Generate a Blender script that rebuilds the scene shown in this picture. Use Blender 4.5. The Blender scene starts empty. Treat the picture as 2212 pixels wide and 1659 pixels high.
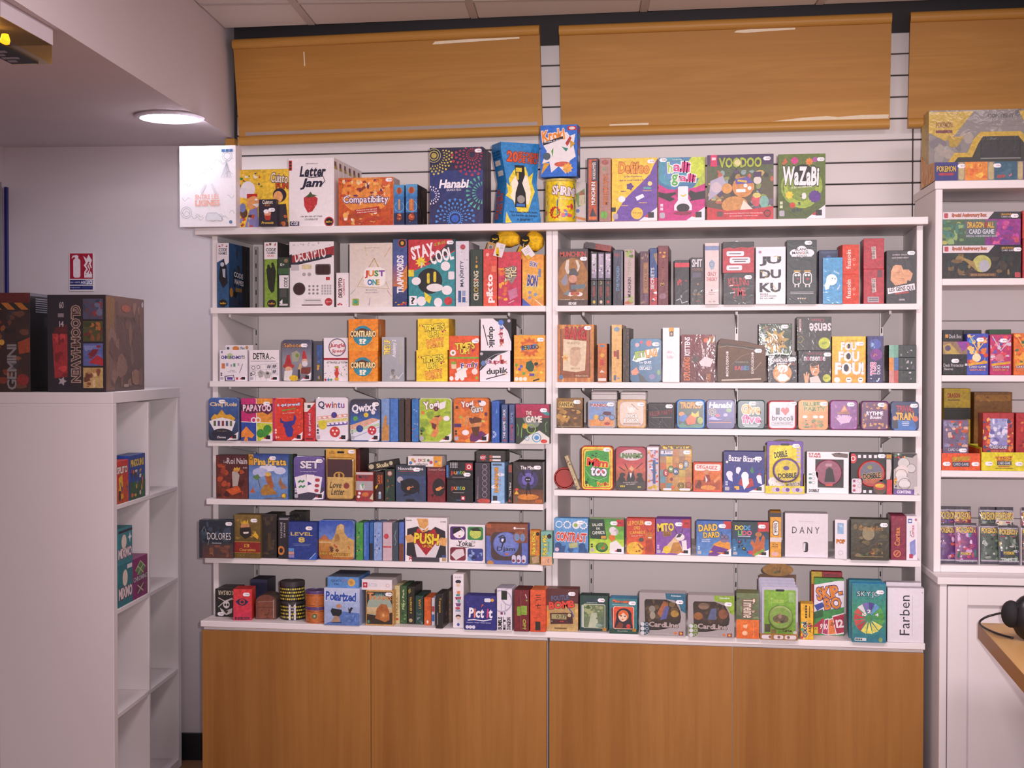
import bpy, bmesh, math, random
from mathutils import Vector, Matrix

scene = bpy.context.scene
col = scene.collection
R = math.radians

# ------------------------------------------------------------------ camera
IW, IH, FPX = 2212.0, 1659.0, 3000.0
CAM = Vector((1.81, -4.508, 1.58)); YAW, PITCH = 0.16, 0.018
cam_data = bpy.data.cameras.new('camera'); cam_data.sensor_width = 36.0
cam_data.lens = FPX * 36.0 / IW; cam_data.clip_start = .05; cam_data.clip_end = 60
cam = bpy.data.objects.new('camera', cam_data); col.objects.link(cam)
cam.location = CAM; cam.rotation_euler = (math.pi/2 - PITCH, 0, YAW)
scene.camera = cam
FW = Vector((-math.sin(YAW)*math.cos(PITCH), math.cos(YAW)*math.cos(PITCH), -math.sin(PITCH)))
RT = Vector((math.cos(YAW), math.sin(YAW), 0)); UP = RT.cross(FW)

def ray(px, py): return FW + RT*((px-IW/2)/FPX) - UP*((py-IH/2)/FPX)
def at_y(px, py, Y): d = ray(px, py); return CAM + d*((Y-CAM.y)/d.y)
def at_z(px, py, Z): d = ray(px, py); return CAM + d*((Z-CAM.z)/d.z)
def at_plane(px, py, o, n): d = ray(px, py); return CAM + d*((Vector(o)-CAM).dot(n)/d.dot(n))

# ------------------------------------------------------------------ world, lights, exposure
w = bpy.data.worlds.new('world'); scene.world = w; w.use_nodes = True
bg = w.node_tree.nodes['Background']; bg.inputs[0].default_value = (1.0, .86, .97, 1); bg.inputs[1].default_value = .34
def area(name, loc, aim, sx, sy, power, color):
    l = bpy.data.lights.new(name, 'AREA'); l.shape = 'RECTANGLE'; l.size = sx; l.size_y = sy; l.energy = power; l.color = color
    o = bpy.data.objects.new(name, l); col.objects.link(o); o.location = loc
    o.rotation_euler = (Vector(aim)-Vector(loc)).to_track_quat('-Z', 'Y').to_euler(); return o
WARM = (1.0, .85, .89)
area('ceiling_panel_light', (1.5, -1.9, 2.79), (1.5, -1.9, 0), .6, .6, 20, WARM)
area('ceiling_panel_light', (3.0, -1.9, 2.79), (3.0, -1.9, 0), .6, .6, 18, WARM)
area('front_fill_light', (3.3, -7.0, 1.7), (1.8, 0, 1.6), 2.4, 1.6, 12, (1.0, .88, .92))  # added frontal fill behind the camera, no window is modelled there
fl_ = bpy.data.lights.new('camera_flash', 'SPOT'); fl_.energy = 230; fl_.specular_factor = .3; fl_.color = (1.0, .90, .92); fl_.shadow_soft_size = .02; fl_.spot_size = R(52); fl_.spot_blend = 1.0
fo = bpy.data.objects.new('camera_flash',fl_); col.objects.link(fo); fo.location = CAM+Vector((.07,0,.05)); fo.rotation_euler = (Vector((1.45,.1,1.6))-fo.location).to_track_quat('-Z','Y').to_euler()
scene.view_settings.view_transform = 'Standard'; scene.view_settings.look = 'None'
scene.view_settings.gamma = 1.0; scene.view_settings.use_curve_mapping = False
scene.view_settings.exposure = 0.84

# ------------------------------------------------------------------ colour + materials
def lin(h):
    if not isinstance(h, str): return h
    o = []
    for i in (0, 2, 4):
        c = int(h[i:i+2], 16)/255.0
        o.append(c/12.92 if c <= .04045 else ((c+.055)/1.055)**2.4)
    return (o[0], o[1], o[2], 1.0)

def new_mat(name):
    m = bpy.data.materials.new(name); m.use_nodes = True
    nt = m.node_tree; return m, nt, nt.nodes['Principled BSDF']
def plain(name, c, rough=.5, noise=.06, scale=30, metal=0, bump=0.0, coat=0, emit=None, es=0, spec=.5):
    m, nt, b = new_mat(name)
    tc = nt.nodes.new('ShaderNodeTexCoord'); n = nt.nodes.new('ShaderNodeTexNoise'); n.inputs['Scale'].default_value = scale; n.inputs['Detail'].default_value = 4
    nt.links.new(tc.outputs['Object'], n.inputs['Vector'])
    mx = nt.nodes.new('ShaderNodeMix'); mx.data_type = 'RGBA'
    c = lin(c); mx.inputs[6].default_value = tuple(x*(1-noise) for x in c[:3])+(1,); mx.inputs[7].default_value = tuple(min(1, x*(1+noise)) for x in c[:3])+(1,)
    nt.links.new(n.outputs['Fac'], mx.inputs[0]); nt.links.new(mx.outputs[2], b.inputs['Base Color'])
    b.inputs['Roughness'].default_value = rough; b.inputs['Metallic'].default_value = metal; b.inputs['Coat Weight'].default_value = coat
    b.inputs['Specular IOR Level'].default_value = spec
    if bump:
        bp = nt.nodes.new('ShaderNodeBump'); bp.inputs['Strength'].default_value = bump; bp.inputs['Distance'].default_value = .002
        nt.links.new(n.outputs['Fac'], bp.inputs['Height']); nt.links.new(bp.outputs[0], b.inputs['Normal'])
    if emit:
        b.inputs['Emission Color'].default_value = lin(emit); b.inputs['Emission Strength'].default_value = es
    return m
def printed(name, rough, coat=0, bump=0.0, bscale=25, metal=0, var=.10, vscale=85):
    """printed card / tin: colour from the print layer of the mesh, broken up by fine noise"""
    m, nt, b = new_mat(name)
    at = nt.nodes.new('ShaderNodeVertexColor'); at.layer_name = 'Col'
    tc = nt.nodes.new('ShaderNodeTexCoord')
    n = nt.nodes.new('ShaderNodeTexNoise'); n.inputs['Scale'].default_value = vscale; n.inputs['Detail'].default_value = 5; n.inputs['Distortion'].default_value = .8
    nt.links.new(tc.outputs['Object'], n.inputs['Vector'])
    hs = nt.nodes.new('ShaderNodeSeparateColor'); hs.mode = 'HSV'; nt.links.new(at.outputs['Color'], hs.inputs[0])
    sb = nt.nodes.new('ShaderNodeMath'); sb.operation = 'SUBTRACT'; sb.inputs[1].default_value = .53; nt.links.new(n.outputs['Fac'], sb.inputs[0])
    am = nt.nodes.new('ShaderNodeMath'); am.operation = 'MULTIPLY_ADD'; am.inputs[1].default_value = var*12; am.inputs[2].default_value = var; nt.links.new(hs.outputs[1], am.inputs[0])
    mr = nt.nodes.new('ShaderNodeMath'); mr.operation = 'MULTIPLY_ADD'; mr.inputs[2].default_value = 1.0; nt.links.new(sb.outputs[0], mr.inputs[0]); nt.links.new(am.outputs[0], mr.inputs[1])
    mx = nt.nodes.new('ShaderNodeMix'); mx.data_type = 'RGBA'; mx.blend_type = 'MULTIPLY'; mx.inputs[0].default_value = 1
    nt.links.new(at.outputs['Color'], mx.inputs[6]); nt.links.new(mr.outputs[0], mx.inputs[7]); nt.links.new(mx.outputs[2], b.inputs['Base Color'])
    b.inputs['Roughness'].default_value = rough; b.inputs['Coat Weight'].default_value = coat; b.inputs['Coat Roughness'].default_value = .08; b.inputs['Metallic'].default_value = metal
    if bump:
        n2 = nt.nodes.new('ShaderNodeTexNoise'); n2.inputs['Scale'].default_value = bscale; n2.inputs['Detail'].default_value = 2; n2.inputs['Distortion'].default_value = 1.5
        nt.links.new(tc.outputs['Object'], n2.inputs['Vector'])
        bp = nt.nodes.new('ShaderNodeBump'); bp.inputs['Strength'].default_value = bump; bp.inputs['Distance'].default_value = .004
        nt.links.new(n2.outputs['Fac'], bp.inputs['Height']); nt.links.new(bp.outputs[0], b.inputs['Normal'])
        nt.links.new(bp.outputs[0], b.inputs['Coat Normal'])
    return m
def wood(name, c1, c2, c3, axis, scale, rough=.35, ring=.5, vary=True):
    """laminate wood: stretched noise grain along one axis with slow board-wide tone changes"""
    m, nt, b = new_mat(name)
    tc = nt.nodes.new('ShaderNodeTexCoord'); mp = nt.nodes.new('ShaderNodeMapping')
    s = [scale*14, scale*14, scale*14]; s[axis] = scale*.7; mp.inputs['Scale'].default_value = s
    nt.links.new(tc.outputs['Object'], mp.inputs[0])
    n = nt.nodes.new('ShaderNodeTexNoise'); n.inputs['Scale'].default_value = 1.0; n.inputs['Detail'].default_value = 8; n.inputs['Roughness'].default_value = .62; n.inputs['Distortion'].default_value = ring
    nt.links.new(mp.outputs[0], n.inputs['Vector'])
    mp2 = nt.nodes.new('ShaderNodeMapping'); s2 = [scale*2.2]*3; s2[axis] = scale*.12; mp2.inputs['Scale'].default_value = s2
    nt.links.new(tc.outputs['Object'], mp2.inputs[0])
    n2 = nt.nodes.new('ShaderNodeTexNoise'); n2.inputs['Scale'].default_value = 1.0; n2.inputs['Detail'].default_value = 2; nt.links.new(mp2.outputs[0], n2.inputs['Vector'])
    mixf = nt.nodes.new('ShaderNodeMath'); mixf.operation = 'MULTIPLY_ADD'; mixf.inputs[1].default_value = .34
    nt.links.new(n.outputs['Fac'], mixf.inputs[0])
    m3 = nt.nodes.new('ShaderNodeMath'); m3.operation = 'MULTIPLY'; m3.inputs[1].default_value = .55; nt.links.new(n2.outputs['Fac'], m3.inputs[0]); nt.links.new(m3.outputs[0], mixf.inputs[2])
    cr = nt.nodes.new('ShaderNodeValToRGB'); e = cr.color_ramp.elements
    e[0].position = .36; e[0].color = lin(c1); e[1].position = .64; e[1].color = lin(c3); x = e.new(.5); x.color = lin(c2)
    nt.links.new(mixf.outputs[0], cr.inputs[0]); nt.links.new(cr.outputs[0], b.inputs['Base Color'])
    b.inputs['Roughness'].default_value = rough; b.inputs['Specular IOR Level'].default_value = .3; return m

M = {}
M['white'] = plain('white_melamine', 'e9e2e2', .45, .02, 8)
M['backing'] = plain('shelf_backing', 'e2d9d7', .6, .03, 6)
M['slat'] = plain('slat_white', 'e6dfdd', .4, .03, 12)
M['groove'] = plain('groove_dark_grey', '383234', .7)  # dark grey base colour of the board behind the slats
M['paint'] = plain('painted_wall', 'dcd2d4', .8, .02, 5, bump=.05)
M['tile'] = plain('ceiling_tile', 'd9d2cc', .9, .05, 120, bump=.15)
M['tbar'] = plain('ceiling_grid_bar', 'c0b8b4', .5)
M['metal'] = plain('bracket_white_metal', 'e4dedd', .4, .02)
M['slot'] = plain('slot_dark', '3a3638', .8)
M['steel'] = plain('upright_steel', 'bdb6b6', .4, .04, metal=.3)
M['doorwood'] = wood('cabinet_door_beech', '90602e', 'a6743c', 'b8864c', 2, 1.6, .38, .6)
M['valance'] = wood('valance_oak', 'b07c38', 'c48f46', 'd4a258', 0, 1.6, .55, 1.6)
M['valance_edge'] = wood('valance_edge_oak', 'bc8840', 'c8944a', 'd4a256', 0, 1.6, .45, .4)
M['desk'] = wood('desk_oak', 'b98f55', 'c49a60', 'cda56c', 1, 1.5, .4, .6)
M['deskedge'] = wood('desk_edge', '96683a', 'a07040', 'aa7a48', 1, 1.5, .45, .5)
M['floor'] = wood('floor_laminate', '8a6244', '967052', 'a47e60', 1, 1.2, .35, .8)
M['black'] = plain('black_plastic', '17161a', .35)
M['blackmatte'] = plain('black_foam', '1b1a1e', .8, .2, 80, bump=.3)
M['tape'] = plain('torn_paper_residue', 'eee0c4', .7, .1, 60)
M['rail'] = plain('label_rail_grey', 'a89a94', .35)
M['blue'] = plain('blue_frame_trim', '1f1c6a', .35)
M['alu'] = plain('grey_aluminium', '8f8d92', .4, .03, metal=.2)
M['skirt'] = plain('black_skirting', '15151c', .4)
M['emwhite'] = plain('lamp_white_plastic', 'd8d0d8', .4)
M['lampdiff'] = plain('downlight_glow', 'ffffff', .5, emit='f4efff', es=8)
M['amber'] = plain('amber_pilot', 'ffb020', .3, emit='ffa010', es=3)
M['card'] = printed('printed_card', .42)
M['gloss'] = printed('shrink_wrapped_card', .42, .16, .16, 30)
M['tin'] = printed('printed_tin', .30, .5, 0, metal=0)
M['matte'] = printed('matte_card', .6)
M['cloth'] = printed('yellow_cloth', .85, 0, .5, 90)
def clear(name, rough=.06, tint='ffffff', alpha=.16):
    m, nt, b = new_mat(name)
    tr = nt.nodes.new('ShaderNodeBsdfTransparent'); gl = nt.nodes.new('ShaderNodeBsdfGlossy'); gl.inputs['Roughness'].default_value = rough
    ly = nt.nodes.new('ShaderNodeLayerWeight'); ly.inputs[0].default_value = .35
    mr = nt.nodes.new('ShaderNodeMapRange'); mr.inputs[3].default_value = alpha*.5; mr.inputs[4].default_value = min(1, alpha*4)
    nt.links.new(ly.outputs['Fresnel'], mr.inputs[0])
    tr.inputs[0].default_value = lin(tint)
    mx = nt.nodes.new('ShaderNodeMixShader'); nt.links.new(mr.outputs[0], mx.inputs[0]); nt.links.new(tr.outputs[0], mx.inputs[1]); nt.links.new(gl.outputs[0], mx.inputs[2])
    nt.links.new(mx.outputs[0], nt.nodes['Material Output'].inputs[0]); return m
M['clear'] = clear('clear_plastic', .05, 'ffffff', .07)
M['frost'] = clear('frosted_plastic', .25, 'd8cdb0', .3)
m, nt, b = new_mat('dark_window_glass')
b.inputs['Base Color'].default_value = lin('1c1b3c'); b.inputs['Roughness'].default_value = .05; M['glass'] = m

# ------------------------------------------------------------------ mesh helpers
def tag(o, label=None, cat=None, group=None, kind=None):
    if label: o['label'] = label
    if cat: o['category'] = cat
    if group: o['group'] = group
    if kind: o['kind'] = kind
    return o
def link(name, me, mat=None, parent=None, loc=None, rz=0, rot=None):
    o = bpy.data.objects.new(name, me); col.objects.link(o)
    if mat is not None and not me.materials: me.materials.append(mat)
    if parent: o.parent = parent
    if loc is not None: o.location = loc
    if rot: o.rotation_euler = rot
    elif rz: o.rotation_euler = (0, 0, rz)
    return o
def empty(name, loc=(0, 0, 0), rz=0, rot=None):
    o = bpy.data.objects.new(name, None); col.objects.link(o); o.location = loc
    o.rotation_euler = rot if rot else (0, 0, rz); o.empty_display_size = .05; return o
class MB:
    def __init__(s): s.v = []; s.f = []; s.c = []; s.sm = False
    def add(s, vs, fs, c=None):
        k = len(s.v); s.v += [tuple(v) for v in vs]
        for f in fs: s.f.append([k+i for i in f]); s.c.append(c)
        return s
    def box(s, a, b, c=None):
        x0, y0, z0 = a; x1, y1, z1 = b
        return s.add([(x0,y0,z0),(x1,y0,z0),(x1,y1,z0),(x0,y1,z0),(x0,y0,z1),(x1,y0,z1),(x1,y1,z1),(x0,y1,z1)],
                     [(0,3,2,1),(4,5,6,7),(0,1,5,4),(1,2,6,5),(2,3,7,6),(3,0,4,7)], c)
    def prism(s, pts, z0, z1, c=None, T=None):
        n = len(pts); vs = [(x, y, z0) for x, y in pts]+[(x, y, z1) for x, y in pts]
        if T: vs = [T(*v) for v in vs]
        return s.add(vs, [list(range(n))[::-1], list(range(n, 2*n))]+[(i, (i+1) % n, n+(i+1) % n, n+i) for i in range(n)], c)
    def lathe(s, prof, n=28, c=None, T=None, cols=None):
        k0 = len(s.v); m = len(prof)
        vs = [(r*math.cos(2*math.pi*i/n), r*math.sin(2*math.pi*i/n), z) for r, z in prof for i in range(n)]
        if T: vs = [T(*v) for v in vs]
        for j in range(m-1):
            s.add([], [], c)
        fs = []; cc = []
        for j in range(m-1):
            for i in range(n): fs.append((j*n+i, j*n+(i+1) % n, (j+1)*n+(i+1) % n, (j+1)*n+i)); cc.append(cols[j] if cols else c)
        fs.append(tuple(range(n))[::-1]); cc.append(cols[0] if cols else c); fs.append(tuple(range((m-1)*n, m*n))); cc.append(cols[-1] if cols else c)
        k = len(s.v); s.v += vs
        for f, q in zip(fs, cc): s.f.append([k+i for i in f]); s.c.append(q)
        return s
    def tube(s, pts, r, n=8, c=None):
        pts = [Vector(p) for p in pts]; k = len(s.v); m = len(pts)
        for i, p in enumerate(pts):
            t = (pts[min(i+1, m-1)]-pts[max(i-1, 0)]).normalized(); a = t.cross(Vector((0, 0, 1)))
            if a.length < 1e-4: a = Vector((1, 0, 0))
            a.normalize(); b2 = t.cross(a)
            for j in range(n): q = p+(a*math.cos(2*math.pi*j/n)+b2*math.sin(2*math.pi*j/n))*r; s.v.append(tuple(q))
        for i in range(m-1):
            for j in range(n): s.f.append([k+i*n+j, k+i*n+(j+1) % n, k+(i+1)*n+(j+1) % n, k+(i+1)*n+j]); s.c.append(c)
        s.f.append([k+j for j in range(n)][::-1]); s.c.append(c); s.f.append([k+(m-1)*n+j for j in range(n)]); s.c.append(c)
        return s
    def mesh(s, name, colored=False, smooth=False):
        me = bpy.data.meshes.new(name); me.from_pydata(s.v, [], s.f)
        if colored:
            at = me.color_attributes.new('Col', 'FLOAT_COLOR', 'CORNER'); buf = []
            for p, c in zip(me.polygons, s.c):
                if isinstance(c, list):
                    for i in range(p.loop_total): buf += list(lin(c[i % len(c)]))
                else: buf += list(lin(c or 'cccccc'))*p.loop_total
            at.data.foreach_set('color', buf)
        if smooth: me.polygons.foreach_set('use_smooth', [True]*len(me.polygons))
        me.update(); return me
    def build(s, name, mat, parent=None, loc=None, rz=0, colored=False, smooth=False, rot=None):
        return link(name, s.mesh(name, colored, smooth), mat, parent, loc, rz, rot)
def boxm(name, a, b, mat, parent=None, bevel=.0015):
    """box with a small chamfer"""
    o = MB().box(a, b).build(name, mat, parent)
    if bevel:
        bm = bmesh.new(); bm.from_mesh(o.data)
        bmesh.ops.bevel(bm, geom=bm.edges[:], offset=bevel, segments=1, affect='EDGES'); bm.to_mesh(o.data); bm.free()
    return o

# ------------------------------------------------------------------ letters: each glyph turned into a mesh once, strings laid out here
GL = {}
def glyph(ch, wt):
    k = (ch, wt)
    if k in GL: return GL[k]
    cu = bpy.data.curves.new('glyph', 'FONT'); cu.body = ch; cu.size = 1.0; cu.resolution_u = 2
    cu.offset = {'n': 0.0, 'b': .022, 'h': .04, 'o': .085}[wt]
    o = bpy.data.objects.new('glyph', cu)
    me = bpy.data.meshes.new_from_object(o)
    vs = [(v.co.x, v.co.y) for v in me.vertices]; fs = [tuple(p.vertices) for p in me.polygons]
    bpy.data.objects.remove(o); bpy.data.curves.remove(cu); bpy.data.meshes.remove(me)
    GL[k] = (vs, fs); return GL[k]
def layout(txt, wt):
    """list of (verts, faces) for the string, sharing the advance of the regular weight"""
    out = []; x = 0
    for ch in txt:
        if ch == ' ': x += .28; continue
        base, _ = glyph(ch, 'n')
        if not base: x += .3; continue
        x0 = min(v[0] for v in base); x1 = max(v[0] for v in base)
        vs, fs = glyph(ch, wt)
        out.append(([(v[0]-x0+x, v[1]) for v in vs], fs)); x += x1-x0+.085
    return out

# ------------------------------------------------------------------ cover print: flat shapes and letters on a face of size w x h
class Art:
    """u runs right, v runs DOWN, both 0..1 over the printed face; every layer sits a hair above the one below"""
    def __init__(s, w, h, rad=0): s.w = w; s.h = h; s.mb = MB(); s.k = 0; s.rad = rad
    def P(s, u, v):
        x, z = (u-.5)*s.w, (1-v)*s.h; r = s.rad
        if r:                                   # keep inside the rounded corners
            cx = max(-s.w/2+r, min(s.w/2-r, x)); cz = max(r, min(s.h-r, z)); L = math.hypot(x-cx, z-cz)
            if L > r: x, z = cx+(x-cx)*r/L, cz+(z-cz)*r/L
        return (x, -s.k, z)
    def lay(s): s.k += .00002
    def poly(s, pts, c):
        s.lay(); s.mb.add([s.P(min(1, max(0, a)), min(1, max(0, b))) for a, b in pts], [list(range(len(pts)))], c)
    def draw(s, ops):
        for op in ops: getattr(s, 'op_'+op[0])(*op[1:])
        return s
    def op_r(s, x0, y0, x1, y1, c, c2=None):
        s.lay(); q = [(x0, y1), (x1, y1), (x1, y0), (x0, y0)]
        if s.rad:
            a, b = min(s.rad/s.w, (x1-x0)/2), min(s.rad/s.h, (y1-y0)/2)
            q = [(x0, y1-b), (x0, y1), (x0+a, y1), (x1-a, y1), (x1, y1), (x1, y1-b), (x1, y0+b), (x1, y0), (x1-a, y0), (x0+a, y0), (x0, y0), (x0, y0+b)]
        if c2: A, B = lin(c), lin(c2); c = [tuple(A[i]+(B[i]-A[i])*(v-y0)/(y1-y0) for i in range(4)) for _, v in q]
        s.mb.add([s.P(*p) for p in q], [list(range(len(q)))], c)
    def op_rr(s, x0, y0, x1, y1, c, rad=.25):
        r = rad*min((x1-x0)*s.w, (y1-y0)*s.h); ru = r/s.w; rv = r/s.h; pts = []
        for cx, cy, a0 in ((x1-ru, y1-rv, 0), (x0+ru, y1-rv, 90), (x0+ru, y0+rv, 180), (x1-ru, y0+rv, 270)):
            for k in range(5): a = R(a0+k*22.5); pts.append((cx+ru*math.cos(a), cy+rv*math.sin(a)))
        s.poly(pts[::-1], c)
    def op_e(s, cx, cy, rx, ry, c, n=22):
        if ry is None: ry = rx*s.w/s.h
        s.poly([(cx+rx*math.cos(2*math.pi*i/n), cy-ry*math.sin(2*math.pi*i/n)) for i in range(n)], c)
    def op_p(s, pts, c):
        a = sum(pts[i][0]*pts[(i+1) % len(pts)][1]-pts[(i+1) % len(pts)][0]*pts[i][1] for i in range(len(pts)))
        s.poly(pts if a < 0 else pts[::-1], c)
    def op_s(s, cx, cy, r, n, k, c, a0=0):
        s.poly([(cx+(r if i % 2 == 0 else r*k)*math.cos(math.pi*i/n+R(a0)), cy-(r if i % 2 == 0 else r*k)*math.sin(math.pi*i/n+R(a0))*s.w/s.h) for i in range(2*n)], c)
    def op_o(s, cx, cy, r, wd, c, n=24):
        s.lay(); a = s.w/s.h; vs = []; fs = []
        for i in range(n):
            t = 2*math.pi*i/n
            for q in (r, r-wd): vs.append(s.P(min(1, max(0, cx+q*math.cos(t))), min(1, max(0, cy-q*math.sin(t)*a))))
        for i in range(n): j = (i+1) % n; fs.append((2*i, 2*j, 2*j+1, 2*i+1))
        s.mb.add(vs, fs, c)
    def op_l(s, pts, wd, c):
        """stroke; width relative to face width"""
        s.lay(); q = [(s.P(*p)[0], s.P(*p)[2]) for p in pts]; hw = wd*s.w/2; y = -s.k; vs = []
        for i, p in enumerate(q):
            a = q[max(i-1, 0)]; b = q[min(i+1, len(q)-1)]; dx, dz = b[0]-a[0], b[1]-a[1]; L = math.hypot(dx, dz) or 1
            vs += [(p[0]-dz/L*hw, y, p[1]+dx/L*hw), (p[0]+dz/L*hw, y, p[1]-dx/L*hw)]
        s.mb.add(vs, [(2*i+1, 2*i+3, 2*i+2, 2*i) for i in range(len(q)-1)], c)
    def op_b(s, seed, n, x0, y0, x1, y1, size, cols):
        """loose painted patches"""
        rn = random.Random(seed)
        for _ in range(n):
            cx = rn.uniform(x0, x1); cy = rn.uniform(y0, y1); r = size*rn.uniform(.45, 1.1); ph = rn.uniform(0, 6); el = rn.uniform(.6, 1.5)
            pts = [(cx+r*el*rn.uniform(.6, 1.1)*math.cos(t*math.pi/4+ph), cy-r/el*rn.uniform(.6, 1.1)*math.sin(t*math.pi/4+ph)*s.w/s.h) for t in range(8)]
            pts = [(min(x1, max(x0, a)), min(y1, max(y0, b_))) for a, b_ in pts]
            s.poly(pts, rn.choice(cols))
    def op_fw(s, cx, cy, r0, r1, n, c, rings=3):
        """firework burst of short radial dashes"""
        for k in range(rings):
            a = r0+(r1-r0)*k/rings; b = a+(r1-r0)/rings*.72
            for i in range(n):
                t = 2*math.pi*(i+.5*(k % 2))/n; d = math.pi/n*.55
                pts = [(a, t), (b, t-d), (b*1.04, t), (b, t+d)]
                pts = [(cx+q*math.cos(z), cy-q*math.sin(z)*s.w/s.h) for q, z in pts]
                if all(0 <= p[0] <= 1 and 0 <= p[1] <= 1 for p in pts): s.poly(pts, c)
    def op_t(s, txt, x0, y0, x1, y1, c, o=None, rot=0, sh=0, wt='b', a=0, cols=None):
        """letters fitted into the rectangle; rot 0/90/-90/180, a = extra tilt in degrees, o = outline colour"""
        L = layout(txt, 'b'); allv = [v for g, _ in L for v in g]
        if not allv: return
        bx0 = min(v[0]+sh*v[1] for v in allv); bx1 = max(v[0]+sh*v[1] for v in allv); by0 = min(v[1] for v in allv); by1 = max(v[1] for v in allv)
        by1 = max(by1, by0+.25)
        def tr(v):
            q = (v[0]+sh*v[1]-bx0)/(bx1-bx0); t = (v[1]-by0)/(by1-by0)
            if rot == 90: q, t = 1-t, q
            elif rot == -90: q, t = t, 1-q
            elif rot == 180: q, t = 1-q, 1-t
            x = (x0+q*(x1-x0)-.5)*s.w; z = (1-(y1-t*(y1-y0)))*s.h
            if a:
                cx = ((x0+x1)/2-.5)*s.w; cz = (1-(y0+y1)/2)*s.h; ca, sa = math.cos(R(a)), math.sin(R(a)); dx, dz = x-cx, z-cz
                x, z = cx+dx*ca-dz*sa, cz+dx*sa+dz*ca
            return (x, -s.k, z)
        if o:
            s.lay()
            for g, fs in layout(txt, 'o'): s.mb.add([tr(v) for v in g], fs, o)
        s.lay()
        for i, (g, fs) in enumerate(layout(txt, wt)): s.mb.add([tr(v) for v in g], fs, cols[i % len(cols)] if cols else c)
    def mesh(s, name): return s.mb.mesh(name, True)
# ------------------------------------------------------------------ the setting
PHI = R(6.3)                                   # the room's own axes are turned a little against the shelving wall
E1 = Vector((math.cos(PHI), math.sin(PHI), 0)); E2 = Vector((-math.sin(PHI), math.cos(PHI), 0))
O0 = Vector((-.075, .54, 0))                   # where the soffit edge meets the slatted wall
def RM(u, v, z=0): return O0+E1*u+E2*v+Vector((0, 0, z))
ZC, ZS = 2.80, 2.415
WY = .54

def struct(name, mb, mat, label=None, parent=None):
    o = mb.build(name, mat, parent)
    if not parent: tag(o, label, None, None, 'structure')
    return o
def room_box(mb, u0, v0, z0, u1, v1, z1):
    return mb.prism([(RM(a, b_).x, RM(a, b_).y) for a, b_ in ((u0, v0), (u1, v0), (u1, v1), (u0, v1))], z0, z1)

struct('floor', MB().box((-3, -9, -.04), (5.5, 1.2, 0)), M['floor'], 'brown wood floor just showing beside the cabinets')
# slatted wall behind the shelving
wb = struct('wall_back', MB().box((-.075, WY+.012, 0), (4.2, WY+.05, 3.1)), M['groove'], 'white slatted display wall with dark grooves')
slat_me = {}
PITCHZ = .0755
joints = [(-.06, 1.199), (1.203, 2.418), (2.422, 3.6)]
z = 1.96
zz = []
while z < 2.70:
    zz.append(z); z += PITCHZ
z_ref = 2.349                                   # a groove line
k0 = round((z_ref-1.96)/PITCHZ); shift = z_ref-(1.96+k0*PITCHZ)
for j, (x0, x1) in enumerate(joints):
    me = None
    for z in zz:
        za = z+shift+.003; zb = min(za+PITCHZ-.005, ZC-.002)
        if zb-za < .02: continue
        if me is None:
            o = boxm('slat', (0, 0, 0), (x1-x0, .0115, PITCHZ-.005), M['slat'], wb, .002); me = o.data
        else: o = link('slat', me, None, wb)
        o.location = (x0, WY, za)
        if zb-za < PITCHZ-.0066: o.scale.z = (zb-za)/(PITCHZ-.005)
# plain wall behind lower part is covered by the unit backs
# wall with the fire sign, side wall with the glazed door
wl = MB(); room_box(wl, -1.0, .165, 0, .012, .25, 3.09)
struct('wall_back_left', wl, M['paint'], 'plain pinkish white wall carrying the fire extinguisher sign')
UL = -.955
w2 = MB(); room_box(w2, UL-.08, -.42, 2.27, UL, .165, ZC); room_box(w2, UL-.08, .105, 0, UL, .165, 2.27); room_box(w2, UL-.08, -3.5, 2.27, UL, -.42, ZC); room_box(w2, UL-.08, -3.5, 0, UL, -1.5, 2.27)
struct('wall_left', w2, M['paint'], 'side wall around the blue trimmed glazed door')
d1 = MB(); room_box(d1,UL-.05,-1.5,2.2,UL+.012,.105,2.27); room_box(d1,UL-.05,.035,0,UL+.012,.105,2.2); room_box(d1,UL-.05,-1.5,0,UL+.012,-1.43,2.2); room_box(d1,UL-.05,-1.43,0,UL+.012,.035,.16)
door = struct('door_1', d1, M['alu'], 'grey aluminium door frame with dark glass and blue trim')
gl = MB(); room_box(gl, UL-.03, -1.43, .16, UL-.02, .035, 2.2); gl.build('pane', M['glass'], door)
bt = MB(); room_box(bt, UL+.012, .128, 0, UL+.022, .147, 2.255); bt.build('blue_trim', M['blue'], door)
bs = MB(); room_box(bs, UL, .148, 0, UL+.97, .165, .105); room_box(bs, UL-.01, .105, 0, UL+.008, .148, .105)
struct('baseboard_left', bs, M['skirt'], 'black skirting board at the foot of the wall')
# soffit
so = MB(); room_box(so, UL-.08, -3.5, ZS, 0, .165, 3.09)
sof = struct('trim_1', so, M['paint'], 'white boxed ceiling soffit with a round downlight')
boxm('batten', (-.095, WY-.035, 1.9), (-.058, WY+.01, ZS-.004), M['valance_edge'], tag(empty('trim_2'), 'oak edge batten at the end of the slatted wall', None, None, 'structure'))
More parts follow.
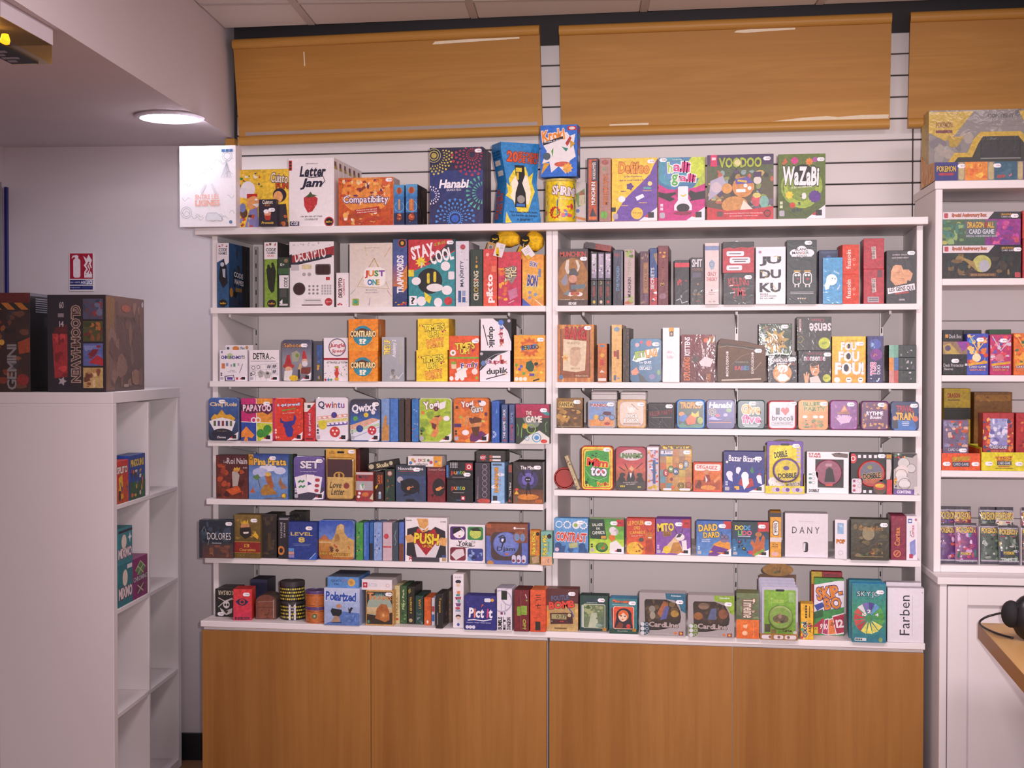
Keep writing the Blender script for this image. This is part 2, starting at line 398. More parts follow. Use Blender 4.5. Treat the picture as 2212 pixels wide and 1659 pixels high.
# ceiling of lay-in tiles on a metal grid
YE = .40                                       # the tiles stop short of the wall, a dark gap opens above
cb = MB(); cb.prism([(RM(0, 0).x+.002, YE), (4.6, YE), (4.6, -5.5), (RM(0, -5.9).x+.002, -5.5)], ZC+.02, ZC+.05); cb.box((-1.5, -5.5, 3.1), (4.6, .62, 3.15))
ceil = struct('ceiling', cb, M['tile'], 'suspended ceiling of white lay-in tiles')
pb = at_z(650, 24, ZC)
u_bar = (pb-O0).dot(E1)
v_bar = (at_z(620, 8, ZC)-O0).dot(E2)
T = .6
def clip_y(o, c):
    o.location = c; o.rotation_euler = (0, 0, PHI)
    mw = Matrix.Translation(c) @ Matrix.Rotation(PHI, 4, 'Z'); iv = mw.inverted()
    bm = bmesh.new(); bm.from_mesh(o.data)
    g = bmesh.ops.bisect_plane(bm, geom=bm.verts[:]+bm.edges[:]+bm.faces[:], plane_co=iv @ Vector((0, YE, 0)), plane_no=iv.to_3x3() @ Vector((0, 1, 0)), clear_outer=True)
    ed = [x for x in g['geom_cut'] if isinstance(x, bmesh.types.BMEdge)]
    if ed: bmesh.ops.edgenet_fill(bm, edges=ed)
    if bm.faces: bm.to_mesh(o.data)
    else: bpy.data.objects.remove(o)
    bm.free()
us = [u_bar+k*T for k in range(-1, 6)]
vs_ = [v_bar+k*T for k in range(-4, 3)]
for a in us:
    for b_ in vs_:
        u0, u1 = max(a+.013, .002), a+T-.013
        v0, v1 = b_+.013, b_+T-.013
        if u1-u0 < .03 or v1-v0 < .03: continue
        if v0 < -1.9: continue
        c = RM((u0+u1)/2, (v0+v1)/2, ZC)
        TL = boxm('ceiling_tile', (-(u1-u0)/2, -(v1-v0)/2, 0), ((u1-u0)/2, (v1-v0)/2, .015), M['tile'], ceil, .004)
        o = TL
        clip_y(o, c)
for a in us[0:]:
    if a < .02: continue
    o = boxm('grid_bar', (-.0125, -1.6, -.002), (.0125, .9, .018), M['tbar'], ceil, 0); clip_y(o, RM(a, -.25, ZC))
for b_ in vs_:
    if b_ < -1.85: continue
    o = boxm('grid_bar', (.004, -.0125, -.001), (4.2, .0125, .018), M['tbar'], ceil, 0); clip_y(o, RM(0, b_, ZC))

# round downlight in the soffit
dl = tag(empty('downlight', RM(0, 0, ZS)), 'bright round recessed downlight in the white soffit', 'downlight')
c = at_z(366, 250, ZS); dl.location = (c.x, c.y, ZS)
MB().lathe([(.098, -.001), (.112, -.001), (.118, -.006), (.112, -.010), (.100, -.012), (.096, -.004)], 40).build('rim', M['emwhite'], dl)
MB().lathe([(.0, -.006), (.097, -.006), (.097, -.002), (.0, -.002)], 40).build('diffuser', M['lampdiff'], dl)
pl = bpy.data.lights.new('downlight_bulb', 'AREA'); pl.shape = 'DISK'; pl.size = .19; pl.energy = 1.8; pl.color = (.90, .88, 1.0)
po = bpy.data.objects.new('downlight_bulb', pl); col.objects.link(po); po.parent = dl; po.location = (0, 0, -.02)

# emergency light under the soffit, amber pilot lamp glowing inside
A = at_z(110, 62, ZS); B = at_z(13, 5, ZS)
ax = (A-B).normalized(); L = (A-B).length; LL = .30
em = tag(empty('emergency_light', A, math.atan2(-ax.y, -ax.x)), 'white emergency light with amber glowing clear cover under the soffit', 'emergency light')
dd = .10
MB().box((0, -dd, -.042), (LL, .005, -.001)).build('housing', M['emwhite'], em)
MB().box((.002, -dd+.002, -.090), (LL-.002, .003, -.042)).build('clear_cover', M['frost'], em)
MB().box((.03, -dd+.01, -.094), (LL-.03, -.02, -.0905)).build('pictogram_plate', plain('plate_dark', '30343c', .5), em)
ap = MB()
for i in range(5):
    ap.box((.06+i*.035, -.08, -.0965), (.075+i*.035, -.06+.02*(i % 2), -.094))
ap.build('pictogram', plain('plate_marks', '9a95a0', .5), em)
MB().lathe([(.0, -.085), (.010, -.083), (.012, -.075), (.008, -.06), (0, -.058)], 14, T=lambda x, y, z: (x+.20, y-.03, z)).build('pilot_lamp', M['amber'], em)
al = bpy.data.lights.new('pilot_glow', 'POINT'); al.energy = .10; al.color = (1, .6, .1); al.shadow_soft_size = .01
ao = bpy.data.objects.new('pilot_glow', al); col.objects.link(ao); ao.parent = em; ao.location = (.20, -.05, -.066)

# fire extinguisher sign on the wall
n = E2
def on_sign_wall(px, py): return at_plane(px, py, RM(0, .165), n)
p0 = on_sign_wall(150, 546); p1 = on_sign_wall(203, 629)
sw = (p1-p0).dot(E1); shh = p0.z-p1.z
sg = tag(empty('fire_sign', p0+E1*(sw/2)-Vector((0, 0, shh))-E2*.004, PHI), 'red and blue fire extinguisher sign on the pinkish wall', 'sign')
MB().box((-sw/2, 0, 0), (sw/2, .004, shh)).build('plate', M['white'], sg)
fl = [(.62, .60), (.62, .50), (.70, .42), (.60, .33), (.68, .26), (.58, .08), (.72, .16), (.76, .10), (.80, .05), (.94, .2), (.88, .30), (.93, .38), (.85, .46), (.92, .52), (.88, .60)]
ops = [('r',.03,.02,.97,.68,'b01838'),('rr',.17,.16,.46,.65,'f2e6ea',.3),('r',.24,.10,.38,.18,'f2e6ea'),('p',[(.10,.16),(.14,.08),(.30,.06),(.40,.09),(.30,.11),(.18,.12)],'f2e6ea'),
       ('p',fl,'f2e6ea'),('l',[(.7,.52),(.8,.44),(.72,.34),(.82,.24)],.05,'b01838'),('l',[(.82,.56),(.88,.42),(.8,.3)],.04,'b01838'),('r',.62,.55,.94,.65,'f2e6ea'),('e',.68,.57,.02,None,'b01838'),
       ('r',.03,.71,.97,.83,'1c2470'),('t','EAU + ADDITIF',.05,.75,.45,.79,'d0d0e8'),('t','AB',.47,.73,.65,.81,'f0f0ff'),('r',.67,.72,.80,.82,'f0f0ff'),('t','F',.70,.735,.77,.81,'1c2470'),('r',.82,.72,.95,.82,'f0f0ff'),('s',.885,.77,.05,4,.4,'1c2470'),
       ('r', .03, .86, .97, .96, '1c2470'), ('t', 'UTILISER SUR FEUX', .05, .89, .45, .92, 'c0c0e0'), ('r', .52, .88, .94, .89, '6068a8'), ('r', .52, .91, .94, .92, '6068a8')]
link('print', Art(sw, shh).draw(ops).mesh('print'), M['card'], sg)

# ------------------------------------------------------------------ wooden valance panels above the shelves
def valance(x0, x1, zb, zt, label, residue, roll):
    v = tag(empty('valance_panel', ((x0+x1)/2, WY, zb)), label, 'wooden panel', 'wooden panels above the shelving')
    wv = x1-x0; h = zt-zb; yb, yt = -.055, -.115                       # leans forward at the top
    def fy(z): return yb+(yt-yb)*z/h
    zz_ = [.032, h-.036]
    pts = [(fy(zz_[0]), zz_[0]), (fy(zz_[1]), zz_[1]), (fy(zz_[1])+.018, zz_[1]), (fy(zz_[0])+.018, zz_[0])]
    MB().add([(-wv/2, y, z) for y, z in pts]+[(wv/2, y, z) for y, z in pts], [(0, 1, 2, 3), (7, 6, 5, 4), (0, 4, 5, 1), (1, 5, 6, 2), (2, 6, 7, 3), (3, 7, 4, 0)]).build('board', M['valance'], v)
    for za, zb2, nm in ((0, zz_[0], 'lower_moulding'), (zz_[1], h, 'upper_moulding')):
        prof = []
        for k in range(9):
            a = math.pi*k/8; zc = (za+zb2)/2; rz_ = (zb2-za)/2
            prof.append((fy(zc)-.014*math.sin(a)-.002, zc-rz_*math.cos(a)))
        prof += [(fy(zb2)+.02, zb2), (fy(za)+.02, za)]
        m_ = len(prof)
        MB().add([(-wv/2,y,z) for y,z in prof]+[(wv/2,y,z) for y,z in prof],[list(range(m_)),list(range(m_,2*m_))[::-1]]+[(i,m_+i,m_+(i+1) % m_,(i+1) % m_) for i in range(m_)]).build(nm,M['valance_edge'],v,smooth=False)
    for s in (-1, 1):
        MB().box((s*(wv/2-.25)-.02, -.075, h*.35), (s*(wv/2-.25)+.02, -.002, h*.5)).build('mounting_bracket', M['steel'], v)
    for pts, mat, nm in residue:
        vs = [(x, fy(z)-.0012, z) for x, z in [(a, b_ if b_ < .2 else h-.036-(1-b_)) for a, b_ in pts]]
        nn = len(vs); vs2 = [(x, y+.001, z) for x, y, z in vs]
        MB().add(vs+vs2, [list(range(nn)), list(range(nn, 2*nn))[::-1]]+[(i, (i+1) % nn, nn+(i+1) % nn, nn+i) for i in range(nn)]).build(nm, mat, v)
    v.rotation_euler = (0, R(-roll), 0)
    return v
valance(-.030, 1.116, 2.386, 2.768, 'oak panel beside the soffit with a grey label rail along its foot',
        [([(.18,.985),(.32,.988),(.50,.992),(.50,.997),(.32,.998),(.19,.995)],M['tape'],'paper_residue'),([(-.548,.034),(.556,.034),(.556,.046),(-.548,.046)],M['rail'],'label_rail'),([(-.305,.93),(-.301,.93),(-.301,.98),(-.305,.98)],M['tape'],'scratch')],.5)
valance(1.184, 2.334, 2.382, 2.768, 'wide oak panel with torn paper residue along top and bottom',
        [([(.04,.990),(.08,.987),(.16,.990),(.25,.992),(.25,.998),(.10,.999),(.05,.996)],M['tape'],'paper_residue'),([(-.40,.034),(-.26,.034),(-.26,.041),(-.40,.039)],M['tape'],'paper_residue'),
         ([(.17, .034), (.57, .034), (.572, .047), (.48, .048), (.40, .043), (.36, .047), (.28, .044)], M['tape'], 'paper_residue')], 0)
valance(2.396, 3.55, 2.382, 2.768, 'oak panel above the white hutch cut by the room edge', [], 0)

# ------------------------------------------------------------------ shelving: two units of five shelves, cabinets below, boards over all
ROWZ = {'L1': 1.758, 'R1': 1.758, 'L2': 1.503, 'R2': 1.503, 'L3': 1.298, 'R3': 1.351, 'L4': 1.097, 'R4': 1.146, 'L5': .897, 'R5': .939, 'C': .684, 'T': 2.034}
ROWY = {'L1': .10, 'R1': .10, 'L2': .09, 'R2': .09, 'L3': .07, 'R3': .07, 'L4': .055, 'R4': .055, 'L5': .04, 'R5': .04, 'C': 0.0, 'T': .08}
YP, YB = .12, .50
def shelf_unit(side, x0, x1, f0, f1, label):
    u = tag(empty('shelf_unit', ((x0+x1)/2, YP, .684)), label, 'shelf unit')
    ox, oy, oz = u.location
    def bx(name, a, b_, mat, bev=.0012):
        return boxm(name, (a[0]-ox, a[1]-oy, a[2]-oz), (b_[0]-ox, b_[1]-oy, b_[2]-oz), mat, u, bev)
    bx('side_panel', (x0, YP, .684), (x0+.0195, YB, 2.009), M['white'])
    bx('side_panel', (x1-.0195, YP, .684), (x1, YB, 2.009), M['white'])
    bx('back_panel', (x0+.0195, YB-.012, .684), (x1-.0195, YB, 2.009), M['backing'], 0)
    up = [at_y({'L': a, 'R': b_}[side], 760, YB-.02).x for a, b_ in ((554, 1278), (812, 1591), (1126, 1904))]
    for ux in up:
        s = bx('slotted_upright', (ux-.007, YB-.022, .69), (ux+.007, YB-.012, 2.0), M['steel'])
        sl = MB()
        z = .72
        while z < 1.98: sl.box((ux-.002-ox, YB-.0226-oy, z-oz), (ux+.002-ox, YB-.0215-oy, z+.018-oz)); z += .05
        tag(sl.build('slots', M['slot'], u), None, None, None, 'stuff')
    for r in range(1, 6):
        k = side+str(r); z = ROWZ[k]; yf = ROWY[k]; xi0, xi1 = x0+.0195, x1-.0195
        fa, fb = (f0, xi1) if side == 'L' else (f0, f1)
        pts = [(fa, yf), (fb, yf), (fb, YP-.0008), (xi1-.001, YP-.0008), (xi1-.001, YB-.013), (xi0+.001, YB-.013), (xi0+.001, YP-.0008), (fa, YP-.0008)]
        if side == 'L': pts = [(fa, yf), (fb, yf), (fb, YB-.013), (xi0+.001, YB-.013), (xi0+.001, YP-.0008), (fa, YP-.0008)]
        MB().prism([(x-ox, y-oy) for x, y in pts], z-.019-oz, z-oz).build('shelf', M['white'], u)
        for ux in up:
            y0 = YB-.022; y1 = y0-.27
            prof = [(y0, z-.0195), (y1, z-.0195), (y1, z-.028), (y1+.012, z-.034), (y0-.05, z-.062), (y0, z-.068)]
            nn = len(prof)
            MB().add([(ux-.003-ox, y-oy, q-oz) for y, q in prof]+[(ux+.003-ox, y-oy, q-oz) for y, q in prof],
                     [list(range(nn)), list(range(nn, 2*nn))[::-1]]+[(i, (i+1) % nn, nn+(i+1) % nn, nn+i) for i in range(nn)]).build('bracket', M['metal'], u)
            bx('bracket_lip', (ux-.004, y1-.004, z-.030), (ux+.004, y1, z-.0195), M['metal'], 0)
    return u
shelf_unit('L', .002, 1.1985, .004, 1.179, 'white wall shelf unit beside the corner with the fire sign')
shelf_unit('R', 1.1995, 2.402, 1.214, 2.390, 'white wall shelf unit next to the white hutch')
tb = tag(boxm('top_board', (-.046, ROWY['T'], 2.010), (2.413, WY-.002, 2.034), M['white']), 'long white board capping both shelf units', 'board')
ct = tag(boxm('counter_top', (.002, 0, .664), (2.400, WY-.002, .684), M['white']), 'long white counter board over the wooden cabinets', 'counter top')
for i, (x0, lab) in enumerate(((.004, 'low beech cabinet with two doors beside the black skirting board'), (1.203, 'low beech cabinet with two doors next to the white hutch'))):
    cbn = tag(empty('base_cabinet', (x0+.598, .02, 0)), lab, 'cabinet', 'beech base cabinets')
    boxm('carcass', (-.596, 0, .06), (.596, .49, .6635), M['white'], cbn)
    boxm('plinth', (-.58, .04, 0), (.58, .06, .06), M['white'], cbn)
    for s in (-1, 1):
        dr = boxm('door', (-.2972, -.019, .064), (.2972, -.001, .652), M['doorwood'], cbn, .0012); dr.location = (s*.298, 0, 0)

# ------------------------------------------------------------------ white cube shelf by the door
KO = Vector((-.229, -.178, 0)); KA = R(6.2)
K1 = Vector((math.cos(KA), math.sin(KA), 0)); K2 = Vector((-math.sin(KA), math.cos(KA), 0))
ks = tag(empty('cube_shelf', KO, KA), 'tall white cube shelf with eight open compartments', 'cube shelf')
# local x: depth (negative = into the shelf), local y: along its open front, z up
KD, KW, KH = .39, .77, 1.47
boxm('side_panel', (-KD, 0, 0), (0, .038, KH-.038), M['white'], ks)
boxm('side_panel', (-KD, KW-.038, 0), (0, KW, KH-.038), M['white'], ks)
boxm('top_panel', (-KD, 0, KH-.0378), (0, KW, KH), M['white'], ks)
boxm('bottom_panel', (-KD, .038, 0), (0, KW-.038, .038), M['white'], ks)
KZ = [.038]
for r in range(1, 4):
    z = .038+r*.351-.016; boxm('shelf', (-KD, .0385, z), (-.001, KW-.0385, z+.016), M['white'], ks); KZ.append(z+.016)
for r in range(4):
    z = KZ[r]; boxm('divider', (-KD, KW/2-.008, z+.0002), (-.001, KW/2+.008, z+.3346), M['white'], ks)

# ------------------------------------------------------------------ white hutch
HA = R(3.0)
H1 = Vector((math.cos(HA), math.sin(HA), 0)); H2 = Vector((-math.sin(HA), math.cos(HA), 0))
HO = at_y(2020, 600, .05); HO.z = 0
HO = Vector((HO.x, .05, 0))
HN = H2
def hz(px, py, back=0): q = at_plane(px, py, HO+H2*back, HN); return q
def hl(px, py, back=0): q = hz(px, py, back); d = q-HO; return d.dot(H1), d.z
HWD = 1.0; HDP = .36
hu = tag(empty('hutch', HO, HA), 'white hutch with open shelves of cards over a panelled cupboard', 'hutch')
ht = hl(2100, 390)[1]; hb = hl(2100, 1237)[1]
boxm('side_panel', (0, 0, hb+.0), (.022, HDP, ht-.026), M['white'], hu)
boxm('side_panel', (HWD-.022, 0, hb), (HWD, HDP, ht-.026), M['white'], hu)
boxm('top_panel', (-.003, -.006, ht-.0258), (HWD+.003, HDP, ht), M['white'], hu)
bk = MB()
nb = 9
for i in range(nb):
    za = hb+(ht-.03-hb)*i/nb; zb_ = hb+(ht-.03-hb)*(i+1)/nb
    boxm('back_board', (.0225, HDP-.012, za+.001), (HWD-.0225, HDP, zb_-.001), M['backing'], hu, .002)
HZ = []
for yt, yb_ in ((601.5, 616), (810.5, 824.5), (1017, 1031), (1222, 1237)):
    z1 = hl(2100, yt)[1]; z0 = hl(2100, yb_)[1]; HZ.append(z1)
    boxm('shelf', (.0225, .002, z0), (HWD-.0225, HDP-.0125, z1), M['white'], hu)
BO = -.10
zt = hb-.0005
def hbx(name, a, b_, mat=None, bev=.0015): return boxm(name, a, b_, mat or M['white'], hu, bev)
hbx('cupboard_top', (-.008, BO-.008, zt-.022), (HWD+.01, HDP, zt))
hbx('cupboard_side', (0, BO, 0), (.022, HDP, zt-.0225)); hbx('cupboard_side', (HWD-.022, BO, 0), (HWD, HDP, zt-.0225))
hbx('cupboard_back', (.0225, HDP-.01, .02), (HWD-.0225, HDP, zt-.0225))
for s, (xa, xb) in enumerate(((.025, .498), (.502, HWD-.025))):
    zb2, za2 = zt-.027, .06; st = .060
    dr = hbx('door_panel', (xa+st-.002, BO+.012, za2+st), (xb-st+.002, BO+.020, zb2-st), None, 0)
    hbx('door_stile', (xa, BO+.001, za2), (xa+st, BO+.021, zb2)); hbx('door_stile', (xb-st, BO+.001, za2), (xb, BO+.021, zb2))
    hbx('door_rail', (xa+st, BO+.001, zb2-st), (xb-st, BO+.021, zb2)); hbx('door_rail', (xa+st, BO+.001, za2), (xb-st, BO+.021, za2+st))
hbx('plinth', (.03, BO+.03, 0), (HWD-.03, BO+.05, .06))

# ------------------------------------------------------------------ desk corner and headphones
DZ = .80
q0 = at_z(2112, 1345, DZ); q1 = at_z(2212, 1457, DZ); dv = (q1-q0).normalized()
pv = Vector((-dv.y, dv.x, 0))
if pv.x < 0: pv = -pv
dk = tag(empty('desk', q0), 'light oak desk corner in front of the white cupboard', 'desk')
dl_, dw_ = 1.3, .9
cor = [Vector((0, 0, 0)), dv*dl_, dv*dl_+pv*dw_, pv*dw_]
th = .046
MB().prism([(c.x, c.y) for c in cor], -.002, 0).build('top_surface', M['desk'], dk)
MB().prism([(c.x, c.y) for c in cor], -th, -.002).build('edge_band', M['deskedge'], dk)
for c in (dv*.08+pv*.3, dv*(dl_-.08)+pv*.1, dv*(dl_-.08)+pv*(dw_-.1), dv*.08+pv*(dw_-.1)):
    MB().box((c.x-.025, c.y-.025, -DZ), (c.x+.025, c.y+.025, -th)).build('leg', M['white'], dk)
hp0 = at_z(2222, 1384, DZ)
hp = tag(empty('headset', hp0, YAW), 'black corded headset resting on the oak desk corner', 'headset')
def sph(x, y, z, rx, ry, rz_, n=20, m_=12):
    prof = [(math.sin(math.pi*k/m_), -math.cos(math.pi*k/m_)) for k in range(m_+1)]
    return MB().lathe([(max(a, .001), b_) for a, b_ in prof], n, T=lambda X, Y, Z: (x+X*rx, y+Y*ry, z+Z*rz_))
sph(0, 0, .064, .047, .040, .064).build('ear_cup', M['black'], hp, smooth=True)
sph(-.044, .012, .072, .027, .033, .038).build('ear_pad', M['blackmatte'], hp, smooth=True)
sph(.075, .06, .05, .03, .045, .05).build('ear_cup', M['black'], hp, smooth=True)
MB().tube([(.0, 0, .12), (.02, .01, .15), (.06, .04, .155), (.085, .06, .13), (.08, .06, .09)], .009, 8).build('headband', M['black'], hp, smooth=True)
cable = []
for (px, py, hh) in ((2170, 1323, .09), (2150, 1327, .085), (2130, 1333, .06), (2117, 1342, .03), (2118, 1350, .012), (2130, 1358, .008), (2150, 1367, .006), (2172, 1374, .006), (2188, 1378, .006)):
    q = at_z(px, py, DZ+hh*.35+.004); cable.append(q)
cpts = []
for i in range(len(cable)-1):
    p_, a_, b2, n_ = cable[max(i-1, 0)], cable[i], cable[i+1], cable[min(i+2, len(cable)-1)]
    for t in (0, .25, .5, .75): cpts.append(.5*((2*a_)+(b2-p_)*t+(2*p_-5*a_+4*b2-n_)*t*t+(3*a_-p_-3*b2+n_)*t**3))
cpts.append(cable[-1])
inv = Matrix.Rotation(-YAW, 3, 'Z')
MB().tube([inv @ (p-hp0) for p in cpts], .0033, 8).build('cable', M['black'], hp, smooth=True)
# ------------------------------------------------------------------ boxes and tins
GROUPS = {'T': 'games on the long top board','L1': 'games on the highest shelf near the corner','R1': 'games on the highest shelf near the hutch','L2': 'games on the second shelf near the corner','R2': 'games on the second shelf near the hutch',
          'L3': 'tins on the third shelf near the corner','R3': 'tins on the third shelf near the hutch','L4': 'games on the fourth shelf near the corner','R4': 'games on the fourth shelf near the hutch','L5': 'games on the lowest shelf near the corner','R5': 'games on the lowest shelf near the hutch','C': 'games on the counter'}
def rrect(w, h, r, k):
    r = min(r, w*.49, h*.49); pts = []
    for cx, cz, a0 in ((w/2-r, r, -90), (w/2-r, h-r, 0), (-w/2+r, h-r, 90), (-w/2+r, r, 180)):
        for i in range(k+1): a = R(a0+90.0*i/k); pts.append((cx+r*math.cos(a), cz+r*math.sin(a)))
    return pts
def shell(pts, d, ch, cf, cs, ct=None, cl=None, cb=None, cr=None):
    """outline in x,z pushed back along y with chamfered edges"""
    n = len(pts); mx = sum(p[0] for p in pts)/n; mz = sum(p[1] for p in pts)/n
    w2 = max(abs(p[0]-mx) for p in pts); h2 = max(abs(p[1]-mz) for p in pts)
    def ins(p): return (mx+(p[0]-mx)*(1-ch/w2), mz+(p[1]-mz)*(1-ch/h2))
    mb = MB(); rings = [([ins(p) for p in pts], 0), (pts, ch), (pts, d-ch), ([ins(p) for p in pts], d)]
    mb.v = [(x, y, z) for ring, y in rings for x, z in ring]
    mb.f.append(list(range(n))); mb.c.append(cf)
    for j in range(3):
        for i in range(n):
            k = (i+1) % n; mb.f.append([j*n+i, (j+1)*n+i, (j+1)*n+k, j*n+k])
            dx, dz = pts[k][0]-pts[i][0], pts[k][1]-pts[i][1]
            if abs(dx) > abs(dz): mb.c.append((ct or cs) if dx < 0 else (cb or cs))
            else: mb.c.append((cr or cs) if dz > 0 else (cl or cs))
    mb.f.append([3*n+i for i in range(n)][::-1]); mb.c.append(cs)
    return mb
_st = None
def sticker_mesh():
    global _st
    if _st is None:
        w_, h_ = .0235, .0125; c = .004
        pts = [(-w_/2+c, 0), (w_/2-c, 0), (w_/2, c), (w_/2, h_-c), (w_/2-c, h_), (-w_/2+c, h_), (-w_/2, h_-c), (-w_/2, c)]
        mb = MB(); n_ = len(pts)
        mb.add([(x, -.0004, z-h_/2) for x, z in pts]+[(x, 0, z-h_/2) for x, z in pts], [list(range(n_))]+[(i, n_+i, n_+(i+1) % n_, (i+1) % n_) for i in range(n_)], 'f4eef2')
        for x in (-.002, .0025, .007): mb.add([(x, -.00045, -.002), (x+.003, -.00045, -.002), (x+.003, -.00045, .002), (x, -.00045, .002)], [(0, 1, 2, 3)], 'a8a0a8')
        _st = mb.mesh('price_sticker', True); _st.materials.append(M['card'])
    return _st
LAST = {}
PRINTN = {}
def cedge(x): 
    pts = [(434, 1341), (791, 1361), (1180, 1375), (1585, 1388), (1997, 1392)]
    for (a, ya), (b_, yb) in zip(pts, pts[1:]):
        if x <= b_: return ya+(yb-ya)*(x-a)/(b_-a)
    return 1392
def make(name, cat, label, loc, rz, wd, hh, d, c, art=(), side=None, top=None, mat='card', r=0, st=None, sart=None, lart=None, tart=None, grp=None, left=None, right=None, outline=None, rot=None):
    e = tag(empty(name, loc, rz, rot), label, cat, grp)
    tin = r > .004
    pts = outline or rrect(wd, hh, r or .0012, 5 if tin else 1)
    cs = side or c
    shell(pts, d, .003 if tin else .0008, c, cs, top, left, None, right).build('tin_body' if tin else 'box_body', M[mat], e, colored=True)
    pm = M['gloss'] if mat == 'gloss' else (M['tin'] if mat == 'tin' else M['card'])
    if art: 
        p = link('cover_print', Art(wd*(.985 if tin else .998), hh*(.985 if tin else .998), r*.98 if tin else 0).draw(art).mesh('cover_print'), pm, e); p.location = (0, -.0002, hh*.0075 if tin else hh*.001)
    if sart:
        p = link('side_print', Art(d*.99, hh*.998).draw(sart).mesh('side_print'), pm, e); p.location = (wd/2+.0003, d/2, hh*.001); p.rotation_euler = (0, 0, math.pi/2)
    if lart:
        p = link('side_print', Art(d*.99, hh*.998).draw(lart).mesh('side_print'), pm, e); p.location = (-wd/2-.0003, d/2, hh*.001); p.rotation_euler = (0, 0, -math.pi/2)
    if tart:
        p = link('top_print', Art(wd*.998, d*.99).draw(tart).mesh('top_print'), pm, e); p.location = (0, 0, hh+.0003); p.rotation_euler = (-math.pi/2, 0, 0)
    if st:
        s = link('price_sticker', sticker_mesh(), None, e); s.location = ((st[0]-.5)*wd, -.0019, (1-st[1])*hh)
    return e
def place(row, x0, y0, x1, y1, y=None):
    if y is None:
        y = .012
        if row == 'C': y = max(-.012, (cedge((x0+x1)/2)-y1)/127.0)
    Y = ROWY[row]+y; xm = (x0+x1)/2
    a = at_y(x0, y1, Y).x; b_ = at_y(x1, y1, Y).x; h = at_y(xm, y0, Y).z-at_y(xm, y1, Y).z
    return (a+b_)/2, Y, b_-a, h
def I(row, name, cat, label, x0, y0, x1, y1, d, c, art=(), y=None, yaw=0, on=None, z=None, n=1, blabel=None, tilt=0, **kw):
    X, Y, wd, h = place(row, x0, y0, x1, y1, y)
    zb = ROWZ[row] if on is None else LAST[on]
    if z is not None: zb = z
    kw.setdefault('grp', GROUPS.get(row))
    g = kw.pop('grp')
    if yaw: wd /= math.cos(R(yaw))
    rot = (0, R(tilt), R(yaw)) if tilt else None
    lo, hi = {'L': (.0225, 1.1782), 'R': (1.2198, 2.3818)}.get(row[0], (-9, 9)); a_, b_ = X-wd/2, X+wd/2; lim = YP-.0012-Y
    if row[0] in 'LR' and row[1:].isdigit() and Y+d > YP and (a_ < lo or b_ > hi):
        if max(lo-a_, b_-hi) < .013 or lim < .01: a_ = max(a_, lo); b_ = min(b_, hi); X = (a_+b_)/2; wd = b_-a_
        else: d = lim
    if row == 'C' and Y+d > YP and X-wd/2 < .0225: X += .0225-X+wd/2
    e = make(name, cat, label, (X, Y, zb+.0004), R(yaw), wd-.0008, h, d, c, art, grp=g, rot=rot, **kw)
    LAST['p'] = zb+h; LAST['Y'] = Y; LAST['obj'] = e
    kw2 = {k: v for k, v in kw.items() if k not in ('st',)}
    for i in range(1, n):
        make(name,cat,(blabel or label+', a copy behind it')+(', '+['second','third','fourth','fifth','sixth'][i-1]+' in the row' if n > 2 else ''),(X+(d+.0015)*i*-math.sin(R(yaw)),Y+(d+.0015)*i*math.cos(R(yaw)),zb+.0004),R(yaw),wd-.0008,h,d,c,art if i == 1 and False else (),grp=g,**kw2)
    return e
W_, K_ = 'f0e8ea', '1a181d'
def gig(): return [('p', [(.60, 1), (1, .79), (1, 1)], 'ece4ea'), ('r', .80, .865, .93, .955, '1c1a20'), ('p', [(.72, .94), (.80, .89), (.80, .95)], 'c02030')]
def ic(c='33303a'): return [('r', .04, .73, .10, .775, c), ('r', .04, .79, .10, .835, c), ('rr', .03, .87, .14, .96, 'b0aab4')]
def T(*a, **k): return ('t',)+a[:6]+(k.get('o'), k.get('rot', 0), k.get('sh', 0), k.get('wt', 'b'), k.get('a', 0), k.get('cols'))
G, C_, N_ = 'game_box', 'board game', 'game_tin'
TN = 'game tin'; CB = 'card_game_box'; CG = 'card game'
# ================= long top board
rn = random.Random(5)
lines = []
for i in range(26):
    x = rn.uniform(.04, .9); yv = rn.uniform(.08, .93); pts = []
    if .24 < x+.05 < .78 and .56 < yv < .8: continue
    for k in range(6): pts.append((min(.97, x+k*.028), yv+.022*math.sin(k*1.4+i)))
    lines.append(('l', pts, .006, 'a8aeb6'))
for cx, cy, r in ((.85, .13, .09), (.85, .13, .06), (.12, .82, .10), (.12, .82, .07), (.6, .9, .05), (.72, .9, .05)): lines.append(('o', cx, cy, r, .007, 'a8aeb6'))
for k in range(7): lines.append(('l', [(.84, .2), (.74+.03*k, .40)], .006, 'a8aeb6'))
I('T', G, C_, 'white box covered in fine grey line drawings with pale orange lettering', 388, 323, 510, 498, .06, 'f3eff3',
  lines+[('r', .75, .045, .815, .08, '4a78b0'), ('r', .825, .045, .88, .08, '4a78b0'), ('r', .89, .045, .95, .08, '4a78b0'),
  T('ENTRE LES',.28,.60,.70,.66,'f0b8a8'),T('LIGNES',.28,.67,.72,.74,'f0b8a8',wt='h'),('p',[(.36,.58),(.45,.46),(.48,.48),(.40,.59)],'dfe0e6'),('p',[(.55,.47),(.59,.46),(.66,.57),(.62,.59)],'dfe0e6'),
  ('p',[(.47,.88),(.50,.83),(.66,.83),(.74,.88),(.76,.92),(.47,.92)],'e2e4ea'),('l',[(.47,.92),(.47,.88),(.50,.83),(.66,.83),(.74,.88),(.76,.92)],.007,'9aa4b0'),('e',.91,.945,.03,None,'6888b0')],y=-.03,side='e6dde2')
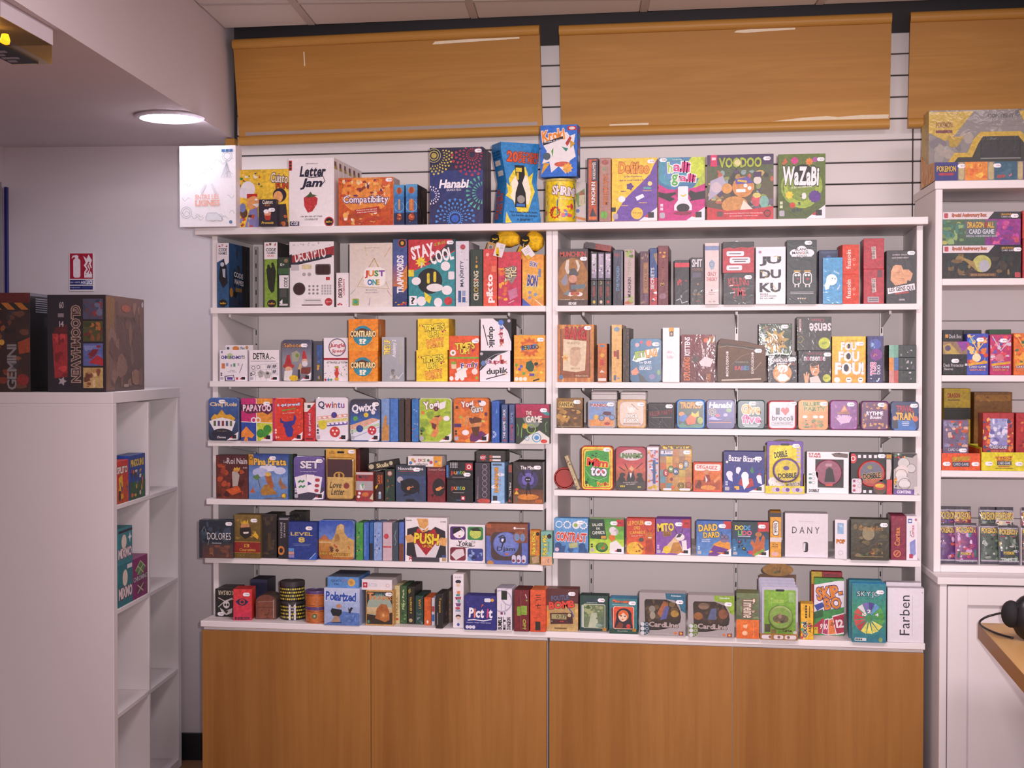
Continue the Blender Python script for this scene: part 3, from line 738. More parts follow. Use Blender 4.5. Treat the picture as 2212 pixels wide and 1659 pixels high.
I('T', G, C_, 'yellow cooking box with a white chef hat and a dark haired cook', 511, 370, 624, 495, .06, 'f0c63c',
  [('b', 3, 26, .02, .06, .5, .3, .03, ['c03028', '35507a', '30802c', 'f4f0e0']), T('Cuisto', .66, .07, .99, .24, 'e8dcd0', o='7a5a30', a=-6), T('FUN', .76, .24, .99, .34, 'd05028', o='702818'),
   ('e',.22,.34,.14,.14,'f0ecf2'),('e',.13,.40,.09,.09,'e6e0ee'),('r',.16,.36,.34,.50,'ece6f0'),('r',.20,.42,.40,.50,'c43028'),('e',.33,.58,.13,.12,'e8a468'),('e',.38,.52,.03,.02,'f8f4f4'),('p',[(.30,.60),(.46,.58),(.40,.66)],'f8f4f0'),
   ('e',.83,.45,.13,.12,'2a2630'),('e',.80,.48,.09,.10,'e8a468'),('p',[(.25,.70),(.40,.66),(.44,1),(.16,1)],'8a88c0'),('p',[(.70,.62),(.95,.60),(1,1),(.66,1)],'383038'),('e',.14,.75,.07,.09,'604030'),('e',.12,.66,.06,.08,'7a84b8'),
   ('b', 8, 14, .02, .78, .4, .99, .05, ['d05028', 'c8b0a0', '8a88b8', '503838']), ('b', 9, 14, .62, .78, .99, .99, .05, ['c06838', 'd8c8b8', '60607a', '503838'])], side='d9a92c')
I('T', CB, CG, 'small dark card box with white script standing before the yellow cooking box', 559, 436, 597, 494, .025, '2b2332',
  [T('Cuistot',.2,.03,.8,.17,'e8dccc'),T('FUN',.35,.19,.65,.26,'c87838'),('e',.5,.52,.2,.13,'d89070'),('e',.42,.45,.15,.08,'efe8ea'),('p',[(.3,.62),(.7,.6),(.65,.78),(.4,.78)],'b03828'),T('Frenesie',.15,.82,.85,.92,'d8b040',sh=.2)],y=-.022,st=(.75,.40))
I('T', G, C_, 'white box with looping black script above a red strawberry', 624, 342, 722, 490, .058, W_,
  [('r',0,.03,.07,.18,'c83c30'),('e',.035,.06,.025,None,'3a2420'),('e',.035,.105,.025,None,'3a2420'),('e',.035,.15,.025,None,'3a2420'),T('SIMONE MOLINO',.38,.075,.65,.09,'8a8490'),
   T('Letter', .24, .12, .82, .27, '23233a', sh=.25, wt='h'), T('Jam', .26, .30, .74, .46, '23233a', sh=.25, wt='h'), ('l', [(.24, .25), (.5, .285), (.76, .27), (.80, .34), (.72, .40)], .018, '23233a'),
   ('p',[(.33,.58),(.40,.55),(.55,.55),(.64,.59),(.62,.68),(.52,.78),(.42,.80),(.34,.70)],'c03438'),('b',2,14,.36,.58,.61,.76,.012,['e88888']),('p',[(.36,.57),(.44,.53),(.48,.49),(.52,.53),(.62,.55),(.5,.575)],'4a5a38'),
   T('UN JEU DE LETTRES',.26,.845,.74,.87,'4a4650'),T('COOPERATIF',.35,.885,.64,.91,'4a4650'),('r',.02,.925,.23,.99,'2c3050'),T('CGE',.04,.93,.21,.98,'f0e8f0'),('e',.89,.935,.105,None,'c03438'),('e',.89,.935,.08,None,K_),T('iello',.825,.92,.955,.95,'e0b838')],
  sart=[('r',.04,.05,.5,.15,'c83c30'),('b',3,6,.05,.05,.95,.16,.2,['9a3028','402828','c8b040'])],n=6,blabel='white strawberry box standing in the row behind the front one',top='efe6ea')
I('T', G, C_, 'wide orange box with purple outlined white lettering across a crowd', 731, 385, 850.5, 489, .09, 'd8642c',
  [('r',0,0,1,1,'d86a2c','c04c24'),('e',.5,.35,.45,.4,'e89040'),('b',4,46,.02,.04,.98,.4,.05,['c04828','f0b060','e87838','90382c','6a3060','f4d0a0']),('b',5,46,.02,.66,.98,.98,.055,['c04828','f0b060','e87838','b84028','f0e0d0','a84828']),
   ('e',.85,.12,.06,None,'d86038'),T('Compatibility',.09,.38,.91,.57,'f4e8f0',o='5c2a70'),('p',[(.29,.67),(.74,.60),(.76,.72),(.31,.79)],'b83c2c'),T('Decouvrez avec qui vous',.33,.655,.70,.69,'f4e0d8',a=4),T('avez le plus d\'affinites !',.34,.70,.70,.735,'f4e0d8',a=4)],st=(.92,.06),right='d8c0b8',top='e8a060')
for i, (a, b_) in enumerate(((851, 874), (876, 902))):
    I('T', CB, CG, ['narrow blue box with a red roundel beside the wide orange box', 'narrow blue box with an orange title and dark side panel'][i], a, 400, b_, 487, .15, '3a78b8',
      [('r',0,0,1,.3,'5aa0d0','3a80c0'),('r',0,.7,1,1,'20305a'),('e',.5,.15,.28,None,'c87838'),('e',.5,.15,.18,.09,'a84828'),('o',.5,.55,.48,.05,'7ab8e0'),('r',.3,.38,.7,.66,['4a70a8','c87040'][i]),('r',.42,.36,.58,.62,['d0a060','d88848'][i]),('e',.5,.82,.34,None,'2a1c24'),('e',.5,.82,.26,None,['8a3c30','b04830'][i]),('b',7+i,6,.25,.7,.75,.94,.13,['d86840','903028','e0a060'])],
      right='2e2a30', top='4a6a98', y=-.004 if i else .012, sart=[('b', 11, 22, .03, .05, .97, .95, .12, ['3a3438', '6a4838', '28304a', '886040', '20242e'])])
I('T', G, C_, 'dark navy box with coloured fireworks round white brush lettering', 928, 318, 1044, 484, .05, '1e1f48',
  [('r',0,0,1,1,'221f40','2c2c60'),('r',0,.3,1,.7,'2a3a78','28306a'),('e',.08,.10,.05,None,'b8a850'),('o',.08,.10,.09,.015,'d0c060'),('o',.08,.10,.13,.012,'b8b070'),('fw',.08,.10,.17,.36,26,'d8c450',4),('fw',.80,.10,.07,.40,20,'b83448',5),('o',.80,.10,.07,.012,'8a2838'),
   ('fw',1.0,.6,.12,.34,22,'58b098',2),('fw',.02,.62,.08,.18,18,'e8e0f0',2),('fw',.48,.93,.10,.38,22,'4a90e0',4),('e',.48,.93,.07,None,'3060c0'),('o',.48,.93,.12,.02,'4080d8'),T('Hanabi',.18,.42,.74,.53,'f2ecf4',sh=.2,wt='h'),T('GRANDS FEUX',.32,.54,.60,.57,'c8c4d8')],st=(.91,.05),mat='gloss',n=3,blabel='dark navy fireworks box standing in the row behind the front one')
# hourglass shaped blue box with a window
X, Y, wd, h = place('T', 1085, 308, 1166, 482, .022)
wd /= .88
hg = [(-.44*wd, 0), (.50*wd, 0), (.50*wd, .06*h), (.40*wd, .50*h), (.47*wd, .92*h), (.47*wd, h), (-.50*wd, h), (-.50*wd, .9*h), (-.36*wd, .52*h), (-.44*wd, .06*h)]
e = make(G, C_, 'blue hourglass shaped box with yellow flames round a sand timer', (X, Y, ROWZ['T']+.0004), R(31), wd, h, .085, '2f86c8', (), side='3088cc', outline=hg, grp=GROUPS['T'], top='5ab0e0')
ops = [T('20', .14, .11, .42, .24, 'e05a2c', o='7a2414', wt='h', a=-4), T('SECONDES', .43, .115, .95, .18, 'e05a2c', o='7a2414', a=-3), T('DE FEU', .43, .185, .92, .25, 'e05a2c', o='7a2414', a=-2),
       ('p',[(.30,.35),(.18,.45),(.22,.55),(.12,.50),(.16,.62),(.10,.66),(.30,.72),(.42,.86),(.68,.86),(.78,.70),(.86,.60),(.78,.48),(.82,.36),(.70,.42),(.62,.30),(.42,.30)],'f0d840'),
       ('p', [(.34, .42), (.24, .50), (.28, .60), (.22, .66), (.36, .76), (.70, .76), (.76, .62), (.70, .48), (.66, .40)], 'f4ecd8'),
       ('p', [(.33, .28), (.58, .28), (.60, .40), (.53, .50), (.62, .62), (.64, .80), (.34, .80), (.36, .62), (.43, .50), (.36, .40)], '17161c'),
       ('r',.36,.31,.52,.36,'e8cc30'),('r',.38,.37,.44,.46,'d8b828'),('e',.5,.70,.10,.05,'9a948c'),('r',.38,.755,.60,.79,'3a78c8'),T('Deux equipes. Des defis decales.',.20,.845,.94,.875,'1c3050'),T('La battle du temps',.26,.885,.92,.92,'14243c'),T('a gagner !',.40,.93,.80,.97,'14243c'),('p',[(.10,.96),(.12,.86),(.18,.93),(.26,.99),(.10,1)],'f0d840')]
p = link('cover_print', Art(wd*.96, h).draw(ops).mesh('cover_print'), M['card'], e); p.location = (0, -.0004, 0)
sops = [('r',.2,.16,.75,.23,'e4e0d8'),('r',.3,.30,.85,.37,'e4e0d8'),T('336 DEFIS',.1,.03,.9,.06,'1c3060'),T('2 EQUIPES',.1,.07,.9,.10,'1c3060'),T('1 BATTLE',.1,.11,.9,.14,'1c3060'),T('20 SECONDES',.15,.55,.45,.97,'e05a2c',rot=-90,wt='h'),T('DE FEU',.52,.62,.8,.9,'e05a2c',rot=-90,wt='h')]
# the flared side carries its own print on three flat facets: keep to the upper and lower facet
lo = link('side_print', Art(.083, h*.90).draw(sops).mesh('side_print'), M['card'], e)
for v in lo.data.vertices:
    f = v.co.z/h+.03
    xk = (-.44-(.06-f)*0) if f < .06 else (-.44+(-.36+.44)*(f-.06)/.46 if f < .52 else (-.36+(-.50+.36)*(f-.52)/.38 if f < .90 else -.50))
    a_, b2 = v.co.x, v.co.y
    v.co = (xk*wd-.0012+b2, .0425-a_, v.co.z+.03*h)
# yellow can, box on it
X, Y, wd, h = place('T', 1173, 383, 1241, 479, .006)
r_ = wd/2
cn = tag(empty('game_can', (X, Y+r_, ROWZ['T'])), 'yellow round can with a blue shrimp label', 'can', GROUPS['T'])
MB().lathe([(r_*.97,0),(r_*1.0,.003),(r_*.985,.006),(r_*.985,h-.010),(r_*1.01,h-.007),(r_*1.01,h-.001),(r_*.96,h)],40,cols=['b0a060','b8a860','f0d024','c8b050','d8c060','c8b878','c8b878']).build('can_body',M['tin'],cn,colored=True)
lab = Art(2*math.pi*r_*.5,h*.9).draw([('r',.30,.04,.92,.98,'f0d024'),('rr',.44,.04,.88,.30,'2c6ab0',.4),('rr',.46,.42,.90,.96,'2c6ab0',.2),T('SHRIMP',.36,.16,.94,.38,'f2e8ee',o='702018',wt='h',a=-6),('p',[(.38,.42),(.96,.42),(.96,.50),(.38,.50),(.42,.46)],'28509a'),T('A fun game',.5,.435,.85,.48,'f0e8d0'),('b',3,10,.55,.56,.9,.92,.06,['e06878','c03848','4a90d0','d84858']),('s',.42,.80,.13,12,.8,'c83828'),('e',.42,.80,.09,.05,'90b030'),
      ('r',.04,.1,.24,.92,'e0cc60'),('r',.06,.14,.22,.20,'a08830'),('r',.06,.24,.22,.28,'a08830'),('r',.06,.36,.22,.40,'b09a40'),('r',.06,.5,.22,.6,'b09a40'),('e',.14,.8,.05,None,'c87860')]).mesh('label_print')
for v in lab.vertices:
    t = -math.pi/2+v.co.x/r_; rr_ = r_*.988-v.co.y
    v.co = (rr_*math.cos(t), rr_*math.sin(t), v.co.z+.05*h)
link('label_print', lab, M['tin'], cn)
MB().tube([(r_*.35*math.cos(a), -r_*.2+r_*.2*math.sin(a), h+.002) for a in [k*.7 for k in range(10)]], .0012, 6).build('ring_pull', M['steel'], cn)
zc = ROWZ['T']+h+.0042
Xk, Yk, wk, hk = place('T', 1166, 272, 1247, 384, .0)
make(G, C_, 'blue box with orange title balanced on the yellow can', (Xk, Yk+.004, zc), R(-4), wk*1.0, hk, .055, '2f70d0',
     [('p',[(.22,.22),(.34,.14),(.45,.2),(.72,.14),(.8,.22),(.95,.18),(.9,.4),(.96,.62),(.8,.7),(.7,.95),(.5,.8),(.3,.92),(.25,.7),(.05,.74),(.18,.5),(.06,.36)],'ece6e8'),T('Kroki',.05,.09,.66,.30,'f0902c',o='f4e8e0',a=7,wt='h'),('p',[(.07,.33),(.62,.22),(.62,.27),(.08,.39)],'20202a'),T('On mime, on dessine',.1,.285,.6,.325,'e0e0ea',a=8),
      ('r',.74,.03,.98,.11,'c02838'),('e',.86,.07,.08,.03,'e8d8d0'),('e',.18,.60,.10,None,'4c6068'),('p',[(.02,.96),(.10,.72),(.26,.74)],'d8a030'),('e',.60,.76,.22,.05,'d06048'),('s',.74,.84,.15,9,.7,'f0b050'),('p',[(.68,.36),(.80,.22),(.85,.26),(.74,.42)],'b83c38'),('p',[(.58,.42),(.76,.46),(.7,.52)],'389078'),('p',[(.80,.3),(.95,.36),(.82,.46)],'c89c30'),('p',[(.3,.5),(.36,.44),(.34,.62)],'58a040')],
     side='2a68c4',top='3a7cd8',grp=GROUPS['T'],sart=[('r',.2,.05,.7,.14,'c02838'),('r',.3,.16,.8,.25,'30a0a8'),('e',.5,.34,.22,None,'c03870'),('e',.5,.5,.22,None,'e0903c'),('e',.5,.64,.22,None,'d8e0f0'),('e',.5,.78,.2,None,'40a060'),('e',.5,.91,.2,None,'d06050')])
I('T',G,C_,'pale box with a green building picture half hidden by the yellow can',1236,386,1266,478,.05,'d8ccc8',[('p',[(.2,.3),(.9,.15),(.95,.5),(.4,.6)],'7a9a58'),('r',.5,.3,.9,.55,'d8c8a8'),('p',[(.45,.32),(.7,.2),(.95,.3)],'a86048'),('e',.4,.68,.14,None,'5a7ab0'),('p',[(0,.78),(1,.86),(1,.92),(0,.84)],'e08838'),('r',.4,.93,.95,.97,'8a8488')],y=.09)
I('T',G,C_,'dark purple boxed game with an orange spine and white vertical title',1268,341,1293,478,.19,'2c2436',[('r',.12,.02,.85,.98,'c85828','b84820'),('r',.40,.04,.85,.36,'3a2a38'),T('WARHAMMER',.46,.06,.76,.34,'e0d4cc',rot=90),T('MUNCHKIN',.36,.38,.72,.74,'f0e8e0',rot=90,o='301c20'),('p',[(.2,.92),(.5,.78),(.82,.92)],'3c3038'),('r',.15,.925,.85,.97,'e0702c')],y=-.004,mat='gloss')
I('T',G,C_,'pinkish brown boxed game with an orange vertical title and green blob',1294,341,1320,478,.19,'a8786c',[('r',.1,.02,.9,.98,'b08878','a0746a'),T('MUNCHKIN APOC',.34,.26,.74,.74,'d87838',rot=90,o='7a4030'),('e',.4,.9,.3,.06,'6aa838'),('e',.5,.07,.3,.04,'a85850'),('r',.3,.14,.55,.2,'889070')],y=-.004,mat='gloss')
I('T', G, C_, 'yellow and purple box with a wavy diagonal and bulging orange title', 1321, 340, 1420, 476, .05, 'f0c834',
  [('p',[(1,.02),(1,1),(.05,1),(.12,.84),(.3,.64),(.62,.42),(.84,.26),(.92,.12)],'6a44a0'),T('Defifoo',.16,.07,.82,.24,'e89828',o='b05820',wt='h',a=-2),T('Le jeu d\'ambiance',.27,.275,.66,.31,'6a3070'),T('qui va vous rendre fou !',.17,.335,.78,.37,'6a3070'),
   ('s',.40,.45,.09,5,.7,'5c3888'),T('MIMEZ',.2,.515,.32,.535,'6a3070'),('e',.84,.41,.05,None,'f0d890'),('p',[(.7,.46),(.88,.47),(.86,.5),(.7,.49)],'58a0a0'),('e',.22,.65,.08,.05,'f0e8ec'),('p',[(.52,.62),(.68,.57),(.72,.62),(.56,.68)],'f0e8f0'),T('chantez',.68,.51,.88,.53,'e8c040'),T('dessinez',.6,.70,.78,.72,'e8c040'),T('devinez',.2,.74,.36,.76,'e8c040'),
   ('b',6,12,.15,.8,.7,.97,.05,['5a3890','7a58b0']),('e',.56,.88,.13,None,'f0c040'),T('Une de traditions',.46,.86,.66,.88,'6a4020'),('r',0,.78,.09,.85,K_)]+gig()+[('rr',.03,.88,.14,.97,'b0a0b0')],st=(.86,.06),y=.0)
I('T', G, C_, 'pink, teal and lime box with two black hands round a bell', 1422, 339, 1523, 476, .05, 'c4207c',
  [('r',0,0,1,.6,'b4c83c','a8c040'),('e',.34,.26,.54,.34,'3f7aa8'),('e',.30,.22,.34,.24,'4898b0'),('e',.80,.16,.18,.18,'c8dc38'),('e',.3,.2,.2,.15,'5a90c0'),('p',[(0,.42),(.2,.5),(.5,.52),(.8,.48),(1,.42),(1,1),(0,1)],'c4207c'),T('h',.2,.08,.3,.24,'a8d040',o='f0f0e8',a=4),T('alli',.32,.07,.68,.23,'d83c88',o='f4f0f0',a=-4),T('galli',.28,.26,.80,.42,'d83c88',o='f4f0f0',a=-4),T('g',.28,.27,.42,.45,'58b050',o='f0f0e8'),
   T('Le jeu de',.3,.025,.5,.045,'e8f0f0'),('e',.5,.56,.16,.08,'a01860'),('rr',.42,.46,.64,.74,'f0eaee',.12),('l',[(.48,.6),(.54,.615),(.6,.59)],.03,'e0c840'),('p',[(0,.54),(.16,.57),(.36,.55),(.38,.58),(.26,.62),(.36,.66),(.24,.70),(.14,.66),(0,.62)],'17131a'),('p',[(1,.53),(.8,.56),(.68,.52),(.64,.58),(.70,.66),(.66,.70),(.80,.68),(1,.66)],'17131a'),('p',[(.34,.76),(.44,.66),(.64,.66),(.72,.76),(.72,.84),(.34,.84)],'ece4ea'),('e',.53,.80,.14,.07,'1a161c'),('e',.52,.885,.2,.03,'8a1440')]+gig()+ic('e8d0e0'),st=(.10,.04))
I('T', G, C_, 'large crowded purple box with green title and red bottom banner', 1527, 334, 1671, 475, .06, '3a2c50',
  [('r',0,0,1,.2,'3c2a58','4a3850'),('r',0,.16,1,.85,'50603c','604838'),('p',[(.44,.2),(.2,.6),(.7,.6)],'30342c'),('b',12,60,.0,.24,1,.84,.06,['6a5870','a8884c','8a9850','504060','b86048','88a0a0','403838','c8a860']),('p',[(.05,.4),(.24,.32),(.30,.48),(.16,.6),(.02,.7)],'b0a8c0'),('e',.14,.50,.08,None,'c8b8c0'),
   ('e',.54,.50,.16,.16,'d08c48'),('e',.30,.52,.08,.08,'d89850'),('p',[(.42,.38),(.62,.34),(.7,.44),(.44,.46)],'6050a0'),('l',[(.46,.40),(.6,.42)],.03,'d8b840'),('e',.58,.48,.03,None,'f0e8e8'),('e',.64,.52,.03,None,'f0e8e8'),('r',.44,.53,.58,.58,'f0ecec'),('e',.42,.78,.2,.14,'c88c48'),('p',[(.5,.85),(.55,.7),(.7,.85)],'e0d8c8'),('e',.76,.40,.06,.06,'d8d0c8'),('r',.70,.27,.82,.35,'483458'),('e',.74,.70,.07,.10,'c84c58'),('e',.86,.73,.07,.09,'78b0a0'),('e',.75,.63,.06,.04,'d8cc70'),
   ('p',[(0,.80),(.3,.86),(.7,.84),(1,.80),(1,1),(0,1)],'c02c34'),T('UN JEU DEJANTE ET DELIRANT POUR TOUS LES SORCIERS',.26,.895,.84,.915,'f0c8c8'),T('DE 3 A 8 JOUEURS - A PARTIR DE 8 ANS',.34,.935,.76,.955,'f0c8c8'),('e',.91,.91,.055,None,'2a1c20'),('e',.91,.91,.043,None,'a03030'),T('VOODOO',.18,.05,.82,.20,'a8b830',o='3a4418',wt='h'),('e',.46,.125,.05,None,'d8d090'),('r',.05,0,.15,.18,'d02860'),('r',.07,.04,.13,.08,'f0d8e0'),('rr',.15,.87,.24,.95,'604040')],st=(.90,.07),n=2,blabel='dark green edged copy standing behind the crowded purple box',right='2c3a26')
I('T', G, C_, 'moss green box with white brush title and a spiky purple ball', 1680, 333, 1783, 473, .06, '586c24',
  [('r',0,0,1,1,'5e7424','485a1e'),('e',.52,.50,.40,.34,'a0b838'),('e',.5,.48,.30,.25,'7a9430'),('o',.5,.5,.44,.04,'8ca838'),('e',.52,.30,.24,.14,'1c1e1c'),('s',.35,.10,.085,8,.8,'d03888'),('s',.66,.12,.08,8,.8,'e08030'),('p',[(.08,.14),(.16,.05),(.2,.12),(.12,.17)],'c86838'),('e',.78,.09,.05,.04,'b050a0'),
   T('WaZaBi',.10,.20,.86,.48,'f2eef0',o='1e2018',wt='h',a=-2),T('LE JEU QUI ARRACHE !',.28,.50,.74,.53,'e8e8d0',a=3),('s',.78,.66,.14,12,.85,'5a2c88'),('s',.24,.63,.09,7,.75,'e8c828'),('s',.31,.79,.07,8,.75,'c83828'),('e',.55,.65,.05,.05,'e8e4e0'),('b',3,7,.4,.56,.6,.92,.04,['30403c','485850']),('b',4,5,.3,.84,.75,.9,.05,['30403c'])]+gig()+ic('d0d8b0'),st=(.90,.09),side='3c4c1c',mat='gloss')
# ================= first shelf, unit by the corner
I('L1',G,C_,'dark blue box showing a figure spine and a wide dark cover side',467,526,495,666,.21,'28507a',[('r',0,0,1,.20,'e4dce2'),('b',1,6,.1,.02,.9,.06,.12,['a03830','c8b0a8']),T('CODE',.15,.08,.85,.13,'202030'),T('NAMES',.15,.14,.85,.18,'404058'),('p',[(0,.2),(1,.2),(1,.3),(.7,.35),(.6,.24),(0,.3)],'e0d8de'),('p',[(.3,.3),(.55,.26),(.8,.36),(.9,.62),(.5,.70),(.15,.55)],'15151c'),('e',.45,.33,.16,.035,'b8bcc8'),('p',[(.45,.4),(.7,.4),(.7,.54),(.5,.52)],'a0a8b8'),('e',.5,.93,.34,.06,'1c1418'),T('iello',.25,.915,.75,.945,'d8a838')],
  right='1c3a58',sart=[('r',0,0,1,1,'2c5888','1c2e48'),('r',.62,0,1,1,'1e2228'),('b',4,14,.2,.05,.95,.95,.1,['15181c','203040','34302c','3c4a58']),T('CODE',.22,.44,.66,.52,'d8d4dc',o='30384a',a=-4),T('NAMES',.26,.55,.68,.63,'d8d4dc',o='30384a',a=-4),('r',.3,.68,.6,.74,'8a6a38'),('e',.1,.76,.08,None,'a87830')])
I('L1',G,C_,'green spine with two dark silhouettes under a white top',571,524,600,665,.2,'7c9c38',[('r',0,0,1,.26,'e6dee0'),('b',1,6,.1,.01,.9,.05,.12,['a03830','604038']),T('CODE',.12,.09,.9,.14,'303038'),T('NAMES',.2,.15,.85,.18,'50505c'),T('DUO',.25,.19,.75,.22,'c84830'),('p',[(.15,.42),(.35,.34),(.5,.4),(.72,.32),(.88,.45),(.75,.75),(.55,.78),(.3,.7)],'202418'),('e',.62,.34,.1,.03,'202418'),('e',.32,.37,.1,.03,'202418'),('e',.55,.94,.34,.06,'2c1820'),T('iello',.3,.925,.8,.955,'d8a838')],right='2a2626')
I('L1',CB,CG,'short spine in white and green bands with sideways lettering',601,556,624,664,.14,'2c382c',[('r',.0,.22,1,.34,'3a5c38'),('r',.1,.36,1,.62,'e0d8da'),T('CODE',.55,.40,.9,.60,'303438',rot=90),('e',.75,.07,.2,.04,'887050'),T('12+',.2,.12,.6,.17,'d0d0c8'),('r',.2,.64,.8,.80,'4a4a48'),('p',[(.1,.90),(.4,.84),(.4,.96)],'e8e0e0'),('r',.1,.93,.9,.97,'c8c0c0')],y=-.002)
I('L1',G,C_,'white box printed like a grey control console with red banner',625,521,722,663,.075,'e8e0e2',[('b',3,10,.05,.01,.95,.06,.03,['c8c0c4','b8b0b4']),('p',[(0,.22),(0,.37),(1,.21),(1,.07)],'a02c34'),('p',[(0,.33),(0,.38),(.95,.24),(.95,.19)],'2c2c38'),('p',[(.0,.2),(.06,.19),(.06,.39),(0,.4)],'20242c'),T('DECRYPTO',.12,.11,.82,.28,'e8e0e0',a=9,wt='b'),
   ('rr',.28,.35,.50,.42,'d8c89c',.1),('rr',.58,.34,.93,.51,'6a6464',.2),('rr',.60,.36,.91,.50,'3c1a18',.25),('e',.33,.50,.04,None,'a8a0a4'),('e',.45,.50,.04,None,'a8a0a4'),('r',.82,.54,.91,.59,'b83438'),('e',.22,.72,.14,None,'4c4644'),('e',.22,.72,.12,None,'3a201c')]+[('e',.45+.09*i,.68+.055*j,.025,None,'8a8488') for i in range(3) for j in range(3)]+[('r',.72+.06*i,.66+.04*j,.76+.06*i,.69+.04*j,'b0a8ac') for i in range(4) for j in range(4)]+[('r',.32,.87,.72,.94,'d8d0d0'),('r',.36,.89,.70,.90,'3a3638'),('r',.28,.96,.75,.975,'5a2a28'),('e',.88,.92,.085,None,'b03034'),T('Scorpion',.82,.91,.94,.93,'f0d0d0'),('r',.04,.35,.22,.44,'c0b8bc')],right='8a7e7c',top='d8cccc',mat='gloss')
I('L1',CB,CG,'short white spine with dark red sideways lettering',726,588,753,662,.14,'e8dfe2',[T('DECRYPTO',.18,.15,.5,.72,'5a2428',rot=90,wt='h'),T('LASERDRIVE',.55,.18,.7,.66,'c04a48',rot=90),('b',3,5,.1,.84,.9,.95,.12,['c04048','e8a0a0'])])
I('L1',G,C_,'cream box with a rainbow title inside a thin triangle',755,523,848,661,.07,'d9ccc0',[('r',0,0,1,1,'d6c8bc','ddd2cc'),('l',[(.58,.24),(.18,.68),(.92,.72),(.58,.24)],.022,'b8a070'),('l',[(.60,.29),(.26,.65),(.85,.68),(.60,.29)],.01,'c8b488'),('rr',.33,.38,.84,.68,'ece4e0',.3),T('JUST',.36,.43,.82,.55,'c83030',cols=['c83838','e08030','4a9040','8040a0'],wt='h'),T('ONE',.42,.57,.70,.66,'3060b0',cols=['3070b8','30a0a0','d0a030'],wt='h'),T('Mon jeu le facile',.38,.725,.64,.75,'8a8490'),T('dans le meilleur !',.36,.76,.68,.785,'9a94a0'),
   ('l',[(.82,.22),(.96,.06)],.012,'d0a060'),('l',[(.4,.2),(.36,.04)],.01,'d8c070'),('l',[(.02,.8),(.14,.72)],.012,'88a8b8'),('l',[(.45,.98),(.48,.86)],.014,'9888b8'),('l',[(.98,.84),(.88,.74)],.012,'c88080'),T('jeu de Ludovic',.35,.07,.7,.085,'8a8080'),('rr',.06,.87,.22,.98,'9aa048',.2),('e',.14,.92,.05,None,'40a080')])
I('L1',G,C_,'blue to orange spine with white sideways title and black emblem',849,514,880,660,.2,'38508a',[('r',0,.0,1,.35,'3c5480','50589a'),('r',0,.35,1,.7,'50589a','c07048'),('r',0,.7,1,1,'404878','283868'),('p',[(1,.38),(.4,.6),(.7,.8),(1,.72)],'d08038'),('e',.65,.06,.30,.06,'1c1418'),('o',.65,.06,.3,.05,'b03838'),('e',.65,.06,.12,.03,'c89830'),T('TRAPWORDS',.28,.24,.74,.80,'eee6ec',rot=90,wt='h'),('b',5,5,.05,.93,.95,.98,.12,['c83838','d8a030'])],right='2c3858')
I('L1',G,C_,'teal and red box with a black bomb shape and white slanted title',882,514,983,659,.07,'2f8a90',[('p',[(0,0),(1,0),(1,.18),(.5,.36),(0,.50)],'c03038'),('p',[(.95,.0),(1,0),(1,.16),(.5,.36),(.42,.34)],'30343c'),T('STAY',.06,.08,.55,.27,'f0e8ea',a=12,wt='h'),T('COOL',.46,.15,.96,.34,'f0e8ea',a=14,wt='h'),T('LE JEU DE',.55,.04,.8,.09,'a0b030',a=12),('s',.27,.335,.13,9,.55,'e8d030'),('e',.46,.62,.27,None,'17171b'),('rr',.40,.50,.46,.66,'e0c830',.5),('rr',.54,.48,.60,.64,'e0c830',.5),('e',.57,.72,.18,.06,'e4dcdc'),('l',[(.27,.42),(.30,.38),(.28,.34)],.03,'d8d0d0'),('rr',.02,.84,.18,.98,'ece4e8',.1),T('?',.05,.86,.14,.96,K_),('rr',.86,.48,.99,.6,'e0d8dc',.2),('r',.0,.45,.12,.55,'e0c830'),('e',.17,.62,.10,.06,'e8e0e4'),('e',.80,.40,.10,.07,'e8e0e4'),('e',.83,.76,.11,.07,'e8e0e4'),('e',.28,.92,.10,.07,'e8e0e4'),('p',[(.34,.78),(.5,.86),(.46,.96),(.36,.9)],'e0c830'),('e',.64,.94,.09,.07,'e8e0e4'),('e',.86,.92,.085,None,'c03038'),('s',.5,.3,.03,6,.5,'e8d8a0')],mat='gloss',st=(.90,.05))
I('L1',G,C_,'pale spine speckled blue with dark sideways title and red seal',984,518,1013,659,.2,'d4cdd6',[('b',4,26,.06,.03,.94,.97,.07,['b8bccc','98a8c8','e4dce4']),('e',.55,.09,.2,.04,'b84858'),T('MAJORITY',.34,.30,.68,.70,'38425c',rot=90),('r',.2,.76,.42,.94,'3c5c90'),('r',.5,.76,.75,.84,'8898b8'),('r',.5,.86,.75,.94,'3c5c90')],mat='gloss')
I('L1',G,C_,'dark green spine with cream sideways title and gold drops',1016,535,1043,658,.2,'2b3a30',[T('CROSSING',.26,.38,.66,.90,'d8ccb0',rot=90,cols=['d8ccb0','d8ccb0','c8a040','d8ccb0','d8ccb0','c87048','d8ccb0','d8ccb0']),('e',.5,.30,.1,.03,'d0a830'),('e',.5,.22,.06,.02,'c87838'),('r',.45,.12,.55,.18,'8a7038')],mat='gloss')
I('L1',G,C_,'bright coral spine with large white lower case sideways letters',1044,533,1074,657,.2,'d6483c',[('r',0,0,1,1,'d04440','dc5438'),T('pikto',.22,.45,.82,.94,'f2e4e0',rot=90,wt='h'),('e',.3,.1,.12,.03,'e8a8a0'),('r',.6,.3,.9,.4,'e07858')],mat='gloss')
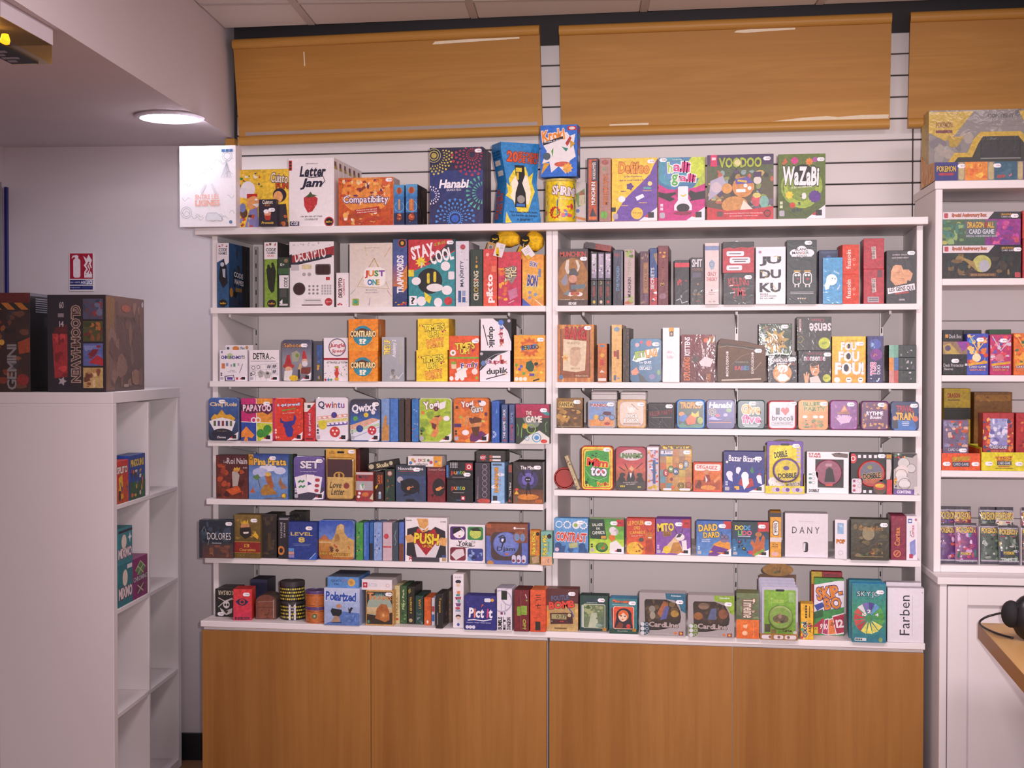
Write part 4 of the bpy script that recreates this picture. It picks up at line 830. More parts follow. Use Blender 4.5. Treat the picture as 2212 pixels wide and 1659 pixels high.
I('L1',G,C_,'crimson box with orange splashes and tilted cream letters',1076,540,1126,657,.16,'c43048',[('r',0,0,1,1,'c83844','c02c58'),('b',4,20,0,.3,.4,.9,.12,['e89028','f0a830','d06030']),('p',[(.28,.3),(.7,.25),(.8,.45),(.6,.6),(.4,.5)],'8a8078'),T('TIC',.55,.28,.8,.48,'e8d8a8',rot=90,o='2a2420'),T('TALK',.3,.28,.55,.55,'e8d8a8',rot=90,o='2a2420'),('p',[(.42,.72),(.8,.66),(.85,.82),(.5,.9)],'c07090'),('l',[(.45,.95),(.7,.9)],.02,'f0d8dc')],mat='gloss')
zt_ = LAST['p']
I('L1',G,C_,'orange yellow box with violet letters and a blue lower corner',1128,546,1174.5,657,.16,'e09a34',[('r',0,0,1,.6,'e08c30','e8b03c'),('r',0,.6,1,1,'e4c040','dc8438'),T('BON',.36,.14,.7,.24,'5060a0',a=-14,o='d8d0d8'),T('BON',.24,.40,.72,.62,'403c80',o='c8c8dc',wt='h',a=-6),('p',[(0,.85),(.42,1),(0,1)],'4058a8'),('e',.35,.74,.08,None,'9888a8'),('e',.35,.84,.08,None,'9888a8'),('s',.62,.78,.11,5,.6,'7890b0'),('l',[(.6,.88),(.95,1)],.03,'f8ecd8'),('r',.76,.28,.88,.44,'7080a0')],mat='gloss')
zt2_ = LAST['p']
# two yellow cloth banana pouches with swing tags
def pouch(px, py, r_, zrest, yaw, label, Y, lng):
    q = at_y(px, py, Y)
    e = tag(empty('banana_pouch', (q.x, Y, zrest), R(yaw)), label, 'pouch', 'yellow cloth pouches on the highest shelf')
    mb = MB(); n_ = 16; m_ = 14; rings = []
    for k in range(m_+1):
        t = k/m_; a = -.9+1.8*t
        cx = lng*math.sin(a*.8)*.62; cz = r_*.98+lng*.16*(math.cos(a)-.6); rr_ = r_*max(.10, math.sin(math.pi*(.06+.88*t))**.55)*(1 if t > .2 else .8)
        for i in range(n_):
            u_ = 2*math.pi*i/n_; wob = 1+.05*math.sin(3*u_+k*1.3)
            mb.v.append((cx+.25*rr_*math.cos(u_)*math.sin(a*.5), .8*rr_*wob*math.cos(u_), max(.0, cz+rr_*wob*math.sin(u_))))
    for k in range(m_):
        for i in range(n_): mb.f.append([k*n_+i, k*n_+(i+1) % n_, (k+1)*n_+(i+1) % n_, (k+1)*n_+i]); mb.c.append('e8b81c')
    mb.f.append(list(range(n_))); mb.c.append('8a6a20'); mb.f.append([m_*n_+i for i in range(n_)]); mb.c.append('c89018')
    mb.build('pouch_body', M['cloth'], e, colored=True, smooth=True)
    ptc = [(-.0155, -.008), (-.006, -.016), (.008, -.014), (.015, -.002), (.012, .012), (0, .016), (-.012, .012)]
    pm = MB(); pm.add([(x, 0, z) for x, z in ptc]+[(x, .004, z) for x, z in ptc], [list(range(7))]+[(i, 7+i, 7+(i+1) % 7, (i+1) % 7) for i in range(7)], '1c1712')
    pm.add([(-.010, -.0008, -.001), (.0, -.0008, -.0045), (.011, -.0008, -.002), (.010, -.0008, .002), (-.0, -.0008, -.001), (-.009, -.0008, .003)], [(0, 1, 2, 3, 4, 5)], 'd8b028')
    pm.build('badge', M['cloth'], e, (-lng*.26, -r_*.80-.003, r_*1.15), colored=True, rz=0)
    MB().tube([(-lng*.30, -r_*.8, r_*.9), (-lng*.32, -r_*.98-.004, r_*.7), (-lng*.30, -r_*.98-.006, r_*.45)], .0008, 6).build('tag_string', M['tape'], e)
    return e
def tagcard(e, x, y_, z, rot, cf, w_=.034, h_=.046, extra=()):
    mb = MB(); mb.box((-w_/2, 0, -h_), (w_/2, .0006, 0), cf)
    o = mb.build('swing_tag', M['card'], e, (x, y_, z), colored=True, rot=rot)
    if extra:
        p = link('tag_print', Art(w_, h_).draw(extra).mesh('tag_print'), M['card'], o); p.location = (0, -.0002, -h_)
ban = [('p',[(.12,.38),(.3,.3),(.5,.55),(.7,.95),(.45,1.0),(.2,.75)],'e8c020'),('e',.45,.88,.14,.06,'20201c'),('r',.45,.12,.85,.15,'a8a0a0'),('r',.5,.22,.85,.25,'a8a0a0'),('r',.5,.32,.85,.35,'a8a0a0')]
e = pouch(1094, 545, .0295, zt_+.0125, -16, 'yellow cloth pouch with a tan and a white tag over the crimson box', ROWY['L1']+.045, .118)
tagcard(e, -.034, -.037, .020, (R(-6), R(16), 0), 'b8925a', extra=[('r', .2, .2, .65, .5, 'c0c0c4'), ('r', .27, .24, .58, .46, '70727a'), ('r', .3, .7, .8, .75, '8a6838')])
tagcard(e, .000, -.041, .016, (R(-6), R(15), 0), 'e8e0e4', extra=ban)
e = pouch(1153, 540, .035, zt2_+.009, -8, 'yellow cloth pouch with a diamond tag over the orange yellow box', ROWY['L1']+.045, .080)
tagcard(e, -.026, -.036, .016, (R(-4), R(30), R(-20)), 'c8a030', .030, .042, extra=[('r', .1, .1, .5, .9, 'd8b030')])
tagcard(e,-.020,-.040,.016,(R(-4),R(-34),R(10)),'e0d8da',.030,.042,extra=[('r',.2,.2,.8,.24,'a8a0a0'),('r',.2,.34,.8,.38,'a8a0a0'),('r',.2,.48,.8,.52,'a8a0a0'),('p',[(0,.6),(.4,.7),(.5,1),(0,1)],'d8b028')])

# ================= first shelf, unit by the hutch
I('R1',G,C_,'brown box with a white horned helmet and red title',1205,534,1270,657,.05,'4a3a34',[('r',0,.12,1,.9,'5c4030','8a5a2c'),('e',.5,.5,.5,.34,'a06c30'),('r',0,0,1,.14,'3a3438'),T('MUNCHKIN',.07,.05,.93,.14,'b84430',wt='h'),('p',[(.28,.2),(.38,.19),(.36,.36),(.42,.44),(.30,.44),(.23,.34)],'d0c4b8'),('p',[(.66,.2),(.58,.2),(.66,.33),(.62,.42),(.70,.38),(.74,.3)],'d0c4b8'),('p',[(.36,.46),(.40,.36),(.56,.34),(.70,.44),(.66,.48)],'504c50'),('e',.5,.53,.14,.07,'c89078'),('p',[(.30,.42),(.08,.58),(.22,.66),(.34,.6)],'8a8898'),('p',[(.38,.6),(.6,.6),(.62,.76),(.38,.76)],'704038'),('p',[(.42,.64),(.92,.62),(.9,.70),(.45,.72)],'607078'),('e',.42,.80,.11,.035,'e0d8d4'),('e',.72,.80,.11,.035,'e0d8d4'),('e',.48,.79,.06,.03,'b84838'),('e',.66,.79,.06,.03,'b84838'),('p',[(.15,.80),(.4,.72),(.36,.82)],'708088'),T('Steve Jackson',.08,.88,.4,.905,'c8b8a0'),T('John Kovalic',.55,.88,.88,.905,'c8b8a0'),T('EDGE',.36,.94,.62,.985,'e8e0e4',wt='h')],mat='gloss',st=(.86,.18),n=2,blabel='dark copy standing behind the horned helmet box')
zz0 = ROWZ['R1']
cols_up = [('d0c8d0', '38343c', '9a4858'), ('b8a8c0', '3c3846', 'c8a040'), ('c8b8c8', '302c34', 'a04050')]
labs = ['small grey spine with speckled foil, upper of its pair, beside the horned helmet box','small lilac foil spine, upper of the middle pair of little boxes','small speckled foil spine, upper of its pair, beside the slate blue spine']
labs2 = ['small dark spine with yellow dot, lower of its pair, beside the horned helmet box','small dark spine with a pale figure, lower of the middle pair of little boxes','small dark spine with a red figure, lower of its pair, beside the slate blue spine']
tops6 = []
for i in range(3):
    xa = (1276, 1291, 1306)[i]; xb = (1290.5, 1305.5, 1321)[i]
    I('R1',CB,CG,labs2[i],xa,603,xb,657,.10,'2c2a2c',[T('MUNCHKIN',.28,.24,.66,.66,'b04030',rot=90),('e',.5,.86,.22,.07,['c8a830','d8b8a0','b83830'][i]),T(['2','3','4'][i],.35,.03,.65,.16,['809088','b8a840','b04840'][i])],mat='gloss')
    I('R1',CB,CG,labs[i],xa,541,xb,602,.10,'3a3640',[('r',.15,.06,.85,.92,cols_up[i][0],'9088a0'),('b',20+i,14,.15,.08,.85,.9,.14,[cols_up[i][0],cols_up[i][1],cols_up[i][2],'f0e8f0'])],mat='gloss',on='p')
I('R1',G,C_,'flat dark red box tilted across the tops of the little spines',1262,523,1320,536,.13,'6a2c2c',[('r',.0,0,.4,1,'3c3034'),('r',.4,0,1,1,'8a3830')],z=LAST['p']+.010,tilt=9.5,y=.03,mat='gloss')
I('R1',G,C_,'slate spine with blue sideways title',1324,537,1346,657,.2,'3c3c48',[('r',.1,.03,.8,.97,'44445a','34343c'),T('STAR MUNCHKIN',.32,.30,.64,.74,'6890b8',rot=90),('r',.1,.06,.7,.12,'7a4050'),('r',.86,.03,.93,.9,'a8a4b0')],mat='gloss')
I('R1',G,C_,'pinkish spine with green ends and dark sideways title',1348,536,1371,657,.2,'b8a0a0',[('b',4,8,.1,.02,.95,.15,.25,['7a9838','98b048','5a7028']),('b',5,9,.05,.84,.95,.98,.25,['7a9838','98b048','b86038']),T('MUNCHKIN',.34,.50,.66,.86,'3c3438',rot=90),T('CTHULHU',.34,.16,.66,.46,'98a080',rot=90)],mat='gloss')
I('R1',G,C_,'plum spine with a gold vertical panel',1382,541,1402,657,.2,'5a3444',[('r',.36,.2,.92,.78,'8a5c3c'),('r',.44,.22,.84,.76,'a07048'),T('CITADEL',.5,.3,.78,.68,'5a3430',rot=90),('b',5,8,.1,.8,.9,.97,.22,['a04038','6a4868','907850']),('b',6,8,.1,.03,.9,.16,.22,['704050','8a7860'])],mat='gloss')
I('R1',G,C_,'blue over red spine with pale sideways title',1403,534,1420,657,.2,'2c4880',[('r',0,.52,1,1,'a83038'),T('SECRETS',.15,.34,.6,.72,'d0d0d8',rot=90),('b',5,9,.05,.72,.95,.96,.25,['d04840','e0e0e4','5a2830','c86030']),('p',[(.5,.1),(1,.08),(1,.3),(.7,.2)],'9a7858')],mat='gloss')
I('R1',G,C_,'tall dark red spine with small gold marks',1421,529,1444,657,.2,'702830',[('r',.05,.02,.95,.98,'7a2c34','6a2830'),('b',5,6,.1,.1,.8,.2,.2,['c87828','d8a838','8a3830']),T('M',.25,.62,.6,.68,'b89048'),T('MYSTERIUM',.32,.35,.55,.60,'9a5038',rot=90),('e',.45,.85,.35,.05,'8a6070')],right='3c1c20',mat='gloss')
I('R1',CB,CG,'black box with a red band and red splash',1457,559,1489,656,.12,'2a2a2c',[('r',0,.06,1,.16,'c83040'),('b',4,8,.18,.42,.85,.56,.14,['a83038','b83440']),('l',[(.1,.9),(.4,.86),(.5,.96),(.9,.92)],.05,'d0d0d4'),('r',.4,.78,.5,.84,'9a98a0')],mat='gloss')
I('R1',CB,CG,'charcoal box with white block title and faded creature',1491,554,1521,656,.12,'3a383c',[T('SHIT',.12,.03,.85,.2,'dcd8de',wt='b'),T('HAPPENS',.1,.22,.9,.28,'8a6058'),('r',.15,.32,.8,.42,'5a5468'),('e',.55,.56,.06,.02,'c08050'),('b',3,8,.2,.66,.95,.8,.14,['5a5654','7a746c','8a7050']),('b',6,8,.1,.82,.9,.97,.12,['7a5838','8a4048','60584c'])],mat='gloss')
I('R1',G,C_,'tall pale pink slim box with a blue band and red title',1522,520,1553,653,.12,'d8c4c2',[('r',0,.05,1,.12,'7888b0'),('p',[(.3,.32),(.5,.27),(.72,.32),(.66,.42),(.45,.44),(.32,.38)],'98a8bc'),('o',.5,.35,.18,.03,'708098'),T('CRAZY',.2,.47,.82,.54,'b04848'),T('THEORY',.12,.56,.88,.62,'b04848'),('e',.5,.77,.04,.015,'403c44'),('r',.25,.80,.75,.81,'9a8c90'),('r',.3,.83,.7,.84,'9a8c90'),T('12 - 99',.3,.945,.75,.965,'6a6068')],y=-.02,mat='gloss')
I('R1',CB,CG,'black box with dripping red title, under the red speech bubble box',1562,584,1630,652,.08,'2a272a',[T('KILLING',.16,.14,.82,.42,'b02c34',a=4,wt='b'),T('TIME',.30,.48,.72,.74,'b02c34',a=4,wt='b'),('r',.33,.72,.35,.82,'b02c34'),('r',.62,.72,.64,.86,'b02c34'),('r',.25,.40,.27,.5,'b02c34'),('r',.47,.42,.49,.5,'b02c34')],y=-.016,st=(.80,.14),mat='gloss',right='7a4a44')
I('R1',CB,CG,'red box with three white speech bubbles and black torn top',1561,516,1629,583,.08,'2e2a2c',[('p',[(0,.22),(.2,.18),(.35,.21),(.6,.17),(.8,.2),(1,.16),(1,1),(0,1)],'b42c3a'),('rr',.12,.30,.68,.46,'ece2e6',.3),('rr',.22,.50,.88,.70,'ece2e6',.3),('rr',.12,.76,.62,.92,'ece2e6',.3),('r',.2,.37,.58,.40,'5a5058'),('r',.3,.55,.8,.58,'5a5058'),('r',.36,.62,.74,.65,'5a5058'),('r',.2,.83,.52,.86,'5a5058')],y=-.016,on='p',mat='gloss')
I('R1',CB,CG,'white box with six big black capital letters in pairs',1632,529,1697,653,.06,'ece4ea',[T('JU',.14,.17,.84,.33,'22222a',wt='h'),T('DU',.14,.40,.84,.55,'22222a',wt='h'),T('KU',.14,.63,.84,.79,'22222a',wt='h'),('l',[(.6,.17),(.72,.16),(.78,.22)],.02,'c8a830'),('l',[(.16,.42),(.4,.5),(.3,.55)],.02,'c8a830'),('l',[(.56,.66),(.68,.74),(.64,.78)],.02,'c8a830'),('e',.14,.09,.07,None,'d8d0d8'),('r',.10,.07,.13,.11,'3050a0'),('r',.15,.07,.18,.11,'c03040'),T('REVELE',.15,.815,.42,.84,'30303a'),T('LES PIRES PENSEES',.15,.85,.70,.87,'50505a'),T('DE TES AMIS !',.15,.885,.64,.91,'30303a')],y=-.012,mat='gloss')
I('R1',CB,CG,'charcoal box with a white cloud and two smiling bread shapes',1699,516,1764,654,.07,'2f3638',[('e',.5,.18,.2,.09,'ece4ea'),('e',.3,.2,.2,.06,'ece4ea'),('e',.72,.2,.2,.06,'ece4ea'),('r',.16,.2,.84,.26,'ece4ea'),T('BLANC',.28,.125,.7,.165,'22262a'),T('MANGER',.18,.18,.74,.22,'22262a',cols=['22262a','22262a','22262a','c84838','30a078']),T('COCO',.33,.23,.67,.265,'22262a'),('rr',.2,.50,.48,.70,'e8e0e0',.4),('rr',.23,.515,.455,.69,'32393c',.4),('rr',.54,.50,.84,.70,'e8e0e0',.4),('rr',.57,.515,.815,.69,'32393c',.4),('r',.24,.475,.46,.495,'c89838'),('r',.58,.475,.80,.495,'c89838'),('e',.30,.55,.04,.018,'f0e8e8'),('e',.4,.55,.04,.018,'f0e8e8'),('e',.64,.55,.04,.018,'f0e8e8'),('e',.74,.55,.04,.018,'f0e8e8'),('r',.33,.60,.41,.615,'c04040'),('e',.7,.61,.06,.02,'a03838'),('r',.26,.70,.30,.74,'e0d8d8'),('r',.38,.70,.42,.74,'e0d8d8'),('r',.62,.70,.66,.74,'e0d8d8'),('r',.74,.70,.78,.74,'e0d8d8'),('r',.12,.81,.9,.82,'a0a0a4'),('r',.12,.835,.9,.845,'a0a0a4')]+[('e',.39+.075*i,.915,.03,None,['d0c0b8','b8b0b0','d0b880','c8b0a0'][i]) for i in range(4)],y=-.014,st=(.72,.045),mat='gloss')
I('R1', CB, CG, 'navy box standing behind the sky blue seal box', 1768, 536, 1812, 655, .08, '2c3c62', [('e', .5, .14, .12, .05, '4a68a0'), ('r', .1, .02, .9, .06, '4a5878')], y=.11)
I('R1',CB,CG,'sky blue box with a white seal and curved lettering',1777,553,1820,653,.06,'3f96c8',[('e',.45,.48,.28,.12,'e8eef2'),('p',[(.2,.5),(.4,.55),(.3,.68),(.14,.7),(.08,.6)],'e8eef2'),('e',.48,.45,.03,.012,'304050'),('e',.62,.46,.03,.012,'304050'),T('le petit',.55,.30,.85,.35,'d8e8f0',a=-30),T('depot',.66,.62,.95,.67,'d8e8f0',a=60)],left='d8d0d2',yaw=-3,y=-.008,mat='gloss')
for i, (ya, yb) in enumerate(((590, 654), (525, 589))):
    I('R1',CB,CG,['coral box with sideways white lettering, lower of its pair','coral box with sideways white lettering, upper of its pair'][i],1819,ya,1857,yb,.07,'d8503c',[T('fussoin',.22,.18,.5,.82,'f0d4c8',rot=90),('o',.68,.5,.08,.03,'e8b8a8'),('s',.68,.68,.07,4,.4,'e8b8a8')],right='e8dcdc',yaw=7,y=.004,on='p' if i else None,mat='gloss')
for i, (ya, yb) in enumerate(((579, 654), (512, 578))):
    I('R1',CB,CG,['deep red box with tilted pale strip and a barcode, lower of its pair','deep red box with tilted pale strip, upper of its pair'][i],1865,ya,1910,yb,.08,'b02838',[('p',[(.38,.28),(.58,.26),(.62,.66),(.42,.68)],'c8b8b0'),T('LES GENS QUI',.40,.29,.58,.65,'2a1c20',rot=90)]+([('r',.2,.80,.75,.96,'a89aa0'),('r',.26,.83,.7,.86,'605860'),('r',.26,.89,.7,.92,'605860'),('r',.66,.03,.9,.24,'6a3440')] if i == 0 else []),on='p' if i else None,y=.006,mat='gloss')
I('R1',CB,CG,'charcoal box with a pointing hand above a white tilted strip',1914,539,1981,654,.08,'39383a',[T('JUGEZ CEUX',.2,.07,.7,.10,'c8c0c4'),T('QUI ENERVENT',.18,.125,.74,.155,'c8c0c4'),('p',[(.16,.38),(.3,.27),(.5,.28),(.56,.36),(.74,.36),(.88,.44),(.8,.58),(.7,.56),(.68,.62),(.3,.66),(.14,.56)],'d8a078'),('l',[(.3,.42),(.5,.4),(.6,.48)],.012,'a06848'),('l',[(.4,.52),(.6,.54)],.012,'a06848'),('e',.3,.34,.1,.06,'e0ac84'),('p',[(.04,.71),(.94,.62),(.96,.74),(.06,.82)],'e8e0e4'),T('LES GENS QUI',.09,.675,.9,.775,'26262a',a=5),('p',[(.3,.80),(.75,.77),(.75,.80),(.3,.83)],'b04040'),T('GRRRE',.42,.91,.62,.945,'c8c0c4')],mat='gloss',st=(.82,.05))
# ================= second shelf, unit by the corner
I('L2',CB,CG,'white box with an orange arc peeking over the white word boxes',475,747,547,824,.05,'e4dce0',[('e',.38,.10,.12,.07,'d88848'),('e',.1,.09,.05,.04,'50506a'),('e',.78,.07,.05,.05,'c89058'),T('Fluo',.55,.05,.7,.12,'405080')],y=.10)
I('L2',CB,CG,'small white box with purple and green lettering and tiny icons',474,756,534,823,.05,'e8e0e6',[('e',.38,.20,.11,None,'b8c898'),T('CHRONO-MOTS',.06,.18,.92,.29,'4a3c88',wt='h',cols=['4a3c88','4a3c88','4a3c88','6a8848','4a3c88','4a3c88','5a3c98']),('r',.08,.43,.2,.60,'c87850'),('r',.24,.42,.32,.52,'8a90b8'),('r',.5,.43,.58,.54,'5a9878'),('r',.4,.46,.46,.54,'a8a0b0'),('r',.66,.42,.72,.5,'b0a8b8'),('l',[(.84,.44),(.78,.62),(.72,.74)],.02,'605878'),('p',[(.18,.84),(.52,.80),(.56,1),(.2,1)],'403850'),('p',[(.22,.86),(.5,.82),(.53,.98),(.24,.98)],'d8d0dc'),('r',.28,.87,.48,.96,'604890'),('r',.6,.88,.68,.96,'b84048'),T('L\'autre',.38,.64,.56,.67,'706880'),T('Petit de Paris',.3,.69,.62,.72,'706880'),('r',.06,.03,.12,.1,'6a78b0')]+gig()+ic('50485a'))
I('L2',CB,CG,'small white box with black hand lettering above a grid and dice',538,757,603,824,.05,'e8e0e4',[T('DETRA',.14,.09,.68,.30,K_,wt='b'),('l',[(.70,.30),(.76,.22),(.86,.28)],.02,K_),('r',.05,.345,.9,.365,'a8a0a8')]+[('l',[(.03+.18*i,.50-.02*i*.9),(.04+.18*i,.98)],.008,'9a98a8') for i in range(6)]+[('l',[(.03,.50+.17*j),(.98,.42+.17*j)],.008,'9a98a8') for j in range(3)]+[('o',.14,.57,.06,.015,'30303a'),('o',.31,.55,.06,.015,'30303a'),('o',.14,.74,.06,.015,'30303a'),T('#',.60,.47,.73,.59,'44485c'),T('#',.78,.46,.91,.58,'44485c'),T('#',.78,.63,.91,.75,'44485c'),('p',[(.28,.72),(.38,.64),(.5,.70),(.46,.86),(.34,.90)],'a8a4a0'),('p',[(.48,.74),(.6,.66),(.74,.74),(.7,.90),(.54,.92)],'b8b2ac'),('e',.62,.75,.05,.04,'504c4c'),('l',[(.36,.70),(.42,.76)],.015,'403c40')]+gig()+ic('50485a'))
I('L2',N_,TN,'grey rounded tin with bearded red hatted figures and a price tag',609,733,673,823,.035,'5a5a6c',[('r',0,0,1,.5,'4c4c60','8a8a98'),('r',0,.5,1,1,'8a8a98','76707a'),T('Saboteur',.06,.08,.84,.18,'d89858',o='3a3038'),('p',[(.16,.38),(.26,.36),(.34,.62),(.06,.68)],'b02c30'),('e',.22,.64,.20,.06,'b03434'),('e',.22,.72,.12,.07,'d8a888'),('p',[(.08,.76),(.36,.74),(.3,1),(.05,1)],'e0d8d8'),('p',[(.72,.27),(.78,.26),(.86,.46),(.68,.46)],'b83030'),('e',.78,.52,.1,.06,'d8a888'),('e',.78,.58,.1,.07,'d8d0d4'),('p',[(.32,.32),(.5,.26),(.62,.34),(.56,.52),(.36,.54)],'a0a08c'),('e',.52,.38,.06,.05,'7a9038'),('p',[(.62,.68),(1,.66),(.95,.84),(.66,.82)],'7a3830'),('e',.40,.93,.16,.07,'e0b828'),('p',[(.55,.70),(.62,.54),(.68,.62),(.6,.95)],'c8a878'),('r',.54,.72,.62,.95,'28283c')]+gig(),r=.011,mat='tin',st=(.76,.14),side='6a6a78')
I('L2',N_,TN,'grey tin edge with a blue and gold picture strip behind the hatted figures',677,737,697,824,.09,'4c4c54',[('r',.35,.1,1,1,'3a5a98','54503c'),('b',4,8,.4,.25,.95,.95,.25,['d8a040','6a5838','4a70a8','c07838'])],mat='gloss')
I('L2',G,C_,'white box with a rainbow ringed red title and a carved totem',699,730,752,824,.06,'eae2e6',[('o',.56,.22,.36,.03,'4058a0'),('o',.56,.22,.33,.02,'d0a030'),T('Jungle',.25,.12,.88,.24,'b83040',sh=.15),T('Speed',.34,.26,.86,.36,'b83040',sh=.15),('b',7,8,.15,.05,.95,.4,.02,['c83050','4060a0','50a050','e0a030']),('r',0,.46,1,.51,'a82838'),T('ATTRAPEZ LE TOTEM',.12,.545,.98,.59,'2c2c3c'),('b',9,40,.02,.62,.98,.98,.025,['c04860','4858a0','60a060','d0a040','c86840','8050a0']),('p',[(.46,.66),(.62,.66),(.60,.74),(.64,.82),(.58,.90),(.62,.98),(.46,.98),(.5,.9),(.44,.82),(.5,.74)],'c84038'),('r',.46,.65,.62,.69,'a0a838'),('r',.46,.92,.62,.97,'d8b038'),('e',.08,.965,.05,None,'b83038'),('e',.2,.965,.05,None,'4080b0'),('e',.31,.965,.05,None,'60a058')],right='d8d0d0')
for i, (a, b_, ya, yb) in enumerate(((754, 816, 758, 824), (753, 817, 688, 757))):
    I('L2',CB,CG,['orange cube box with a teal roundel, lower of its pair','orange cube box with a teal roundel, upper of its pair'][i],a,ya,b_,yb,.115,'e88a22',[('r',0,0,1,1,'e88420','e89426'),('e',.48,.52,.33,None,'2f88a0'),('l',[(.14,.34),(.3,.24)],.012,'b06018'),('l',[(.66,.82),(.82,.72)],.012,'b06018'),('p',[(.05,.56),(.08,.42),(.25,.36),(.45,.28),(.72,.36),(.88,.42),(.93,.56),(.80,.56),(.5,.50),(.2,.58)],'5a3020'),T('CONTRARIO',.06,.37,.92,.56,'f0dca0',o='5a3020',wt='h'),T('!?',.37,.62,.6,.78,'f4ecd8',wt='h')],right='d8781c',yaw=2,top='f0a040',on='p' if i else None,y=-.008 if not i else -.008,sart=[('e',.25,.35,.12,.2,'c0a878'),('r',.5,.6,.8,.9,'b8641c')])
I('L2',G,C_,'silver box with yellow title written up its side',826,728,873,824,.12,'8c8c92',[('r',0,0,1,1,'96969c','84848a'),T("TIME'S UP",.08,.06,.38,.40,'e0c030',rot=90,o='2a2420',wt='h'),T('Academy 2',.45,.06,.66,.46,'d8d0d4',rot=90,sh=.15),('r',.8,.1,.84,.6,'a89a78'),('b',3,8,.35,.68,.9,.94,.10,['6a605c','504848','b0a8a4']),('l',[(.72,.94),(.95,.8)],.02,'d8d8dc')],right='6c6c72',yaw=10,top='b0b0b4',mat='gloss',sart=[('b',5,10,.1,.2,.5,.9,.12,['8a7838','7a7468','5c5a5c'])])
for i, (a, b_, ya, yb) in enumerate(((899, 967, 757, 825), (902, 970, 688, 756))):
    I('L2',G,C_,['bright yellow square box with orange second word, lower of its pair','bright yellow square box with orange second word, upper of its pair'][i],a,ya,b_,yb,.11,'f0cc2c',[('o',.5,.5,.46,.006,'e0b828'),('o',.5,.5,.38,.006,'e0b828'),T("TIME'S",.18,.17,.86,.38,'f0d83c',o='28201c',wt='h',a=5),T('UP!',.34,.38,.66,.58,'f0d83c',o='28201c',wt='h',a=3),T('PARTY',.30,.64,.84,.90,'f0a848',o='b85820',wt='h',a=8),('b',8,6,.74,.36,.96,.52,.035,['902040','a83048']),('b',9,4,.05,.16,.2,.26,.025,['902040'])],right='d8b020',top='f0d860',on='p' if i else None)
I('L2',G,C_,'orange box split by a green line with cards and yellow title',970,726,1035,825,.08,'e05a2c',[('r',0,.46,1,.50,'78a838'),T("TIME'S",.2,.14,.86,.29,'f0d040',o='28201c',wt='h',a=4),T('UP!',.36,.27,.68,.40,'f0d040',o='28201c',wt='h',a=2),('e',.13,.37,.10,None,'ece4e0'),('e',.13,.37,.04,None,'7a8038'),('e',.93,.1,.09,.05,'ece0e0'),('b',8,4,.75,.3,.9,.36,.04,['902040']),('rr',.07,.56,.24,.72,'e0c8a0',.2),('r',.07,.56,.24,.62,'88a838'),('p',[(.24,.72),(.58,.62),(.62,.74),(.28,.84)],'ece4dc'),('p',[(.2,.82),(.56,.74),(.6,.90),(.22,.94)],'f0e8e4'),('l',[(.26,.78),(.54,.68)],.01,'90a880'),T('Family',.40,.58,.96,.72,'4048a0',cols=['4048a0','e08838','b03890','50a050','c83838','6058b0'],o='f4ece8',wt='h',a=8),('e',.86,.78,.10,None,'f0d8d0'),('e',.08,.93,.07,None,'f4ece8'),('e',.26,.93,.07,None,'f4ece8'),('e',.44,.93,.07,None,'f4ece8'),('e',.92,.92,.05,None,'90a838')],right='c84c24',st=(.88,.12))
for i, (a, b_, ya, yb) in enumerate(((1036, 1103, 758, 825), (1038, 1105, 687, 757))):
    if i == 0: art_ = [('p',[(0,0),(.95,0),(.6,.14),(.3,.36),(.05,.62),(0,.65)],'28282e'),('l',[(0,.6),(.2,.3),(.5,.12),(.95,.04)],.01,'c8c4cc'),T('duplik',.2,.28,.92,.46,'c84858',o='f0e8ec',cols=['8a70a0','c85868','b84858','c85060','b03840','d87868']),T('duplik',.22,.55,.92,.80,'1c1c24',wt='b',a=5),('l',[(.2,.92),(.84,.75)],.03,'3a2428'),('p',[(.80,.74),(.90,.72),(.84,.79)],'d0a070'),('e',.12,.40,.08,None,'6080b0'),('r',.66,.14,.72,.3,'d87858'),('e',.06,.1,.05,None,'b8b0bc')]
    else: art_ = [('p',[(.4,0),(1,0),(1,.75),(.88,.4),(.7,.18),(.5,.08)],'28282e'),('l',[(.5,.1),(.8,.35),(.95,.8)],.01,'c8c4cc'),T('duplik',.58,.18,.76,.9,'c84858',rot=-90,o='f0e8ec',cols=['7088c0','c85868','b84858','c85060','b03840','d87868']),T('duplik',.22,.25,.46,.92,'1c1c24',rot=-90,wt='b'),('l',[(.08,.2),(.24,.84)],.03,'3a2428'),('e',.66,.13,.09,None,'4a78c8'),('e',.92,.08,.05,None,'b8b0bc')]
    I('L2',CB,CG,['white cube box with black title and pencil, lower of its pair','white cube box with title turned on its side, upper of its pair'][i],a,ya,b_,yb,.11,'eae2e8',art_,right='302e34',on='p' if i else None,top='c8c0c8')
